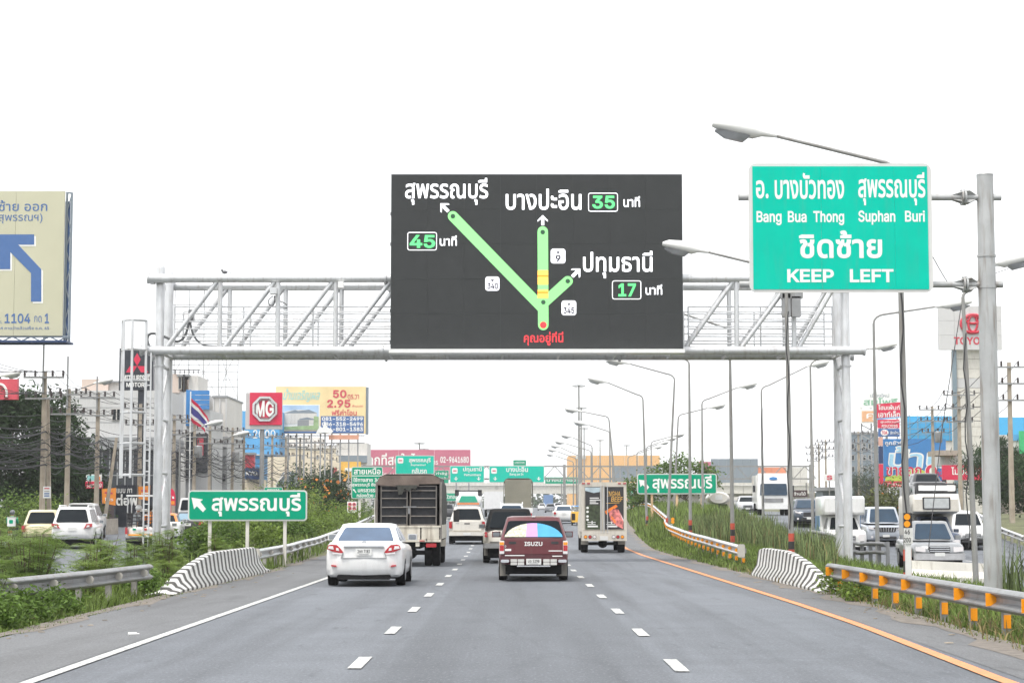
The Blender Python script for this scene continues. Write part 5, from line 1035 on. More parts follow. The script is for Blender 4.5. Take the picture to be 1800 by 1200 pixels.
# ---------------------------------------------------------------- opposite carriageway (right), facing us
HO = PI - R(3.5)
def front(t, L, W, belt, grille=True, ch=True, lights=None, gz=(.55,.75), m=None, lower=True):
    y = L/2
    for s in (-1,1): obj('headlight', MB().prism(lights and [(s*a,b) for a,b in lights] or rrect(s*W*.36-.15,s*W*.36+.15,gz[0]+.02,gz[1]+.06,.05), y-.28, y+.035), M_clear, t, 30)
    if grille:
        gr = obj('grille', MB().prism(rrect(-W*.2,W*.2,gz[0],gz[1],.04), y-.2, y+.085), M_blk, t)
        for k in range(3 if ch else 0): z = gz[0] + (gz[1]-gz[0])*(k+.5)/3; obj('grille_bar', MB().prism(rrect(-W*.19,W*.19,z-.015,z+.015,.008), y+.07, y+.1), M_chrome, gr)
    if lower: obj('air_intake', MB().prism(rrect(-W*.28,W*.28,.32,.45,.04), y-.2, y+.06), M_blk, t)
    for s in (-1,1): obj('fog_lamp', MB().prism([(s*W*.37+.06*math.cos(2*PI*i/10), .42+.06*math.sin(2*PI*i/10)) for i in range(10)], y-.25, y+.01), M_clear, t)
    plate(t, '', y+.09, gz[0]-.13, .34, .12, front=True)
def oplace(u, Y, L): return (PX(u, Y, 950), Y + L/2, G(PX(u, Y, 950), Y + L*.3))
L_ = 5.0; c = car('silver_pickup', 'silver-grey old pickup facing us behind the white concrete block', 'pickup', 1.74, L_, 1.68, 1.03, paint('silver_grey', (.27,.28,.29), .4), oplace(1659, 68, L_), HO, zb=.40, cab=(.40,.29), cabw=.10, topw=.27, rake=(.2,.75), glass=M_glassb, wr=.35, hood=.12)
front(c, L_, 1.74, 1.0, lights=[(.47,.62),(.80,.66),(.80,.80),(.47,.80)], gz=(.62,.82)); obj('bumper', MB().loft([ring(L_/2-.2,L_/2+.1,.86,.1,z) for z in (.36,.40,.55,.58)]), mat('grey_bumper', (.42,.42,.43), .4), c, 40)
# camper pickup
L_ = 5.2; c = car('camper_pickup', 'dark pickup carrying a cream camper body over its cab, facing us', 'camper', 1.80, L_, 1.80, 1.10, paint('dark_blue', (.03,.05,.10)), oplace(1660, 84, L_), HO, zb=.45, cab=(.36,.27), cabw=.1, topw=.28, rake=(.2,.75), wr=.38)
M_cmp = mat('camper_shell', (.55,.52,.46), .4, var=.06, coat=.3)
obj('camper_body', MB().loft([ring(-3.0,-.65,.98,.12,.95),ring(-3.05,-.6,1.0,.12,1.1),ring(-3.05,-.6,1.0,.12,1.8),ring(-3.05,.25,1.0,.12,1.9),ring(-3.05,.25,1.0,.12,2.55),ring(-2.95,.15,.94,.12,2.68)]), M_cmp, c, 40)
obj('camper_overhang', MB().loft([ring(.15,1.35,.90,.2,1.90),ring(.1,1.65,.98,.2,2.0),ring(.1,1.62,.97,.2,2.5),ring(.1,1.3,.92,.2,2.72)]), M_cmp, c, 40)
w_ = obj('camper_window', MB().prism(rrect(-.58,.58,2.08,2.60,.03), 1.55, 1.68), M_blk, c); obj('pane', MB().prism(rrect(-.52,.52,2.13,2.55,.02), 1.68, 1.69), mat('pale_pane', (.45,.47,.47), .2), w_)
front(c, L_, 1.8, 1.05)
# car carried on a transporter behind
loc = oplace(1662, 100, 7); t = thing('car_transporter', 'white car transporter with open top frame behind the camper', 'truck', loc, HO, None, True)
obj('cab', MB().loft([ring(1.8,3.5,1.05,.2,.6),ring(1.8,3.5,1.08,.2,1.5),ring(1.8,3.2,.98,.2,2.5)]), W_paint, t, 40); obj('windscreen', MB().prism(rrect(-.85,.85,1.6,2.3,.08), 3.2, 3.42), M_glass, t)
obj('deck', MB().box(-1.1,1.1,-3.5,2.2,2.02,2.12), M_galv, t); obj('roof_board', MB().box(-.92,.92,2.3,2.45,2.66,2.92), M_white, t); obj('roof_rack', MB().box(-1.0,1.0,2.1,2.3,2.96,3.03).box(-1.0,-.94,2.1,2.3,2.5,2.96).box(.94,1.0,2.1,2.3,2.5,2.96).box(-.94,.94,2.2,2.26,2.5,2.62), M_blk, t)
for x in (-1.05,1.05):
    for y in (-3.4,-1,1.5): obj('frame_post', MB().box(x-.05,x+.05,y-.05,y+.05,.7,2.9), M_galv, t)
obj('chassis', MB().box(-.8,.8,-3.5,2,.6,.9), M_under, t)
for s in (-1,1):
    for yw in (-2.2,2.6): wheel(t, s*.9, yw, .42, .26, s)
L_ = 4.4; c = car('black_car', 'black car riding on top of the white car transporter', 'car', 1.76, L_, 1.5, 1.0, paint('black', (.012,.012,.014)), (loc[0], loc[1]+1.2, loc[2]+2.12), HO)
# minivan
L_ = 4.9; c = car('silver_minivan', 'silver minivan with black toothed grille facing us between two poles', 'van', 1.84, L_, 1.92, 1.12, paint('silver_white', (.42,.45,.50), .3), oplace(1563, 99, L_), HO, zb=.25, cab=(.0,.16), cabw=.06, topw=.24, rake=(.1,.75), glass=M_glassb, wr=.34, hood=.15, pillars=3)
front(c, L_, 1.84, 1.1, grille=False, lights=[(.45,.74),(.84,.82),(.86,.96),(.50,.86)])
gr = obj('grille', MB().prism([(-.42,.66),(.42,.66),(.62,.90),(-.62,.90)], L_/2-.2, L_/2+.07), M_blk, c)
for k in range(9): x = -.48 + .12*k; obj('grille_bar', MB().prism([(x-.012,.68),(x+.012,.68),(x*1.12+.018,.885),(x*1.12-.018,.885)], L_/2+.05, L_/2+.085), M_chrome, gr)
# pickup with white box over the cab
L_ = 5.2; c = car('white_box_pickup', 'white pickup with a tall white box body and blue side behind the right gantry leg', 'pickup', 1.80, L_, 1.78, 1.10, W_paint, oplace(1496, 91, L_), HO, zb=.42, cab=(.38,.27), cabw=.1, topw=.27, rake=(.2,.75), wr=.38)
obj('box_body', MB().loft([ring(-3.0,-.6,.92,.12,.95),ring(-3.0,-.6,.95,.14,1.2),ring(-3.0,-.6,.95,.14,1.79),ring(-3.0,1.2,.95,.14,1.81),ring(-3.0,1.38,.95,.14,1.92),ring(-3.0,1.4,.95,.14,2.55),ring(-2.9,1.3,.9,.14,2.66)]), W_paint, c, 40)
for s in (-1,1): obj('blue_side', MB().box(s*.955-.01,s*.955+.01,-2.9,-.7,1.0,1.75), paint('blue', (.03,.2,.5)), c)
front(c, L_, 1.8, 1.05, gz=(.62,.86)); obj('bumper', MB().loft([ring(L_/2-.2,L_/2+.1,.88,.1,z) for z in (.36,.40,.55,.58)]), W_paint, c, 40)
# dark grey hatchback, white lorry, low tank car
L_ = 4.3; c = car('dark_grey_suv', 'dark grey compact car facing us beyond the reeds, one lamp post in front', 'car', 1.77, L_, 1.56, 1.02, paint('gunmetal', (.06,.075,.10), .4), oplace(1428, 112, L_), HO, zb=.28, cab=(.02,.27), cabw=.08, topw=.3, rake=(.5,.9), glass=M_glassb, wr=.34, hood=.1)
front(c, L_, 1.77, 1.0, lights=[(.48,.68),(.80,.76),(.82,.86),(.50,.76)], gz=(.52,.78), ch=False); obj('chrome_wing', MB().prism([(-.40,.54),(-.30,.49),(.30,.49),(.40,.54),(.40,.56),(.30,.52),(-.30,.52),(-.40,.56)], L_/2+.05, L_/2+.10), M_chrome, c)
loc = oplace(1366, 148, 7); t = thing('white_lorry', 'white lorry with high cab facing us above the reeds', 'truck', loc, HO, None, True)
obj('cab', MB().loft([ring(1.6,3.5,1.22,.2,.5),ring(1.6,3.5,1.24,.2,1.5),ring(1.6,3.3,1.15,.2,2.5),ring(1.6,3.0,1.1,.25,3.1)]), W_paint, t, 40)
qpatch('windscreen', [(1.05,3.55,1.45),(-1.05,3.55,1.45),(-1.0,3.38,2.35),(1.0,3.38,2.35)], M_glassb, t, (.02,.02,.02,.02), .05, .03)
obj('box', MB().loft([ring(-3.5,1.4,1.2,.05,.9),ring(-3.5,1.4,1.2,.05,3.0)]), W_paint, t, 40); obj('badge', MB().prism([(.3*math.cos(2*PI*i/12), 2.72+.12*math.sin(2*PI*i/12)) for i in range(12)], 3.1, 3.32), paint('blue', (.03,.2,.5)), t)
obj('bumper', MB().box(-1.2,1.2,3.4,3.6,.45,.85), M_white, t); obj('grille', MB().prism(rrect(-.7,.7,.95,1.25,.04), 3.45, 3.56), M_galv2, t)
for s in (-1,1):
    obj('mirror', MB().prism(rrect(s*1.42-.1,s*1.42+.1,1.7,2.2,.03), 3.2, 3.26), M_blk, t)
    for yw in (-2,2.6): wheel(t, s*1.0, yw, .48, .28, s)
loc = oplace(1268, 170, 6); t = thing('pale_tank_trailer', 'pale rounded tank trailer above the grass right of the far green arrow sign', 'trailer', loc, HO, None, True)
obj('tank', MB().loft([[(.95*k*math.cos(2*PI*j/16), y, 1.35 + .55*k*math.sin(2*PI*j/16)) for j in range(16)] for k, y in ((.8,-3),(1,-2.8),(1,2.8),(.8,3))]), W2_paint, t, 40); obj('end_plate', MB().prism(rrect(-.3,.3,1.2,1.6,.05), 2.95, 3.03), M_white, t); obj('chassis', MB().box(-.7,.7,-3,3,.5,.85), M_under, t)
for s in (-1,1):
    for yw in (-2,-1): wheel(t, s*.8, yw, .4, .26, s)
L_ = 4.5; c = car('far_pale_car', 'pale car beyond the reeds between the tank trailer and the white lorry', 'car', 1.75, L_, 1.5, 1.0, paint('silver', (.5,.51,.53), .4), oplace(1318, 160, L_), HO); front(c, L_, 1.75, 1.0)
L_ = 5.0; c = car('white_pickup', 'white pickup half hidden behind the leaning concrete pole', 'pickup', 1.8, L_, 1.8, 1.1, W_paint, oplace(1716, 96, L_), HO, zb=.45, cab=(.38,.27), wr=.38); front(c, L_, 1.8, 1.05)
# white concrete block at the kerb of the opposite road
Yb = 56.5; xa, xb = PX(1588, Yb), PX(1737, Yb); rings = []
for f in (0,.02,.98,1): x = xa + (xb-xa)*f; hh = .52 if 0 < f < 1 else .48; z = G(x, Yb); rings.append([(x, Yb-.28, z-.1),(x, Yb-.28, z+.1),(x, Yb-.12, z+.28),(x, Yb-.08, z+hh),(x, Yb+.08, z+hh),(x, Yb+.12, z+.28),(x, Yb+.28, z+.1),(x, Yb+.28, z-.1)])
solo('concrete_block', MB().loft(rings), M_concw, 'white concrete barrier block in front of the silver-grey pickup', 'barrier', smooth=30)
t = thing('timber_guardrail', 'weathered low guardrail of bowed rails behind the reeds near the right gantry leg', 'guardrail', (PX(1480,72),72,G(PX(1480,72),72)))
for k, u in enumerate(range(1424, 1560, 15)):
    x = PX(u, 74 - k*.5); Y = 74 - k*.5; obj('post', MB().box(x-.06,x+.06,Y,Y+.1,G(x,Y)-.2,G(x,Y)+.95), M_galv2, t)
for z in (.55,.85): obj('rail', MB().path([(PX(u, 74-k*.5), 74-k*.5-.03, G(PX(u,74-k*.5),74-k*.5)+z+.04*math.sin(k)) for k, u in enumerate(range(1420, 1562, 15))], .07, 8), M_galv2, t, 50)
rings = []
for k in range(9): u = 168 + 5*k; Y = 118+k*.5; x = PX(u,Y); z = G(x,Y); rings.append([(x,Y-.3,z-.1),(x,Y-.28,z+.25),(x,Y-.1,z+.5),(x,Y-.08,z+.95),(x,Y+.08,z+.95),(x,Y+.3,z-.1)])
solo('concrete_barrier_wall', MB().loft(rings), M_conc, 'stained concrete barrier behind the white pickup on the frontage road', 'barrier')
# ---------------------------------------------------------------- street lamps
M_head = mat('lamp_head_white', (.74,.74,.72), .4, var=.05); M_lensn = mat('lamp_lens_grey', (.32,.33,.35), .25, coat=.4); M_lens = mat('lamp_lens', (.46,.47,.48), .25, coat=.4)
M_band = mat('lamp_post_red_band', (.45,.07,.04), .7, var=.3, scale=6); M_bandk = mat('lamp_post_black_band', (.03,.03,.03), .7)
def lamp(label, group, ub, ut, vt, Y, uh, vh, bands=True, detail=True, wires=False):
    xb, xt = PX(ub, Y), PX(ut, Y); zt = PZ(vt, Y); g = G(xb, Y); hx, hz = PX(uh, Y), PZ(vh, Y); s = 1 if hx > xt else -1
    t = thing('street_lamp', label, 'street lamp', (xb, Y, g), group=group); k = max(1, Y / 110); n = 10 if Y < 160 else 6
    obj('pole', MB().path([(xb, Y, g-.3), (xb+(xt-xb)*.6, Y, g+(zt-g)*.6), (xt, Y, zt)], [.082*k**.4, .066*k**.4, .048*k**.4], n), M_pole, t, 50)
    L = abs(hx - xt); r = .036 * k**.4; rise = hz - zt; bend = min(.5, L*.13)
    pts = [(xt, Y, zt-.05)] + [(xt + s*bend*(1-math.cos(a)), Y, zt + bend*.75*math.sin(a)*min(1, rise/(bend*.75)*.72)) for a in (.3,.7,1.1,1.45)] + [(hx - s*.95, Y, hz - .95*max(.03, min(.2, rise/L*.6)) )]
    obj('arm', MB().path(pts, [r*1.2]*5 + [r], n if n < 8 else 8), M_pole, t, 60)
    d = Vector((hx, Y, hz)) - Vector(pts[-1]); d = d / d.length if d.length > .05 else Vector((s,0,0)); q = Vector((-d.z, 0, d.x)) * (1 if s > 0 else -1); q = q if q.z > 0 else -q
    c0 = Vector(pts[-1]); rings = []
    for f, w, h1, h0 in ((-.2,.05,.05,-.05),(.12,.09,.09,-.08),(.3,.18,.18,-.16),(.65,.24,.20,-.15),(1.05,.20,.15,-.10),(1.22,.10,.06,-.05)):
        c = c0 + d * f; rings.append([tuple(c + Vector((0, w*math.cos(a), 0)) + q * ((h1 if math.sin(a) > 0 else -h0) * math.sin(a) + .0)) for a in (2*PI*j/10 for j in range(10))])
    hd = obj('lamp_head', MB().loft(rings), M_head, t, 60)
    obj('lens', MB().loft([[tuple(c0 + d*f + Vector((0, w*a, 0)) - q*(.12 + dd)) for a, dd in ((-1,0),(-.5,e),(.5,e),(1,0))] for f, w, e in ((.38,.12,.02),(.5,.18,.15),(.9,.18,.13),(1.14,.12,.02))]), M_lens if Y > 100 else M_lensn, hd, 40)
    if bands:
        for i, m in enumerate((M_band, M_bandk, M_band)):
            z0 = g + .16 + .24*i; obj('painted_band', MB().lathe((xb+(xt-xb)*.03, Y, 0), [(.090*k**.4, z0), (.090*k**.4, z0+.235)], 10), m, t, 50)
    if wires:
        obj('cable', MB().path([(xt + .045*math.sin(i*1.7), Y-.10, g + 1 + (zt-g-2)*i/12) for i in range(13)], .018, 5), M_wire, t)
    return t
GLL = 'lamp posts with arms reaching left over the main road'; GLR = 'lamp posts with arms reaching right over the opposite road'
OLL = ['nearest left-armed lamp post, pole rising behind the big keep-left sign', 'second left-armed lamp post, arm passing behind the keep-left sign', 'left-armed lamp post whose arm bends behind the gantry truss', 'straight lamp post whose arm disappears behind the electronic board',
       'lamp post leaning right at its top, in front of the far green arrow sign', 'lamp post just left of the far green arrow sign', 'strongly leaning far lamp post above the box truck', 'far upright lamp post beside the leaning one',
       'ninth lamp post of the left-armed row counted from the nearest', 'tenth lamp post of the left-armed row counted from the nearest', 'eleventh lamp post of the left-armed row counted from the nearest', 'last but one lamp post of the left-armed row', 'farthest lamp post of the left-armed row']
for i, a in enumerate(((1593,1588,312,42.5,1278,222),(1390,1386,490,60,1182,431),(1287,1285,586,76.5,1150,540),(1213,1213,640,94,1112,604),(1172,1187,668,108,1072,632),(1137,1131,702,124,1040,666),(1087,1071,738,157,998,719),(1073,1072,762,170,1013,742),
        (1041,1041,786,208,990,765),(1040,1039,796,225,979,776),(1022,1022,805,245,971,783),(1014,1013,808,262,966,790),(1008,1008,814,285,963,798))):
    lamp(OLL[i], GLL, *a, bands=i < 6, wires=i < 2)
OLR = ['leaning pole with a cable, right of the silver-grey pickup, its arm reaching right', 'tall right-armed lamp post left of the silver minivan', 'right-armed lamp post seen left of the right gantry leg', 'right-armed lamp post between the far grey boards and the gantry leg',
       'right-armed lamp post with a short upturned arm above the far green arrow sign', 'leaning right-armed lamp post behind the straight lamp post', 'seventh right-armed lamp post counted from the nearest', 'eighth right-armed lamp post counted from the nearest', 'ninth right-armed lamp post counted from the nearest', 'farthest right-armed lamp post']
for i, a in enumerate(((1713,1699,522,54,1815,452),(1541,1540,568,75,1702,532),(1428,1427,645,97,1572,606),(1341,1340,688,116,1453,637),(1235,1235,710,129,1326,675),(1184,1193,735,149,1271,712),(1145,1145,780,200,1200,763),(1136,1137,788,225,1186,770),(1120,1120,798,250,1173,777),(1104,1104,806,280,1161,785))):
    lamp(OLR[i], GLR, *a, bands=False, wires=i in (0, 3))
for i, (a, lb) in enumerate((((315,315,772,150,385,741),'street lamp in front of the blue roof panel on the frontage road'),((371,371,784,172,432,760),'street lamp with its head beside the blue building sign'),((105,105,700,140,190,668),'street lamp whose arm crosses the grey building roof'),((-45,-45,675,120,26,656),'street lamp with only its head in view at the left edge'))):
    lamp(lb, 'street lamps along the frontage road', *a, bands=False)
# high mast lights
for u, v, Y, lb in ((1018,677,420,'tallest high mast light, left of the lamp row'),(1022,716,500,'second high mast light just behind the tallest'),(1027,752,600,'third high mast light behind the tallest'),(737,778,520,'high mast light above the pink hoarding, left one'),(746,788,600,'high mast light above the pink hoarding, right one'),(1055,773,640,'high mast light right of the tallest group'),(1102,782,700,'small high mast light above the peach building')):
    x, zt = PX(u, Y), PZ(v, Y); g = G(x, Y); t = thing('high_mast_light', lb, 'mast light', (x, Y, g), group='high mast lights in the haze')
    obj('mast', MB().lathe((x, Y, 0), [(.35, g), (.16, zt)], 8), M_pole, t, 50); obj('head_frame', MB().lathe((x, Y, 0), [(.3, zt-.2), (1.0, zt-.1), (1.0, zt), (.3, zt+.1)], 10), M_pole, t)
    for k in range(6): a = 2*PI*k/6; obj('floodlight', MB().box(x+1.1*math.cos(a)-.3, x+1.1*math.cos(a)+.3, Y+1.1*math.sin(a)-.2, Y+1.1*math.sin(a)+.2, zt-.35, zt+.05), M_lens, t)

# ---------------------------------------------------------------- power poles and cables
M_pp = mat('power_pole_concrete', (.36,.31,.25), .9, var=.2, scale=2, bump=.2, dirt=.3)
def power_pole(label, group, u, Y, zt, ext=0, arms=((-.35,1.1),(-1.5,1.0)), lean=0, tr=False):
    x = PX(u, Y); g = G(x, Y); t = thing('power_pole', label, 'power pole', (x, Y, g), group=group)
    obj('pole', MB().loft([[(x+lean*f-w, Y-w, z),(x+lean*f+w, Y-w, z),(x+lean*f+w, Y+w, z),(x+lean*f-w, Y+w, z)] for w, z, f in ((.145, g-.2, 0), (.10, g+zt, 1))]), M_pp, t)
    x += lean
    if ext: obj('steel_extension', MB().bar((x-.05, Y-.16, g+zt-1.2), (x-.05, Y-.16, g+zt+ext), .09), M_galv2, t)
    pts = []
    for dz, hw in arms:
        z = g + zt + dz; a = obj('crossarm', MB().box(x-hw, x+hw, Y-.26, Y-.14, z-.05, z+.05), M_galv2, t)
        for k in (-1, -.45, .45, 1):
            xx = x + hw*k*.95; obj('insulator', MB().lathe((xx, Y-.2, z+.05), [(.03,0),(.09,.05),(.05,.1),(.09,.15),(.05,.2),(.08,.26),(.03,.33)], 7), M_ins, a); pts.append((xx, Y-.2, z+.38))
    if tr: obj('transformer', MB().lathe((x+.4, Y-.5, g+zt-3.2), [(.3,0),(.34,.1),(.34,.9),(.25,1.0)], 12), M_galv2, t, 40)
    return pts, (x, Y-.2, g)
GP = 'power poles along the frontage road'; rows = []
PL = [(-70,96,9.0,0,'power pole at the left edge, mostly out of view'),(75,108,9.1,2.2,'thick power pole with a tall steel extension, in front of the dark tree'),(118,117,8.6,1.9,'power pole just right of the dark tree, steel rod on top'),(170,127,8.9,1.0,'power pole between the tree and the black car-dealer sign'),(245,139,8.7,0,'power pole directly behind the ladder cage'),
      (305,153,8.4,0,'power pole just right of the left gantry leg'),(341,164,8.5,0,'power pole under the tricolour flag'),(368,172,8.2,0,'power pole left of the pale two-sided building corner'),(408,186,8.6,0,'power pole in front of the pale two-sided building'),(428,195,8.4,0,'power pole left of the red octagon sign pole'),
      (478,216,9.0,0,'power pole right of the red octagon sign pole'),(502,229,9.2,0,'eleventh power pole of the row, before the yellow hoarding'),(527,244,9.4,0,'twelfth power pole of the row, under the yellow hoarding'),(553,262,9.4,0,'thirteenth power pole of the row, above the flowering shrub'),(580,284,9.5,0,'fourteenth power pole of the row'),(603,306,9.6,0,'fifteenth power pole of the row, before the yellow shop'),(622,327,9.6,0,'farthest power pole, beside the five-line green sign')]
for i, (u, Y, zt, ext, lb) in enumerate(PL):
    ar = ((-.35,1.1),(-1.5,1.0)) if i < 10 else ((-.2,1.2),(-1.2,1.1),(-2.2,1.0))
    rows.append(power_pole(lb, GP, u, Y, zt, ext, ar, tr=i in (6, 8)))
x, Y = PX(84, 108.5), 108.5
solo('leaning_pole', MB().path([(x+.15, Y, G(x,Y)-.2), (x-.1, Y, G(x,Y)+7.6)], [.14,.1], 6), M_pp, 'second slimmer pole lashed beside the thick power pole', 'pole')
x = PX(184, 126); solo('leaning_pole', MB().path([(x-.1, 126, 0), (x+.7, 126, 6.4)], [.13,.09], 6), M_pp, 'tilted concrete pole beside the red drinks sign', 'pole')
GW = 'power wires strung between the frontage poles'
def sagged(pts, sag, n=7):
    out = []
    for a, b in zip(pts, pts[1:]):
        a, b = Vector(a), Vector(b)
        for i in range(n): f = i/n; out.append(tuple(a.lerp(b, f) - Vector((0,0,sag*4*f*(1-f)*(b-a).length/12))))
    return out + [pts[-1]]
for k in range(8):
    pts = [r[0][k] for r in rows]; lvl = 'upper' if k < 4 else 'lower'; w_ = ('outermost left','inner left','inner right','outermost right')[k % 4]
    solo('power_wire', MB().path(sagged(pts, .35, 5), .016, 4, False), M_wire, f'thin power wire on the {lvl} crossarms, {w_} insulators', 'wire', GW)
for k in range(9):
    z = 6.6 - .28*k - .15*(k % 3); pts = [(r[1][0] + .16*((k % 3)-1), r[1][1], r[1][2] + z + .12*math.sin(k*3+i)) for i, r in enumerate(rows)]
    solo('telecom_cable', MB().path(sagged(pts, .22 + .06*((k*7) % 5), 6), .02 + .012*(k % 3), 4, False), M_wire, f'{("highest","second","third","fourth","fifth","sixth","seventh","eighth","lowest")[k]} telecom cable from the top, sagging below the power pole crossarms', 'cable', 'telecom cables on the frontage poles')
mb = MB()
for i in range(len(rows) - 7):
    a, b = rows[i][1], rows[i+1][1]
    for k in range(16):
        z0, z1 = random.uniform(3.6, 6.4), random.uniform(3.6, 6.4); o0, o1 = random.uniform(-.3,.9), random.uniform(-.3,.9)
        mb.path(sagged([(a[0]+o0, a[1], a[2]+z0), (b[0]+o1, b[1], b[2]+z1)], random.uniform(.05, .6), 8), random.choice((.012,.016,.022)), 3, False)
    for k in range(1):                         # coiled spare loops
        cx, cz = a[0] + random.uniform(-.2,.5), a[2] + random.uniform(4.5,6); r = random.uniform(.25,.5)
        mb.path([(cx + r*math.cos(q), a[1]-.3, cz + r*math.sin(q)) for q in (2*PI*j/14 for j in range(15))], .025, 4, False)
o = obj('cable_tangle', mb, M_wire); tag(o, 'tangled mass of black telecom cables between the left power poles', 'cables', kind='stuff')
GPR = 'power poles beyond the opposite road'; rr2 = []
for u, Y, zt, lb in ((1778,120,9.6,'power pole right of the sign mast, beneath the blue wall'),(1688,150,9.3,'power pole before the pale concrete tower'),(1641,175,9.4,'power pole in front of the blue shop hoarding'),(1560,205,9.2,'power pole left of the blue shop hoarding'),(1510,235,9.4,'power pole behind the right gantry leg'),(1452,270,9.6,'power pole in the far cluster, right one'),(1440,290,9.8,'power pole in the far cluster, middle one'),(1430,310,9.9,'power pole in the far cluster, left one')):
    rr2.append(power_pole(lb, GPR, u, Y, zt, 0, ((-.3,1.2),(-1.3,1.1),(-2.3,1.0)), tr=Y == 175))
for k in range(6):
    pts = [r[0][k*2] for r in rr2]; solo('power_wire', MB().path(sagged(pts, .35, 5), .025, 4, False), M_wire, f'power wire beyond the opposite road on crossarm position {("top outer","top inner","middle outer","middle inner","bottom outer","bottom inner")[k]}', 'wire', 'power wires beyond the opposite road')
solo('service_cable', MB().path(sagged([P(1640,452,56), P(1668,500,58), P(1750,480,80), P(1860,420,100)], .1), .014, 4, False), M_wire, 'thin cable crossing behind the sign mast', 'cable')
solo('service_cable', MB().path(sagged([P(1690,535,62), P(1655,760,58), P(1632,965,55)], .0), .014, 4, False), M_wire, 'thin slanting cable in front of the pale tower', 'cable')

# ---------------------------------------------------------------- buildings, hoardings and the bridge
def pbox(parent, name, u0, u1, v0, v1, Y, dep, m, toground=False):
    xa, xb = PX(u0,Y), PX(u1,Y); z0 = G((xa+xb)/2, Y)-.3 if toground else PZ(v1,Y); return obj(name, MB().box(xa, xb, Y, Y+dep, z0, PZ(v0,Y)), m, parent)
def bthing(name, label, cat, u, Y, group=None): x = PX(u,Y); return thing(name, label, cat, (x, Y, G(x,Y)), group=group)
def wins(t, us, vs, w, h, Y, m=None, fr=None):
    for v in vs:
        for u in us:
            f = obj('window', MB().box(PX(u,Y)-.06, PX(u+w,Y)+.06, Y-.08, Y+.02, PZ(v+h,Y)-.06, PZ(v,Y)+.06), fr or M_conc_disc, t)
            obj('pane', MB().box(PX(u,Y), PX(u+w,Y), Y-.085, Y-.07, PZ(v+h,Y), PZ(v,Y)), m or M_glass, f)
M_bg = mat('pale_grey_render', (.54,.54,.54), .85, var=.06, scale=.3, dirt=.15); M_bg2 = mat('grey_cladding', (.27,.28,.29), .6, var=.08, scale=.5); M_bw = mat('off_white_render', (.62,.60,.57), .85, var=.06, scale=.3, dirt=.2)
M_pk = mat('pinkish_render', (.58,.48,.42), .85, var=.06, scale=.3); M_cr = mat('cream_render', (.66,.58,.45), .85, var=.06, scale=.3); M_br = mat('dark_maroon_roof', (.05,.02,.022), .7, var=.2); M_dk = mat('dark_facade', (.03,.035,.045), .4, var=.2, scale=.6)
M_blue = mat('blue_panel', (.04,.20,.48), .5, var=.08, scale=.6); M_sblue = mat('sky_blue_panel', (.10,.36,.68), .5, var=.06, scale=.4); M_navy = mat('navy_panel', (.015,.04,.12), .5, var=.05); M_rd = mat('sign_red', (.62,.02,.07), .45, var=.05); M_rd2 = mat('faded_red', (.58,.07,.10), .5, var=.12)
M_or = mat('banner_orange', (.82,.28,.04), .7, var=.12); M_yl = mat('billboard_yellow', (.80,.63,.34), .6, var=.12, scale=.5); M_pink = mat('billboard_pink', (.50,.13,.20), .6, var=.1, scale=.3); M_peach = mat('peach_wall', (.72,.42,.17), .7, var=.06, scale=.2); M_slate = mat('slate_board', (.20,.24,.28), .6, var=.1, scale=.3)
M_beige = mat('billboard_beige', (.50,.49,.36), .6, var=.05, scale=.6); M_bink = mat('billboard_blue_ink', (.06,.14,.34), .6, var=.05); M_lat = mat('lattice_steel', (.34,.34,.35), .5, .3, var=.1)
def mullions(t, u0, u1, v0, v1, Y, n, m, vbars=1):
    for k in range(n+1): u = u0+(u1-u0)*k/n; x = PX(u,Y); obj('mullion', MB().box(x-.05,x+.05,Y-.1,Y+.01,PZ(v1,Y),PZ(v0,Y)), m, t)
    for k in range(vbars+1 if vbars else 0): v = v0+(v1-v0)*k/vbars; obj('transom', MB().box(PX(u0,Y),PX(u1,Y),Y-.09,Y+.01,PZ(v,Y)-.04,PZ(v,Y)+.04), m, t)
# left: showroom
Y = 170; t = bthing('showroom_building', 'large pale grey showroom block with dark glazed ground floor behind the left gantry leg', 'building', 200, Y)
pbox(t,'upper_wall',112,290,686,768,Y,9,M_bg); pbox(t,'roof_block',140,187,666,686,Y+1,5,M_pk); pbox(t,'roof_block',188,240,671,686,Y+1.5,6,M_bw); pbox(t,'roof_slab',186,242,669,671.5,Y+1,7,M_bg2)
pbox(t,'fascia',134,291,768,790,Y-.6,9.2,M_bg2); g_ = pbox(t,'glazed_front',138,288,790,900,Y-.2,8.5,M_dk,True); mullions(t,138,288,790,880,Y-.2,11,M_bg2,2); pbox(t,'wall_end',112,137,768,900,Y,8.9,M_bg,True)
wins(t,(196,204,273,281),(719,),6,19,Y,None,M_bw); pbox(t,'lower_wall',270,289,790,800,Y-.3,.1,M_bg)
for v in (700,716,742): obj('panel_joint', MB().box(PX(112,Y),PX(290,Y),Y-.02,Y,PZ(v,Y)-.02,PZ(v,Y)+.02), M_bg2, t)
Y = 188; t = bthing('stair_house', 'pinkish rooftop stair house with railings behind the grey showroom', 'building', 320, Y); pbox(t,'wall',288,313,657,690,Y,6,M_pk); pbox(t,'wall',329,346,660,690,Y+.5,6,M_bw); pbox(t,'roof',308,330,658,661,Y-.3,5,M_bg2); pbox(t,'body',285,350,688,880,Y+.2,8,M_bg,True)
for u in range(290,352,8): obj('railing_post', MB().bar((PX(u,Y),Y-.1,PZ(657,Y)),(PX(u,Y),Y-.1,PZ(650,Y)),.07), M_blk, t)
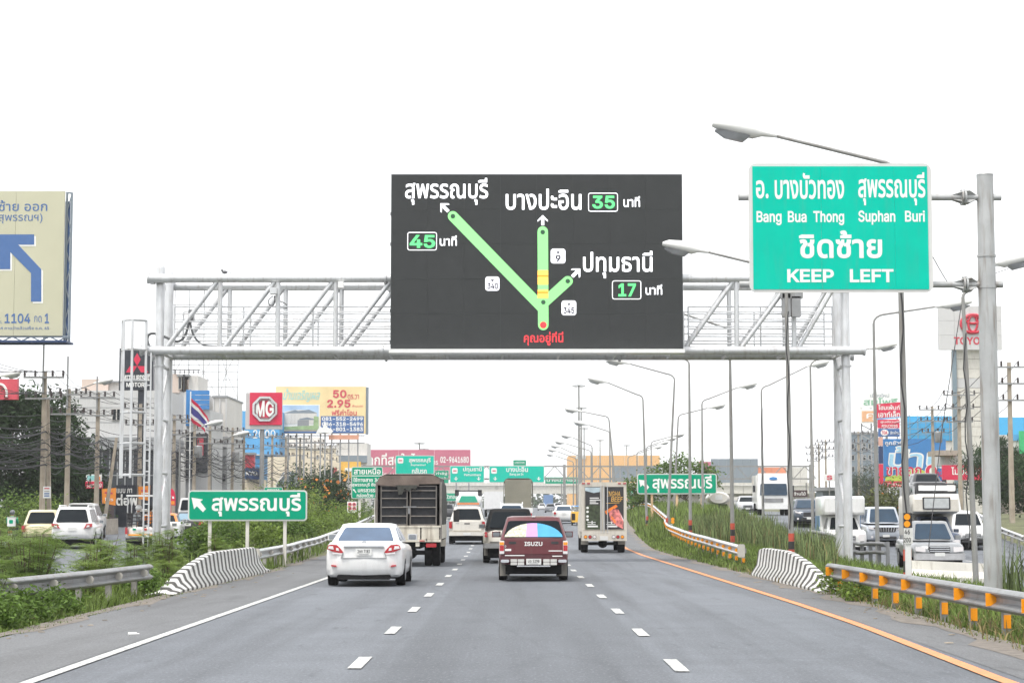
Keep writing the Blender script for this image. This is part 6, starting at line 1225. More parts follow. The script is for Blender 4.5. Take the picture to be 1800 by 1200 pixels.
obj('rail', MB().bar((PX(288,Y),Y-.1,PZ(650,Y)),(PX(350,Y),Y-.1,PZ(650,Y)),.07), M_blk, t); obj('ladder', MB().bar((PX(322,Y),Y-.4,PZ(690,Y)),(PX(322,Y),Y-.4,PZ(658,Y)),.12), M_blk, t); wins(t,(312,),(663,),4,20,Y,M_dk)
Y = 180; t = bthing('blue_sign_building', 'building with a blue corner panel and blue slatted board behind the tricolour flag', 'building', 345, Y); pbox(t,'blue_panel',325,333,685,748,Y,2.5,M_blue); pbox(t,'wall',326,368,720,880,Y+.4,8,M_bg,True)
for k in range(4): pbox(t,'slat',334,366,686+8.5*k,693.5+8.5*k,Y,.15,M_blue)
pbox(t,'dark_window_strip',325,340,758,840,Y-.1,.4,M_dk); mullions(t,325,340,758,840,Y-.1,1,M_bw,5); pbox(t,'red_banner',346,356,770,800,Y-.3,.3,M_rd2); pbox(t,'dark_recess',343,364,762,830,Y+.2,.4,M_dk)
Y = 190; t = bthing('pale_office_building', 'pale grey two-sided building corner left of the red octagon sign', 'building', 400, Y); pbox(t,'tower',372,397,698,770,Y,11,M_bw); pbox(t,'base',366,399,770,880,Y-.3,12,M_bg,True)
pbox(t,'cornice',371,398,695,698,Y-.2,11.5,M_bg2); pbox(t,'cornice',365,400,767,770.5,Y-.5,12.5,M_bg2); mullions(t,374,396,700,765,Y-.05,2,M_bg,0)
for v in (785,800,815,832): pbox(t,'awning',378,396,v,v+1.6,Y-1.0,.7,M_bg2)
pbox(t,'window_band',377,396,835,845,Y-.4,.15,M_dk); pbox(t,'window_band',377,396,804,812,Y-.4,.15,M_bg2)
# lattice frame
Y = 215; t = bthing('lattice_frame', 'tall bare steel lattice hoarding frame rising behind the gantry left end', 'hoarding frame', 350, Y)
us_ = (291,303,329,355,382,395,416); vs_ = (510,536,562,588,614,641,654,667,680,700)
for u in us_: obj('upright', MB().bar((PX(u,Y),Y,PZ(720,Y)),(PX(u,Y),Y,PZ(510 if u<360 else 620,Y)),.09), M_lat, t)
for v in vs_: obj('crossbar', MB().bar((PX(291,Y),Y,PZ(v,Y)),(PX(416 if v>=614 else 358,Y),Y,PZ(v,Y)),.07), M_lat, t)
for k in range(5):
    for j, (va, vb) in enumerate(((614,654),(654,700))): a, b = (us_[k+1], us_[k+2]) if (k+j) % 2 else (us_[k+2], us_[k+1]); obj('diagonal', MB().bar((PX(a,Y),Y+.05,PZ(va,Y)),(PX(b,Y),Y+.05,PZ(vb,Y)),.06), M_lat, t)
for u in (303,395): obj('leg', MB().bar((PX(u,Y),Y+.2,G(PX(u,Y),Y)),(PX(u,Y),Y+.2,PZ(715,Y)),.2), M_lat, t)
# black dealer sign
Y = 146; t = bthing('dealer_sign', 'black dealer sign with three red diamonds behind the ladder cage', 'sign', 236, Y); pbox(t,'panel',212,266,612,685,Y,.7,mat('sign_black', (.022,.026,.036), .4, var=.05)); pbox(t,'side_panel',206,212,612,686,Y+.1,.7,MATS['sign_black'])
pbox(t,'pole',240,253,685,900,Y+.2,.5,MATS['sign_black'],True)
def dm(c, ang, L=15.5, w=.5):
    q = [(0,0),(L*math.sin(w),-L*math.cos(w)),(0,-2*L*math.cos(w)),(-L*math.sin(w),-L*math.cos(w))]; return [(c[0]+x*math.cos(ang)-y*math.sin(ang), c[1]+x*math.sin(ang)+y*math.cos(ang)) for x, y in q]
for a in (0, 2*PI/3, -2*PI/3): poly(t,'red_diamond',dm((241,643),a,13),Y-.02,M_rd,.02)
textp(t,'MITSUBISHI',215,263,659,669,Y-.02,M_let,.05); textp(t,'MOTORS',222,259,672,680,Y-.02,M_let,.05)
# octagon sign
Y = 165; t = bthing('octagon_sign', 'red square sign with a chrome octagon emblem on a grey pole', 'sign', 463, Y); pbox(t,'backing_box',430,494,690,754,Y+.05,.6,M_bg); pbox(t,'red_face',437.5,494.5,689.5,746.5,Y-.08,.13,M_rd)
obj('pole', MB().lathe((PX(459,Y),Y+.35,0),[(.2,G(PX(459,Y),Y)-.2),(.18,PZ(754,Y))],12), M_galv2, t, 50)
def octo(r0, r1, k, m, nm):
    o = [(466+r0*math.cos(PI/8+PI/4*i), 718.5+r0*math.sin(PI/8+PI/4*i)) for i in range(8)]; i_ = [(466+r1*math.cos(PI/8+PI/4*i), 718.5+r1*math.sin(PI/8+PI/4*i)) for i in range(8)]
    po = [P(u,v,Y) for u,v in o]; pi = [P(u,v,Y) for u,v in i_]; mb = MB(); mb.loft([[(p.x,Y-k,p.z) for p in po],[(p.x,Y-k-.12,p.z) for p in po],[(p.x,Y-k-.12,p.z) for p in pi],[(p.x,Y-k,p.z) for p in pi]], False); obj(nm, mb, m, t)
octo(23.5,19.5,.08,M_chrome,'emblem_ring'); octo(18,17,.08,M_galv2,'emblem_ring')
textp(t,'M',450,465,704,732,Y-.16,M_let,.07); textp(t,'G',466.5,482,704,732,Y-.16,M_let,.07)
# blue tower sign, red shop, navy shop sign
Y = 235; t = bthing('blue_tower_sign', 'tall sky-blue building panel with white numerals behind the octagon sign', 'building', 455, Y); pbox(t,'panel',424,490,722,800,Y,6,M_sblue); pbox(t,'lower_panel',424,460,800,900,Y+.3,5.5,M_sblue,True); textp(t,'9-2000',424,484,755,770,Y-.02,M_let,.02)
for v in (798,): pbox(t,'ledge',424,462,v,v+2,Y-.4,.5,M_bw)
Y = 205; t = bthing('navy_shop', 'navy shop sign above a small roof with a red drum-shaped sign over it', 'shop', 445, Y); pbox(t,'sign_board',431,458,822,842,Y,.5,M_navy); textp(t,'KYO',432,452,828,835,Y-.02,M_let,.05); pbox(t,'red_sign',427,446,799,822,Y+.1,1,M_rd2); pbox(t,'eaves',424,447,795,799,Y-.2,1.6,M_bg2); pbox(t,'wall',428,460,842,900,Y+.6,4,M_cr,True)
# flag
Y = 160; t = bthing('flag_pole', 'white flag pole flying a red, white and blue striped flag', 'flag', 333, Y); obj('pole', MB().tube((PX(333,Y),Y,G(PX(333,Y),Y)),(PX(333,Y),Y,PZ(688,Y)),.05,8), M_white, t)
fm = [M_rd, M_let, mat('flag_blue', (.06,.05,.25), .8), M_let, M_rd]; fr_ = (0,1/6,1/3,2/3,5/6,1)
top = [(334,697),(341,704),(349,711),(357,722),(364,731),(367,738)]; bot = [(334,737),(340,744),(347,748),(353,752),(358,756),(360,760)]
for i in range(5):
    mb = MB(); n = len(top); L2 = lambda f: [P(a[0]+(b[0]-a[0])*f, a[1]+(b[1]-a[1])*f, Y + .25*math.sin(k*1.4)) for k,(a,b) in enumerate(zip(top,bot))]
    A, B = L2(fr_[i]), L2(fr_[i+1]); mb.loft([[tuple(p) for p in A] + [tuple(p) for p in B[::-1]], [(p.x,p.y+.02,p.z) for p in A] + [(p.x,p.y+.02,p.z) for p in B[::-1]]]); obj('stripe', mb, fm[i], t, 40)
# yellow house hoarding
Y = 240; t = bthing('house_hoarding', 'yellow housing billboard with a house picture and phone numbers on blue', 'billboard', 564, Y); pbox(t,'panel',483,642,679,762,Y,.4,M_yl); pbox(t,'side_truss',642,646,680,763,Y+.1,1.2,M_slate)
pbox(t,'blue_strip',563,639,731,761,Y-.03,.02,M_bink); pbox(t,'blue_strip',487,563,757.5,761,Y-.03,.02,M_bink)
pbox(t,'picture',490,561,711,756,Y-.03,.02,M_let)
for pts, m, k in (([(491,712),(560,712),(560,735),(491,735)],mat('picture_sky', (.38,.52,.70), .6, var=.25, scale=.6),.05),([(500,723),(518,720),(543,720),(557,725),(557,745),(500,745)],M_bw,.06),([(499,726),(519,720),(524,722),(543,719.5),(558,726)],M_slate,.07),([(526,736),(540,733),(552,736),(552,737.5),(526,737.5)],M_slate,.08),([(523,738),(543,738),(543,750),(523,750)],M_bg2,.08),([(491,750),(560,747),(560,755),(491,755)],mat('picture_lawn', (.30,.42,.22), .7, var=.3, scale=1.5),.09),([(552,731),(560,732),(560,748),(551,748)],MATS['picture_lawn'],.1)): poly(t,'picture_shape',pts,Y-k,m,.01)
M_cy = mat('cyan_script', (.30,.62,.62), .5)
textp(t,'บ้านเจริญผล',496,559,683,706,Y-.03,M_cy,.02,slant=.25)
for s, bx, m, bo in (('50',(585,609,685,699),M_rd2,.06),('ตร.วา',(611,631,693,701),M_rd2,.02),('2.95',(575,616,702,716),M_rd2,.06),('ล้านบาท',(619,638,711,715),M_rd2,.02),('ฟรีค่าโอน',(583,627,719,730),M_rd2,.04),('081-552-2499',(566,638,732.5,739),M_let,.06),('086-318-5496',(566,638,741.5,748.5),M_let,.06),('086-801-1383',(566,638,750.5,757.5),M_let,.06)): textp(t,s,*bx,Y-.04,m,bo)
mb = MB()
for u in (505,520,533,546,562,570,582,597,612,628): obj('leg', MB().bar((PX(u,Y),Y+.5,G(PX(u,Y),Y)),(PX(u,Y),Y+.5,PZ(762,Y)),.16), M_lat, t)
for v in (765,778): obj('tie', MB().bar((PX(500,Y),Y+.5,PZ(v,Y)),(PX(640,Y),Y+.5,PZ(v,Y)),.12), M_lat, t)
obj('loose_sheet', MB().loft([[tuple(P(u,v,Y-k)) for u,v in ((555,762),(562,748),(567,752),(571,738),(575,750),(586,757),(582,762),(570,760))] for k in (.3,.35)]), M_let, t)
pbox(t,'small_board',577,630,764,772,Y-.1,.2,mat('board_salmon', (.60,.30,.20), .6, var=.2, scale=.6))
# cream factory and yellow shop behind
Y = 330; t = bthing('cream_warehouse', 'long cream warehouse behind the far power poles', 'building', 540, Y); pbox(t,'wall',462,600,786,900,Y,20,M_cr,True); pbox(t,'upper_block',480,560,768,786,Y+2,12,M_bw); pbox(t,'parapet',500,600,783,788,Y-.2,2,M_bw); wins(t,(506,530,556),(800,),3,7,Y,M_bg2)
Y = 300; t = bthing('yellow_shop', 'yellow and grey shop block left of the five-line green sign', 'shop', 620, Y); pbox(t,'wall',597,645,800,900,Y,10,M_bw,True); pbox(t,'grey_band',595,645,800,813,Y-.3,.3,M_slate); pbox(t,'yellow_band',598,634,811,840,Y-.4,.4,mat('shop_yellow', (.78,.45,.08), .6, var=.15)); pbox(t,'white_block',590,645,778,800,Y+.5,8,M_bw); pbox(t,'shop_sign',580,592,822,834,Y-.5,.2,M_rd2); pbox(t,'shop_sign',606,622,822,828,Y-.6,.2,M_let)
Y = 270; t = bthing('gabled_shed', 'small grey shed with a rounded gable among the far power poles', 'shed', 505, Y); a, b = PX(486,Y), PX(522,Y); obj('gable', MB().prism([(a,G(a,Y)),(b,G(a,Y)),(b,PZ(850,Y)),((a+b)/2+.5,PZ(829,Y)),((a+b)/2-.5,PZ(829,Y)),(a,PZ(850,Y))],Y,Y+6), M_slate, t); obj('roof_edge', MB().path([tuple(P(u,v,Y-.1)) for u,v in ((484,853),(503,828.5),(524,853))],.12,4), M_bw, t)
# pink hoarding
Y = 420; t = bthing('pink_hoarding', 'long faded pink hoarding with white Thai words and phone number', 'billboard', 735, Y)
for a, b in ((643,700),(700.4,763),(763.4,827)): pbox(t,'panel',a,b,790,842,Y,.5,M_pink)
textp(t,'ถูกที่สุดในไทย',646,752,796,823,Y-.04,M_let,.04); textp(t,'โทร',757,770,806,816,Y-.04,M_let,.02); textp(t,'02-9641680',774,824,802,813,Y-.04,M_let,.05); textp(t,'ที่ระบบ',668,700,829,836,Y-.04,M_let,.02)
for u in range(648,828,22): obj('leg', MB().bar((PX(u,Y),Y+.7,G(PX(u,Y),Y)),(PX(u,Y),Y+.7,PZ(842,Y)),.3), M_lat, t)
# restaurant, drinks sign, banners, flags
Y = 150; t = bthing('dark_restaurant', 'low dark maroon-roofed restaurant with an arched black signboard', 'restaurant', 135, Y)
a = [P(u,v,Y) for u,v in ((88,880),(178,868),(178,873),(88,886))]; obj('roof', MB().prism([(p.x,p.z) for p in a],Y-.6,Y+5), M_br, t); pbox(t,'wall',90,178,880,910,Y,5,M_br,True); pbox(t,'sign_board',116,158,856,872,Y-.4,.3,M_dk)
obj('arch_line', MB().path([tuple(P(137+22*math.cos(PI*i/10)*1.0, 873-14*math.sin(PI*i/10), Y-.75)) for i in range(11)],.06,5), M_let, t); textp(t,'V',134,139,861,866,Y-.45,M_let,.03)
for k in range(7): pbox(t,'fence_bar',130+6*k,131.2+6*k,884,898,Y-.3,.1,M_let)
for v in (886,892): pbox(t,'fence_rail',128,170,v,v+.9,Y-.32,.1,M_let)
Y = 140; t = bthing('drinks_sign', 'red drinks sign with white script under a small picture board', 'sign', 165, Y); pbox(t,'picture_board',151,178,833,846,Y,.15,M_let); poly(t,'picture_shape',[(153,835),(168,835),(172,840),(166,844),(153,843)],Y-.02,M_cy,.01); poly(t,'picture_shape',[(166,839),(176,837),(176,844),(168,845)],Y-.03,M_or,.01); pbox(t,'red_board',150,180,846,858,Y-.05,.2,M_rd); textp(t,'Coca-Cola',152,178,848,856,Y-.07,M_let,.03,slant=.25); obj('pole', MB().tube((PX(172,Y),Y+.3,0),(PX(172,Y),Y+.3,PZ(858,Y)),.06,6), M_blk, t)
Y = 145; t = bthing('black_hoarding', 'black shop hoarding with large white Thai letters behind the caged pickup', 'hoarding', 235, Y)
for a, b in ((204,224),(224.3,244),(244.3,268)): pbox(t,'panel',a,b,852,890,Y,.3,MATS['sign_black'],True)
textp(t,'แบบ ภา',205,232,858,866,Y-.02,M_let,.02); textp(t,'ต่อพ',204,242,868,888,Y-.02,M_let,.08)
for a, b, c_, d, lb in ((179,204,858,888,'tilted orange banner left of the ladder cage'),(243,264,854,880,'orange banner right of the ladder cage behind the gantry leg')):
    t = bthing('orange_banner', lb, 'banner', a, 138, 'orange shop banners'); obj('cloth', MB().prism([(p.x,p.z) for p in (P(a,c_+1,138),P(b,c_-1,138),P(b-1,d,138),P(a+1,d-4,138))],138,138.05), M_or, t); pbox(t,'frame_post',a-1,a,c_-2,900,138,.1,M_blk,True); poly(t,'print_shape',[(a+5,c_+6),(b-6,c_+7),(b-6,c_+10),(a+5,c_+9)],137.98,M_rd2,.01); textp(t,'โปร',a+5,b-5,d-14,d-8,137.98,M_let,.04)
for u, h0, h1, Y, lb in ((291,852,905,118,'large red feather flag right of the left gantry leg'),(303,858,888,130,'smaller red feather flag beside the white van')):
    t = bthing('feather_flag', lb, 'flag', u, Y, 'red feather flags'); w = (h1-h0)*.22; obj('cloth', MB().prism([(p.x,p.z) for p in (P(u-w,h0+2,Y),P(u-w*.2,h0,Y),P(u+w*.5,h0+(h1-h0)*.15,Y),P(u+w*.8,h0+(h1-h0)*.45,Y),P(u+w*.85,h1,Y),P(u-w*.7,h1-1,Y))],Y,Y+.04), M_rd, t,); obj('pole', MB().path([tuple(P(u-w*1.05,h0+1,Y)),tuple(P(u-w*.95,h1,Y)),(PX(u-w*.95,Y),Y,0)],.03,5), M_blk, t); poly(t,'print_shape',[(u-w*.1,h0+14),(u+w*.4,h0+14),(u+w*.5,h1-12),(u,h1-12)],Y-.01,M_let,.008); poly(t,'print_shape',[(u-w*.4,h1-8),(u+w*.6,h1-8),(u+w*.6,h1-2),(u-w*.4,h1-2)],Y-.01,M_or,.008)
Y = 107; t = bthing('notice_board', 'white notice with red and blue print nailed to the thick power pole', 'notice', 82, Y); pbox(t,'board',76,89,854.5,875,Y,.06,M_let)
for v, m in ((857,M_rd2),(862,M_conc_disc),(866,M_bink),(870,M_bink)): pbox(t,'lettering',78,87,v,v+2,Y-.01,.008,m)
# left billboard
Y = 100; t = bthing('roadside_billboard', 'tall beige billboard with a blue left-turn arrow cut by the left edge', 'billboard', 20, Y)
for a, b in ((-150,17.4),(17.8,104)): pbox(t,'panel',a,b,336 if b > 50 else 336,590,Y,.15,M_beige)
pbox(t,'catwalk',-150,112,598,601.5,Y-.5,1.6,M_navy)
for k in range(9): u = -150+33*k; obj('truss_bar', MB().bar((PX(u,Y),Y+.1,PZ(591,Y)),(PX(min(u+16.5,111),Y),Y+.1,PZ(599,Y)),.07), M_slate, t); obj('truss_bar', MB().bar((PX(min(u+16.5,111),Y),Y+.1,PZ(599,Y)),(PX(min(u+33,111),Y),Y+.1,PZ(591,Y)),.07), M_slate, t)
obj('top_bar', MB().bar((PX(-150,Y),Y+.1,PZ(591,Y)),(PX(112,Y),Y+.1,PZ(591,Y)),.1), M_slate, t)
pbox(t,'side_panel',105.5,114,354,590,Y+.35,.06,mat('side_net_blue', (.06,.12,.26), .8, var=.25, scale=.8))
for u in (106,114.5): obj('side_post', MB().bar((PX(u,Y),Y+.3,PZ(600,Y)),(PX(u,Y),Y+.3,PZ(337,Y)),.1), M_slate, t)
for k in range(8): v = 340+32*k; a, b = (106,114.5) if k % 2 else (114.5,106); obj('side_brace', MB().bar((PX(a,Y),Y+.27,PZ(v,Y)),(PX(b,Y),Y+.27,PZ(v+32,Y)),.05), M_slate, t)
obj('top_brace', MB().bar((PX(104,Y),Y+.3,PZ(337,Y)),(PX(115,Y),Y+.3,PZ(338,Y)),.08), M_slate, t)
obj('column', MB().lathe((PX(-70,Y),Y+.9,0),[(.5,-.2),(.5,PZ(598,Y))],14), M_slate, t, 50); obj('rear_frame', MB().box(PX(-140,Y),PX(95,Y),Y+.5,Y+.65,PZ(470,Y),PZ(462,Y)), M_slate, t)
M_wsh = M_let; AP = [(-60,412),(60,412),(60,430),(32,430),(72.5,473),(72.5,530),(54.5,530),(54.5,480),(18,443),(18,473),(-60,473)]
poly(t,'arrow_edge',[(u+3,v+3) for u,v in AP],Y-.012,M_wsh,.008); poly(t,'arrow',AP,Y-.024,M_bink,.01)
textp(t,'ชิดซ้าย ออก',-32,83,352,371,Y-.012,M_bink,.015); textp(t,'(สุพรรณฯ)',-9,74.5,375,393,Y-.012,M_bink,.0)
textp(t,'1104',8,53,551,568,Y-.012,M_bink,.04); textp(t,'กด',60,73,555,566,Y-.012,M_bink,.0); textp(t,'1',78.5,86,551,568,Y-.012,M_bink,.04); textp(t,'โครงการ ม.ค. 64 คาดว่าแล้วเสร็จ ธ.ค. 65',-52,86,573,579,Y-.012,M_bink,.01); textp(t,'CALL',-13,4,563,568,Y-.012,M_bink,.0)
Y = 132; t = bthing('prohibition_sign', 'white board with four red prohibition rings below the five-line green sign', 'road sign', 619, Y); pbox(t,'board',610.5,627,881,900.5,Y,.06,M_let); pbox(t,'post',617.5,619.5,900,915,Y+.07,.1,M_pole,True)
for cu, cv in ((615,886),(622.5,886),(615,893),(622.5,893)):
    obj('ring', MB().path([tuple(P(cu+2.4*math.cos(q), cv+2.4*math.sin(q), Y-.02)) for q in (2*PI*i/12 for i in range(13))],.03,4), M_rd, t); poly(t,'symbol',[(cu-1.4,cv-.5),(cu+1.2,cv-1.1),(cu+1.2,cv+.8),(cu-1.2,cv+.9)],Y-.012,M_blk,.006)
t = sign('far_green_sign', 'narrow green sign edge showing above the left green arrow sign', (464,497,856,875), 118, M_greend, .8, d=.06); textp(t,'ทางออก',470,491,859,866,118-.01,M_let,.03); obj('post', MB().bar((PX(480,118),118.15,G(PX(480,118),118)),(PX(480,118),118.15,PZ(860,118)),.12), M_pole, t)
Y = 125; t = bthing('pink_sign', 'pinkish red sign half cut by the left edge behind the tree', 'sign', 0, Y); pbox(t,'panel',-60,27,666,702,Y,.4,M_rd2); obj('emblem_arc', MB().path([tuple(P(0+12*math.cos(q),692-17*math.sin(q),Y-.05)) for q in (PI*(-.1+.7*i/8) for i in range(9))],.08,5), M_let, t); pbox(t,'pole',-40,-34,702,900,Y+.1,.3,M_galv2,True)

# ---------------------------------------------------------------- far gantry with three signs
Y = 260; t = bthing('far_sign_gantry', 'thin dark truss gantry spanning the road before the bridge', 'gantry', 1030, Y)
for u in (640,992,1425): obj('post', MB().bar((PX(u,Y),Y,G(PX(u,Y),Y)-.3),(PX(u,Y),Y,PZ(816,Y)),.35), M_pole, t)
for k, (dy, v) in enumerate(((0,819),(0,841),(1.2,819),(1.2,841))): obj('chord', MB().bar((PX(635,Y),Y+dy,PZ(v,Y)),(PX(1432,Y),Y+dy,PZ(v,Y)),.16), M_pole, t)
for k in range(40): u = 635+20*k; a, b = (819,841) if k % 2 else (841,819); obj('web', MB().bar((PX(u,Y),Y,PZ(a,Y)),(PX(u+20,Y),Y,PZ(b,Y)),.11), M_pole, t)
GS = 'green lane signs on the far gantry'; Yf = Y - .8
def shieldp(t, u0, u1, v0, v1, m): obj('route_shield', MB().prism(rpx(u0,u1,v0,v1,Yf-.03,.18),Yf-.03,Yf-.02), m, t)
for bx, th, en, lb in (((695,763.5,800,833),('สุพรรณบุรี',719,757,804,814),('Suphanburi',722,748,815,819),'far green sign left above the covered truck with three lines'),((790.5,851.5,818,848),('ปทุมธานี',814,847,820,830),('Pathumthani',816,845,832,836),'far green sign in the middle with two down arrows'),((859.5,957,818,848),('บางปะอิน',890,928,820,829),('Bang pa In',896,920,831,836),'widest far green sign, partly behind the olive truck')):
    s_ = sign('lane_sign', lb, bx, Yf, M_green, 1.1, d=.1, group=GS); textp(s_, th[0], *th[1:], Yf-.03, M_let, .05); textp(s_, en[0], *en[1:], Yf-.03, M_let, .03)
    u0 = bx[0]+4; shieldp(s_, u0, u0+10, bx[2]+4, bx[2]+14, M_let); poly(s_,'shield_print',[(u0+2,bx[2]+8),(u0+8,bx[2]+8),(u0+8,bx[2]+10),(u0+2,bx[2]+10)],Yf-.05,M_rd2,.01)
    if bx[0] < 700: textp(s_,'กลับรถ',724,750,822,832,Yf-.03,M_let,.05)
    else:
        for u in (bx[0]+11, bx[1]-10): arrow(s_,'arrow',u,844,6.5,PI,Yf-.03,M_let)
Y = 330; t = sign('lane_sign', 'small pale green sign behind the gap of two far gantry signs', (764,789,826,849), Y, M_greend, .6, d=.1, group=None); textp(t,'ท่าอิฐ',767,786,829,835,Y-.03,M_let,.03); textp(t,'Tha It',769,784,838,842,Y-.03,M_let,.02); obj('post', MB().bar((PX(776,Y),Y+.3,G(PX(776,Y),Y)),(PX(776,Y),Y+.3,PZ(830,Y)),.2), M_pole, t)
Y = 400
for a, b, v0, v1, lb in ((902,925,808,818,'small twin green sign plates above the widest far sign'),(770,806,866,880,'green sign under the bridge left of the tank truck'),(958,1016,838,850,'pale green sign row beyond the widest far sign'),(1102,1118,861,876,'small green sign half hidden behind the box truck')):
    t = sign('far_green_sign', lb, (a,b,v0,v1), Y, M_greend, .5, d=.1); textp(t,'บางบัวทอง',a+3,b-3,v0+2.5,v1-4,Y-.03,M_let,.03); obj('post', MB().bar((PX((a+b)/2,Y),Y+.3,G(PX(a,Y),Y)),(PX((a+b)/2,Y),Y+.3,PZ((v0+v1)/2,Y)),.25), M_pole, t)
# bridge
Y = 560; t = bthing('road_bridge', 'pale concrete overpass bridge crossing the road in the haze', 'bridge', 1000, Y)
for k in range(7): a, b = 560+124.5*k, 560+124.5*(k+1); pbox(t,'girder',a,b-.6,853,867,Y,9,M_concw); pbox(t,'parapet',a,b-.3,848,852.5,Y-.5,.5,M_concw)
for u in (600,775,870,1096,1180,1280,1425): pbox(t,'pier',u-5,u+5,866,905,Y+2,4,M_conc,True)
pbox(t,'abutment_wall',1106,1424,867,910,Y+5,3,M_concw,True); 
for k in range(28): u = 562+31*k; obj('railing_post', MB().bar((PX(u,Y),Y-.2,PZ(849,Y)),(PX(u,Y),Y-.2,PZ(842,Y)),.2), M_pole, t)
obj('rail', MB().bar((PX(560,Y),Y-.2,PZ(842.5,Y)),(PX(1430,Y),Y-.2,PZ(842.5,Y)),.2), M_pole, t)
obj('round_plate', MB().prism([(PX(873,Y)+.55*math.cos(2*PI*i/14), PZ(857,Y)+.55*math.sin(2*PI*i/14)) for i in range(14)],Y-.06,Y), M_conc_disc, t)
# beyond the bridge
Y = 640; t = bthing('peach_building', 'big peach warehouse above the bridge right of centre', 'building', 1080, Y); pbox(t,'wall',1000,1160,800,870,Y,25,M_peach,True); pbox(t,'wall_step',1012,1030,800,806,Y-.5,1,M_bw)
for k in range(6): pbox(t,'wall_joint',1026+24*k,1026.6+24*k,801,850,Y-.15,.16,M_cr)
Y = 450
for a, b, v0, v1, m, lb in ((1076,1162,820,846,M_slate,'grey slatted hoarding back before the peach building'),(1250,1333,806,848,M_slate,'taller grey hoarding back behind the second lamp post'),(1333,1382,821,848,mat('salmon_board', (.68,.24,.13), .6, var=.2, scale=.3),'orange-red hoarding beside the taller grey hoarding'),(1382,1420,821,848,M_bw,'whitish hoarding beyond the orange-red one'),(1229,1250,811,836,M_pink,'small pink board left of the taller grey hoarding'),(1290,1345,873,905,M_bw,'white shed wall beyond the reeds under the grey hoarding')):
    t = bthing('far_hoarding', lb, 'hoarding', (a+b)/2, Y, 'hoardings along the bridge'); n = max(2, round((b-a)/14))
    for k in range(n): pbox(t,'panel',a+(b-a)*k/n,a+(b-a)*(k+1)/n-.4,v0,v1,Y,.4,m)
    for u in (a+2,b-2): obj('leg', MB().bar((PX(u,Y),Y+.6,G(PX(u,Y),Y)),(PX(u,Y),Y+.6,PZ(v0+2,Y)),.3), M_pole, t)
Y = 300; t = bthing('brown_shop_sign', 'dark brown shop sign on legs above the dark grey compact car', 'sign', 1405, Y); pbox(t,'panel',1393,1419,861,873,Y,.3,M_br); textp(t,'ร้านไม้',1396,1416,864,870,Y-.03,M_let,.03); 
for u in (1396,1414): pbox(t,'leg',u,u+1.5,873,905,Y+.1,.2,M_pole,True)
# ---------------------------------------------------------------- right side: tower sign, blue wall, shops
Y = 215; t = bthing('tower_sign', 'pale panelled sign tower with a red ring emblem, left of the thick mast', 'sign tower', 1708, Y)
for i in range(4):
    for j in range(3): pbox(t,'sign_panel',1655+28*i,1655+28*(i+1)-.3,538+25.6*j,538+25.6*(j+1)-.3,Y-.4,.5,mat('tower_panel', (.55,.55,.55), .6, var=.05))
for k in range(14): pbox(t,'tower_block',1686,1728,614+17*k,614+17*(k+1)-.5,Y+.3,3.0,M_concw if k not in (3,) else M_bg)
pbox(t,'tower_base',1686,1728,852,905,Y+.3,3,M_concw,True); pbox(t,'steel_column',1678.5,1685.5,614,905,Y,.4,mat('blue_grey_steel', (.20,.26,.30), .5, .3),True)
M_trd = mat('emblem_red', (.55,.03,.06), .4)
def ell(cu, cv, a, b, r=.16): obj('emblem_ring', MB().path([tuple(P(cu+a*math.cos(q), cv+b*math.sin(q), Y-.5)) for q in (2*PI*i/24 for i in range(25))],r,6), M_trd, t, 60)
ell(1710,569,21,16); ell(1710,569,8,14,.13); ell(1710,562,13,6.5,.13); textp(t,'TOYOTA',1677,1745,592,605.5,Y-.43,M_trd,.06)
Y = 260; t = bthing('blue_wall', 'long bright blue hoarding wall behind the sign tower and mast', 'hoarding', 1700, Y)
for k in range(9): a = 1594+26*k; pbox(t,'panel',a,a+25.6,731 if k < 4 else 733,774,Y,.5,mat('bright_blue_panel', (.06,.42,.78), .5, var=.05, scale=.3))
for k in range(9): u = 1601+14*k; pbox(t,'rib',u,u+.6,729,774,Y-.3,.1,M_lat)
for v in (742,753,763): pbox(t,'crossbar',1598,1680,v,v+.7,Y-.3,.1,M_lat)
pbox(t,'backing_wall',1594,1828,774,905,Y+.2,5,M_bw,True)
Y = 190; t = bthing('white_shop', 'white shop with a dark roof edge and a green sign at the right edge', 'shop', 1790, Y); pbox(t,'fascia',1752,1850,764,786,Y,4,M_bw); pbox(t,'roof_edge',1748,1850,786,792,Y-.6,5,M_bg2); pbox(t,'wall',1756,1850,792,905,Y+.5,4,M_conc,True); pbox(t,'green_sign',1794,1835,757,797,Y-1,.3,mat('shop_green', (.04,.42,.16), .5)); pbox(t,'blue_sign',1779,1795,763,774,Y-.1,.1,M_sblue)
for u in (1767,1776): pbox(t,'column',u,u+4,833,905,Y-1,.5,M_conc,True)
Y = 200; t = bthing('blue_shop_hoarding', 'huge blue shop hoarding with outlined white letters and a red percent sign', 'billboard', 1610, Y)
for k in range(4): a = 1554+27.5*k; pbox(t,'panel',a,a+27.3,771,855,Y,.4,M_blue)
M_lb = mat('hoarding_light_blue', (.35,.62,.80), .5); M_lime = mat('hoarding_lime', (.50,.62,.10), .5)
poly(t,'red_strip',[(1554,845),(1664,845),(1664,855),(1554,855)],Y-.02,M_rd,.01); poly(t,'hill',[(1556,845),(1556,838),(1585,832),(1612,820),(1626,828),(1640,820),(1640,845)],Y-.03,M_lime,.01)
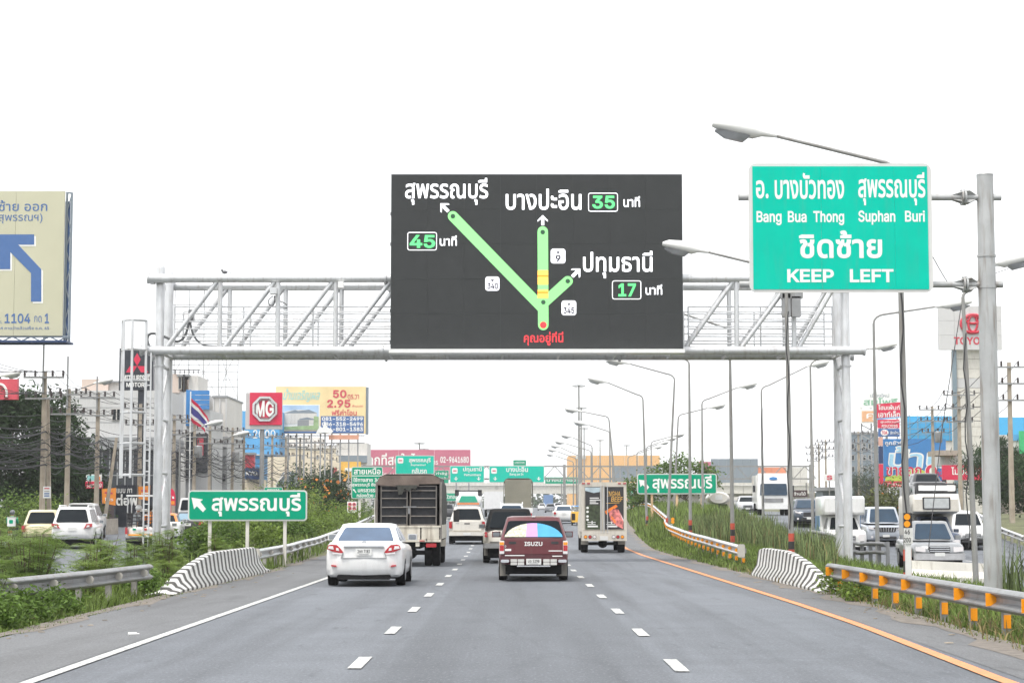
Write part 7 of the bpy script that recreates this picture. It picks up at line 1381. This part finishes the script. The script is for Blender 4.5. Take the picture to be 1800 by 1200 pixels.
textp(t,'ถูกชัวร์',1556,1586,774,784,Y-.03,M_let,.04); textp(t,'บ้าน',1560,1662,783,823,Y-.03,M_let,.11,slant=.12); textp(t,'บ้าน',1562,1660,785,822,Y-.05,M_lb,.01,slant=.12); textp(t,'ขายถูก',1558,1620,820,843,Y-.06,M_let,.12); textp(t,'ขายถูก',1558,1620,820,843,Y-.08,M_rd,.04)
poly(t,'red_disc',[(1637+11.5*math.cos(2*PI*i/20),828+13*math.sin(2*PI*i/20)) for i in range(20)],Y-.07,M_let,.01); poly(t,'red_disc',[(1637+10*math.cos(2*PI*i/20),828+11.5*math.sin(2*PI*i/20)) for i in range(20)],Y-.09,M_rd,.01); poly(t,'disc_hole',[(1637+3.5*math.cos(2*PI*i/16),828+6*math.sin(2*PI*i/16)) for i in range(16)],Y-.11,M_let,.01); textp(t,'%',1647,1656,828,838,Y-.11,M_rd,.03); textp(t,'ราคาโรงงานไม่แพง',1556,1640,847,853,Y-.04,M_let,.03)
for u in (1558,1600,1640,1660): obj('leg', MB().bar((PX(u,Y),Y+.6,G(PX(u,Y),Y)),(PX(u,Y),Y+.6,PZ(856,Y)),.25), M_pole, t)
Y = 180; t = bthing('red_board', 'red board with white Thai letters behind the black carried car', 'billboard', 1670, Y); pbox(t,'panel',1657,1727,817,843,Y,.3,M_rd); textp(t,'ไม่มีดอก',1672,1722,820,834,Y-.02,M_let,.05); pbox(t,'leg',1690,1694,843,905,Y+.1,.2,M_pole,True); pbox(t,'wall',1662,1728,800,817,Y+3,5,M_bg); pbox(t,'awning',1648,1690,791,800,Y+1,4,M_conc)
Y = 192; t = bthing('stacked_shop_signs', 'column of red, blue and pink shop signs beside the nearest lamp post', 'sign', 1565, Y)
obj('red_board', MB().prism([(p.x,p.z) for p in (P(1541,710,Y),P(1587,706,Y),P(1587,731,Y),P(1541,735,Y))],Y,Y+.3), M_rd, t); obj('blue_edge', MB().prism([(p.x,p.z) for p in (P(1541,735.3,Y),P(1587,731.3,Y),P(1587,733.5,Y),P(1541,737.5,Y))],Y,Y+.3), M_sblue, t)
textp(t,'โฮมเพ้นท์',1544,1582,711,720,Y-.03,M_let,.04); textp(t,'เอาท์เล็ท',1544,1582,722,733,Y-.03,M_let,.04)
pbox(t,'red_board',1545,1583,737,752,Y,.3,M_rd); textp(t,'ศูนย์รวมสี',1548,1580,739,744,Y-.03,M_let,.03); textp(t,'ครบวงจร',1550,1578,746,750.5,Y-.03,M_let,.03)
pbox(t,'blue_board',1546,1583,753,767,Y,.3,M_bink); poly(t,'white_disc',[(1555+7*math.cos(2*PI*i/16),760+5.5*math.sin(2*PI*i/16)) for i in range(16)],Y-.03,M_let,.01); textp(t,'TOA',1550,1560,757,763,Y-.05,M_rd,.05); textp(t,'สีทาบ้าน',1565,1580,757,763,Y-.03,M_let,.03)
for v0, v1, m in ((768,783,mat('salmon_sign', (.62,.35,.28), .6)),(784,814,M_navy),(815,850,M_rd)): pbox(t,'side_board',1546,1553,v0,v1,Y,.3,m)
for u in (1548,1552): pbox(t,'post',u,u+1.2,735,905,Y+.35,.15,M_pole,True)
Y = 285; t = bthing('pale_hotel_sign', 'pale white sign with green Thai letters over a peach square on lattice legs', 'sign', 1548, Y); pbox(t,'white_board',1514,1583,689,717,Y,.4,M_let); pbox(t,'white_board',1514,1550,718,744,Y,.4,M_let); pbox(t,'peach_square',1517,1540,722,741,Y-.05,.04,mat('peach_sign', (.72,.40,.22), .6)); textp(t,'เมืองใหม่',1530,1563,691,698,Y-.03,M_slate,.01); textp(t,'สมโพธิ์',1518,1578,699,712,Y-.03,mat('sage_green', (.22,.45,.30), .6),.05); textp(t,'คุ',1523,1538,726,739,Y-.08,M_let,.02)
for u in (1517,1534,1550,1580): obj('leg', MB().bar((PX(u,Y),Y+.5,G(PX(u,Y),Y)),(PX(u,Y),Y+.5,PZ(690,Y)),.2), M_lat, t)
for k in range(6): v = 746+18*k; obj('brace', MB().bar((PX(1517,Y),Y+.5,PZ(v,Y)),(PX(1550,Y),Y+.5,PZ(v+18,Y)),.14), M_lat, t)
Y = 310; t = bthing('blue_grey_block', 'hazy blue-grey building with small windows behind the right gantry leg', 'building', 1515, Y); pbox(t,'wall',1492,1545,762,905,Y,12,M_slate,True); wins(t,(1498,1508,1518,1528),(780,800,820),4,8,Y,M_dk); pbox(t,'parapet',1491,1546,759,762,Y-.2,12.3,M_bg2)
Y = 230; t = bthing('fuel_station_canopy', 'low dark grey roof beside the far power pole cluster', 'building', 1475, Y); pbox(t,'roof',1440,1500,856,862,Y,8,M_bg2); pbox(t,'wall',1446,1498,862,905,Y+1,5,M_slate,True); pbox(t,'red_white_sign',1448,1468,833,845,Y-.3,.3,M_let); textp(t,'S',1453,1463,835,843,Y-.33,M_rd,.06); pbox(t,'sign_leg',1457,1459,845,905,Y-.2,.15,M_pole,True)
# ---------------------------------------------------------------- vegetation
def fast(name, V, F, m, parent=None):
    me = bpy.data.meshes.new(name); V = np.asarray(V, np.float32).reshape(-1, 3); F = np.asarray(F, np.int32); k = F.shape[1]
    if parent is not None: V = V - np.array(OFF[parent.name], np.float32)
    me.vertices.add(len(V)); me.vertices.foreach_set('co', V.ravel()); me.loops.add(F.size); me.loops.foreach_set('vertex_index', F.ravel())
    me.polygons.add(len(F)); me.polygons.foreach_set('loop_start', np.arange(0, F.size, k, dtype=np.int32)); me.update(calc_edges=True); me.materials.append(m)
    return link_mesh(name, me, parent)
def unit(n): v = rng.normal(size=(n, 3)); return v / np.linalg.norm(v, axis=1)[:,None]
def leaf_quads(C, ln, wd, droop=.0, up=.35):
    """pointed leaf-shaped quads at the centres C"""
    n = len(C); d = unit(n); d[:,2] = d[:,2]*.6 - droop; d /= np.linalg.norm(d, axis=1)[:,None]
    s = np.cross(d, unit(n) + np.array([0,0,up])); s /= np.linalg.norm(s, axis=1)[:,None] + 1e-9
    L = (ln * rng.uniform(.6, 1.3, n))[:,None]; W = (wd * rng.uniform(.7, 1.3, n))[:,None]
    V = np.stack([C - d*L/2, C + s*W/2, C + d*L/2, C - s*W/2], 1); return V.reshape(-1, 3), np.arange(4*n).reshape(-1, 4)
M_lf = leafmat('leaf_mid_green', (.10,.165,.035)); M_lfl = leafmat('leaf_light_green', (.165,.235,.05)); M_fea = leafmat('feathery_leaf', (.15,.225,.05)); M_lfd = leafmat('leaf_dark_green', (.032,.060,.022), .4, .6); M_lfo = leafmat('leaf_olive', (.11,.125,.045)); M_cas = leafmat('casuarina_needles', (.060,.080,.050), .3, .5)
M_gr = leafmat('grass_blades', (.15,.21,.055), .5, .8, .6); M_reed = leafmat('reed_blades', (.14,.18,.075), .5, .5, .75); M_dry = leafmat('dry_grass', (.26,.21,.10), .3, 1); M_flo = leafmat('orange_blossom', (.75,.25,.06), .2, 2)
def clumps(c, rad, n, cl, inner=.35):
    """n clump centres through an ellipsoid, most near its skin"""
    d = unit(n); r = (inner + (1-inner) * rng.uniform(0, 1, n) ** .5)[:,None]; return np.array(c) + d * r * np.array(rad)
def tree(name, label, u, Y, zc, rad, trunk_h, m, nl=5000, leaf=(.35,.16), cln=60, cls=.7, cat='tree', group=None, droop=.2, extra=(), r0=.18, x=None):
    x = PX(u, Y) if x is None else x; g = G(x, Y); t = thing(name, label, cat, (x, Y, g), group=group)
    c = (x, Y, g + zc); mb = MB(); top = g + zc + rad[2]*.5
    mb.path([(x, Y, g-.2), (x+.1*rad[0], Y, g+trunk_h*.6), (x-.05*rad[0], Y, g+trunk_h), (x, Y, top)], [r0, r0*.8, r0*.6, r0*.12], 8)
    obj('trunk', mb, M_bark, t, 60)
    lim = MB(); cc = clumps(c, rad, cln, cls)
    for p in cc[:16]: h = g + trunk_h * random.uniform(.6, 1.1); lim.path([(x, Y, h), tuple((np.array((x, Y, h)) + p) / 2 + np.array([0,0,.15])), tuple(p)], [r0*.35, r0*.22, r0*.07], 5)
    o = obj('limbs', lim, M_bark, t); o['kind'] = 'stuff'
    per = nl // cln; sz = rng.uniform(.6, 1.3, cln)
    C = np.concatenate([p + rng.normal(size=(per, 3)) * np.array([1, 1, .7]) * cls * s for p, s in zip(cc, sz)])
    C = C[C[:,2] > g + .1]
    V, F = leaf_quads(C, leaf[0], leaf[1], droop); fast('crown', V, F, m, t)
    for nm, mm, n, lf in extra:
        pk = C[rng.integers(0, len(C), n)]; pk = pk[pk[:,1] < c[1] + .2*rad[1]] + np.array([0,-.3,.15]); V, F = leaf_quads(pk, lf, lf); fast(nm, V, F, mm, t)
    return t
def shrub(label, x, Y, h, w, m, nl=900, leaf=(.14,.05), group=None, extra=(), name='shrub', cls=None):
    g = G(x, Y); t = thing(name, label, 'shrub', (x, Y, g), group=group); st = MB()
    n = max(10, int(nl / 60)); cls = cls or .14 * w; cc = clumps((x, Y, g + h*.5), (w*.5, w*.5, h*.5), n, cls, .25)
    for p in cc[:8]: st.path([(x + random.uniform(-.1,.1), Y, g-.05), tuple((np.array((x, Y, g)) + p) / 2), tuple(p)], [.02, .014, .006], 4)
    o = obj('stems', st, M_bark, t); o['kind'] = 'stuff'
    C = np.concatenate([p + rng.normal(size=(nl // n, 3)) * cls * np.array([1,1,.8]) for p in cc]); C = C[C[:,2] > g + .02]
    V, F = leaf_quads(C, leaf[0], leaf[1], .1); fast('foliage', V, F, m, t)
    for nm, mm, k, lf in extra:
        pk = C[rng.integers(0, len(C), k)] + np.array([0,-.1,.05]); V, F = leaf_quads(pk, lf, lf); fast(nm, V, F, mm, t)
    return t
def feathery(label, x, Y, h, nfr, m, group=None, ln=.55, spread=.5):
    """a leucaena-like shrub: thin stems carrying twice-divided fronds"""
    g = G(x, Y); t = thing('feathery_shrub', label, 'shrub', (x, Y, g), group=group); st = MB(); V = []; tips = []
    for k in range(max(3, nfr // 9)):
        a = random.uniform(0, 2*PI); q = Vector((x + spread*h*.75*math.cos(a)*random.random(), Y + spread*h*.75*math.sin(a)*random.random(), g + h*random.uniform(.6, .95))); b = Vector((x + .1*math.cos(a), Y + .1*math.sin(a), g - .05))
        st.path([b, b.lerp(q, .5) + Vector((0,0,.05)), q], [.016,.012,.005], 4); tips.append((b, q))
    for k in range(nfr):
        b, q = random.choice(tips); o = b.lerp(q, random.uniform(.25, 1)); a = random.uniform(0, 2*PI); el = random.uniform(-.1, .9)
        d = Vector((math.cos(a)*math.cos(el), math.sin(a)*math.cos(el), math.sin(el))); L = ln*random.uniform(.6, 1.15)
        for i in range(2, 12):
            f = i/11; c = o + d*L*f + Vector((0,0,-.35*L*f*f)); tan = (d + Vector((0,0,-.7*f))).normalized(); sd = tan.cross(Vector((0,0,1))).normalized()
            for s in (-1, 1):
                pd = (sd*s + tan*.45 + Vector((0,0,-.15 + random.uniform(-.1,.1)))).normalized(); pl = L*.30*(1-.55*abs(f-.45))
                for j in range(4):
                    e0, e1 = c + pd*pl*(j/4), c + pd*pl*((j+.85)/4); w = tan*.016*(1.3-.2*j) ; V += [e0-w, (e0+e1)/2 - w*1.1 + Vector((0,0,.004)), e1, (e0+e1)/2 + w*1.1]
    o = obj('stems', st, M_bark, t); o['kind'] = 'stuff'
    fast('foliage', np.array([tuple(v) for v in V]), np.arange(len(V)).reshape(-1, 4), m, t); return t
def grass(name, label, pts, h, m, w=.012, lean=.35):
    """bent blades at the points pts (n, 3), heights h (n)"""
    n = len(pts); a = rng.uniform(0, 2*PI, n); d = np.stack([np.cos(a), np.sin(a), np.zeros(n)], 1); b = rng.uniform(0, 2*PI, n); s = np.stack([np.cos(b), np.sin(b)*.4, np.zeros(n)], 1)
    W = (w * rng.uniform(.6, 1.4, n))[:,None]; H = h[:,None]; ln = (rng.uniform(.1, 1, n) * lean)[:,None]; z = np.array([0,0,1.])
    p1 = pts + z*H*.55 + d*H*ln*.3; p2 = pts + z*H*(1 - .25*ln) + d*H*ln
    V = np.stack([pts - s*W, pts + s*W, p1 + s*W*.8, p1 - s*W*.8, p2, p2 + s*W*.1], 1).reshape(-1, 3); i = np.arange(n)[:,None]*6
    F = np.concatenate([i + np.array([[0,1,2,3]]), i + np.array([[3,2,5,4]])]); o = fast(name, V, F, m); tag(o, label, 'grass', None, 'stuff'); return o
def scatter(n, fx, y0, y1, patch=.0, py=1.0):
    Y = y0 + (y1-y0) * rng.uniform(0, 1, n) ** py; lohi = np.array([fx(y) for y in Y]); X = lohi[:,0] + (lohi[:,1]-lohi[:,0]) * rng.uniform(0, 1, n)
    if patch:
        k = (np.sin(X*2.1+Y*.7) + np.sin(X*.9-Y*1.3+1) + np.sin(Y*2.9+X*3.3)) / 3; keep = k + rng.normal(size=n)*.35 > patch - .6; X, Y = X[keep], Y[keep]
    return np.array([(x, y, G(x, y) - .05) for x, y in zip(X, Y)])
XLe = lambda y: ip(y, XL); XRe = lambda y: ip(y, XR); fe = lambda y: ip(y, XF) + 5.2; oe = lambda y: ip(y, XO) - 5.2
p = scatter(26000, lambda y: (-9.6, XLe(y)+.1), 22, 62, .1, 1.3); q = np.clip((XLe(40) - p[:,0]) / .6, .25, 1)
grass('verge_grass', 'short uneven grass on the left verge', p, rng.uniform(.06, .28, len(p)) * q + .03, M_gr, .011, .8)
p = scatter(30000, lambda y: (XRe(y)-.05, min(oe(y), 9.6)), 19, 62, .1, 1.2); q = np.clip((p[:,0] - 6.3) / .8, .3, 1)
grass('verge_grass', 'tufted grass along the right verge under the guardrail', p, rng.uniform(.08, .34, len(p)) * q + .03, M_gr, .012, .9)
p = scatter(5000, lambda y: (XRe(y)-.1, 8.6), 19, 60, .4); grass('dry_grass', 'dry straw mixed into the right verge', p, rng.uniform(.08, .3, len(p)), M_dry, .010, 1)
p = scatter(30000, lambda y: (max(XRe(y)+2.4, 8.3), oe(y)+.2), 52, 112, .45, .9); p = p[p[:,0] < p[:,1]*565/3500]; grass('tall_reeds', 'tall reed grass filling the right median', p, rng.uniform(.3, 1.2, len(p)) * (.55 + .5*np.abs(np.sin(p[:,0]*1.1+1)*np.cos(p[:,1]*.42+p[:,0]*.3))+ .25*rng.uniform(0,1,len(p))), M_reed, .016, .35); p = scatter(6000, lambda y: (max(XRe(y)+2.4, 8.3), oe(y)+.2), 52, 112, .6, .9); p = p[p[:,0] < p[:,1]*565/3500]; grass('dry_grass', 'straw-coloured dead stems among the median reeds', p, rng.uniform(.3, 1.0, len(p)), M_dry, .016, .5)
p = scatter(16000, lambda y: (8.0, oe(y)+.1), 25, 72, .25); grass('loose_grass', 'loose bright grass behind the right guardrail', p, rng.uniform(.10, .42, len(p)), M_gr, .014, .7)
p = scatter(900, lambda y: (9.6, 11.2), 33, 41, .0); grass('tall_reeds', 'tall grass clump right of the sign mast', p, rng.uniform(.5, 1.5, len(p)), M_reed, .014, .4)
p = scatter(16000, lambda y: (XRe(y)-.05, XRe(y)+2.5), 56, 125, .2); grass('verge_grass', 'grass between the right shoulder and the far guardrail', p, rng.uniform(.06, .30, len(p)), M_gr, .02, .8)
p = scatter(9000, lambda y: (XRe(y)+.2, oe(y)), 100, 210, .2); grass('median_grass', 'grass on the far right median', p, rng.uniform(.3, .9, len(p)), M_gr, .03, .5)
p = scatter(14000, lambda y: (fe(y), XLe(y)-.05), 60, 190, .1, .8); grass('slope_grass', 'grass on the slope between main and frontage road', p, rng.uniform(.15, .6, len(p)), M_gr, .022, .6)
p = scatter(9000, lambda y: (ip(y, XF)-14, ip(y, XF)-6.2), 60, 150, .2); grass('far_verge_grass', 'rough grass beyond the frontage road', p, rng.uniform(.2, .8, len(p)), M_gr, .03, .5)
# feathery shrubs along the left guardrail
GF = 'feathery shrubs behind the left guardrail'
for x, Y, h, n, lb in ((-8.15,31,1.0,60,'feathery shrub at the left edge behind the guardrail'),(-8.5,35.5,1.25,80,'largest feathery shrub hiding the nearest white SUV'),(-9.4,37.5,1.35,70,'feathery shrub behind the largest one'),(-8.2,39,.9,50,'feathery shrub below the caged pickup'),(-8.9,43,1.05,55,'feathery shrub left of the gantry leg foot'),(-7.9,42.2,.95,60,'feathery shrub overhanging the end of the left guardrail'),(-10.4,43,1.2,60,'feathery shrub in front of the cream pickup'),(-11.5,47,1.2,60,'feathery shrub on the verge below the motorcycle'),(-9.9,57,1.2,70,'feathery shrub right of the gantry leg foot'),(-9.1,53.5,.9,50,'low feathery shrub behind the striped barrier taper'),(-9.0,60.5,1.0,50,'feathery shrub under the left green arrow sign'),(-11.0,61,1.15,55,'feathery shrub between gantry leg and black hatchback'),(-9.0,33.2,1.15,70,'feathery shrub behind the leftmost guardrail post'),(-10.2,40,1.3,70,'feathery shrub before the nearest white SUV bumper'),(-9.6,46,1.1,60,'feathery shrub left of the ladder foot'),(-12.2,52,1.3,60,'feathery shrub before the cream pickup bumper'),(-10.6,52,1.1,60,'feathery shrub below the white SUV wheel'),(-8.0,46.5,.6,40,'small feathery shrub behind the striped barrier near end')):
    feathery(lb, x, Y, h*1.08, int(n*1.7), M_lfl if n < 56 else M_fea, GF)
GB = 'low bushes at the foot of the left guardrail'
for x, Y, h, w, lb in ((-7.3,28.6,.36,.9,'dark bush at the lower left corner under the guardrail'),(-7.45,30.4,.36,1.0,'bush under the near end of the left guardrail'),(-7.6,33,.30,.9,'bush behind the second guardrail post'),(-8.4,36,.6,1.2,'bush behind the middle of the left guardrail'),(-7.55,41,.45,.8,'bush around the left guardrail end')):
    shrub(lb, x, Y, h, w, M_lf, 1400, (.10,.04), GB)
GS_ = 'shrubs on the green slope left of the road'
k = 0; names = ['behind the white sedan roof','right of the left green sign','below the five-line green sign','at the slope crest','beside the far left guardrail','above the white sedan boot']
YSL = [66,72,78,84,91,98,106,114,123,132,142,152,165,178]; ORD = 'first second third fourth fifth sixth seventh eighth ninth tenth eleventh twelfth thirteenth fourteenth'.split()
for Y in YSL:
    a, b = fe(Y) + .8, XLe(Y) - .9
    for f in ((.25,.8) if Y < 90 else (.15,.5,.85)):
        x = a + (b-a)*min(1, max(0, f + random.uniform(-.12,.12))); h = min(2.1, .75 + (Y-62)*.018) * random.uniform(.8, 1.15) * (1 if f < .8 else .65)
        k += 1; near = 'nearest' if Y < 75 else 'middle' if Y < 115 else 'far'
        shrub(f'leafy slope shrub, {("frontage-side","middle","roadside")[0 if f < .3 else 1 if f < .7 else 2]} column, {ORD[YSL.index(Y)]} from the near end', x, Y, h, h*1.7, random.choice((M_lfl, M_lf, M_lfl)), 1100, (.17,.075), GS_)
tree('flowering_shrub', 'big dark shrub with orange blossoms left of the five-line green sign', 556, 150, 1.5, (3.0,2.0,1.6), .6, M_lfd, 5000, (.28,.12), 50, .45, 'shrub', extra=(('blossom', M_flo, 170, .26),), r0=.08)
tree('round_tree', 'round dark green tree behind the gabled shed', 560, 255, 3.0, (4.6,3,2.6), 1.2, M_lfd, 4000, (.45,.2), 50, .7)
# trees on the left
tree('dark_tree', 'big dark evergreen tree behind the thick power pole at the left edge', 22, 128, 5.0, (4.6,3.5,4.4), 2.2, M_lfd, 24000, (.46,.13), 120, .62, droop=.4, r0=.25)
tree('dark_tree', 'slimmer loose-branched tree between the two nearest power poles', 98, 131, 5.6, (1.9,1.8,3.4), 2.4, M_lfd, 5200, (.42,.11), 60, .5, droop=.5, r0=.16)
tree('dark_tree', 'dark tree under the power cables right of the slim loose tree', 128, 142, 2.6, (3.0,2,2.2), 1.0, M_lfd, 7000, (.38,.14), 55, .5)
for i, (u, Y, h, w, m, lb) in enumerate(((10,113,2.2,3.6,M_lf,'bright bush at the left edge behind the motorcycle rider'),(50,116,2.0,3.4,M_lfl,'bright bush in front of the dark tree trunk'),(85,119,2.3,3.0,M_lf,'bush at the foot of the thick power pole'),(30,108,1.3,3.0,M_lfl,'low bush beside the delivery rider'),(112,124,1.5,2.4,M_lf,'bush before the maroon-roofed restaurant'),(168,134,1.6,1.6,M_lfo,'small bush at the restaurant fence'))):
    shrub(lb, PX(u, Y), Y, h, w, m, 1800, (.22,.10), 'bushes beyond the frontage road')
mb = MB(); x, Y = PX(30, 112), 112
# trees on the right
tree('median_tree', 'broad leafy tree behind the far green arrow sign', 1205, 168, 2.7, (2.9,2,1.6), 1.1, M_lf, 3600, (.32,.14), 45, .45, r0=.1)
tree('median_tree', 'leafy tree left of the far green arrow sign beside the box truck', 1132, 178, 1.6, (2.2,1.8,1.4), .6, M_lf, 2600, (.32,.14), 36, .42, r0=.1)
tree('casuarina_tree', 'hazy feathery casuarina behind the minivan', 1533, 225, 2.6, (2.6,2.2,3.2), 1.6, M_cas, 4600, (.42,.06), 60, .55, droop=.7)
tree('casuarina_tree', 'smaller feathery casuarina behind the right gantry leg', 1508, 240, 2.2, (2.2,2,2.2), 1.2, M_cas, 3000, (.42,.06), 40, .5, droop=.7)
tree('flowering_shrub', 'olive shrub with orange flowers behind the silver minivan', 1573, 130, 1.2, (1.7,1.4,1.0), .6, M_lfo, 2600, (.24,.11), 40, .4, 'shrub', extra=(('blossom', M_flo, 30, .22),), r0=.08)
tree('palm_like_tree', 'dark drooping tree behind the thick mast', 1752, 165, 4.0, (2.8,2.4,2.6), 2.4, M_lfd, 4200, (.65,.07), 44, .45, droop=.9)
tree('dark_tree', 'dark tree at the right edge behind the ramp guardrail', 1802, 135, 2.4, (2.0,1.8,2.0), 1.0, M_lfd, 3600, (.28,.12), 40, .45)
tree('dark_tree', 'dark tree left of the thick mast under the red board', 1735, 190, 3.2, (2.4,2,2.6), 1.2, M_lfd, 3400, (.4,.12), 44, .5, droop=.4)
# leafy weeds spilling over the right barrier end
for i, (x, Y, h, w, lb) in enumerate(((6.75,40.6,.45,.9,'leafy weed spilling over the right striped barrier end'),(7.0,38.6,.35,.9,'leafy weed at the first right guardrail post'),(6.55,37.4,.25,.7,'low weed beside the shoulder under the right guardrail'),(6.75,21.8,.42,1.1,'grassy weed at the lower right corner'))):
    shrub(lb, x, Y, h, w, M_lfl if i < 3 else M_gr, 1100, (.09,.045) if i < 3 else (.22,.02), 'weeds at the right shoulder', name='weed')
# far hazy wood
C = np.concatenate([np.array([x, 800 + rng.uniform(-20,20), G(x, 800) + rng.uniform(1,5)]) + rng.normal(size=(70, 3)) * np.array([5,4,1.8]) for x in np.arange(-330, 331, 7)]); C[:,2] = np.maximum(C[:,2], 3.6)
V, F = leaf_quads(C, 3.0, 1.6); o = fast('far_woods', V, F, M_lfd); tag(o, 'hazy far tree line along the horizon', 'woods', None, 'stuff')
# litter and leaf crumbs on the shoulders
mb = MB()
for k in range(70):
    s = random.random() < .5; Y = random.uniform(22, 55); x = (ip(Y, XL) + random.uniform(.05, .9) ** 1.5) if s else (ip(Y, XR) - random.uniform(.02, .8) ** 1.5); z = G(x, Y) + .014; r = random.uniform(.015, .07); a = random.uniform(0, PI)
    mb.loft([[(x + r*math.cos(a+q)*k_, Y + r*.7*math.sin(a+q)*k_, z + h_) for q in (0,1.3,2.6,3.9,5.1)] for k_, h_ in ((1,0),(.8,.012))])
o = obj('roadside_litter', mb, mat('litter', (.22,.19,.15), .9, var=.6, scale=3)); tag(o, 'dry leaves and bits of litter along the shoulders', 'litter', None, 'stuff')
b0 = P(235,1116,26.4); solo('plastic_bottle', MB().path([b0 + Vector((q,q*.3,.02)) for q in (-.07,.03,.045,.07)], [.022,.022,.01,.01], 8), M_let, 'crushed white bottle on the left shoulder beside the edge line', 'bottle', smooth=50)

# ---------------------------------------------------------------- haze
hz = bpy.data.materials.new('haze'); hz.use_nodes = True; nt = hz.node_tree; nt.nodes.remove(nt.nodes['Principled BSDF'])
pv = nt.nodes.new('ShaderNodeVolumePrincipled'); pv.inputs['Density'].default_value = HAZE; pv.inputs['Color'].default_value = (.97,.98,1,1); pv.inputs['Anisotropy'].default_value = 0
nt.links.new(pv.outputs[0], nt.nodes['Material Output'].inputs['Volume'])
tag(obj('haze', MB().box(-760, 760, -60, 3460, -1.2, 34), hz), 'thin whitish haze over the whole road', 'haze', None, 'stuff')
bpy.data.objects['haze']['kind'] = 'stuff'
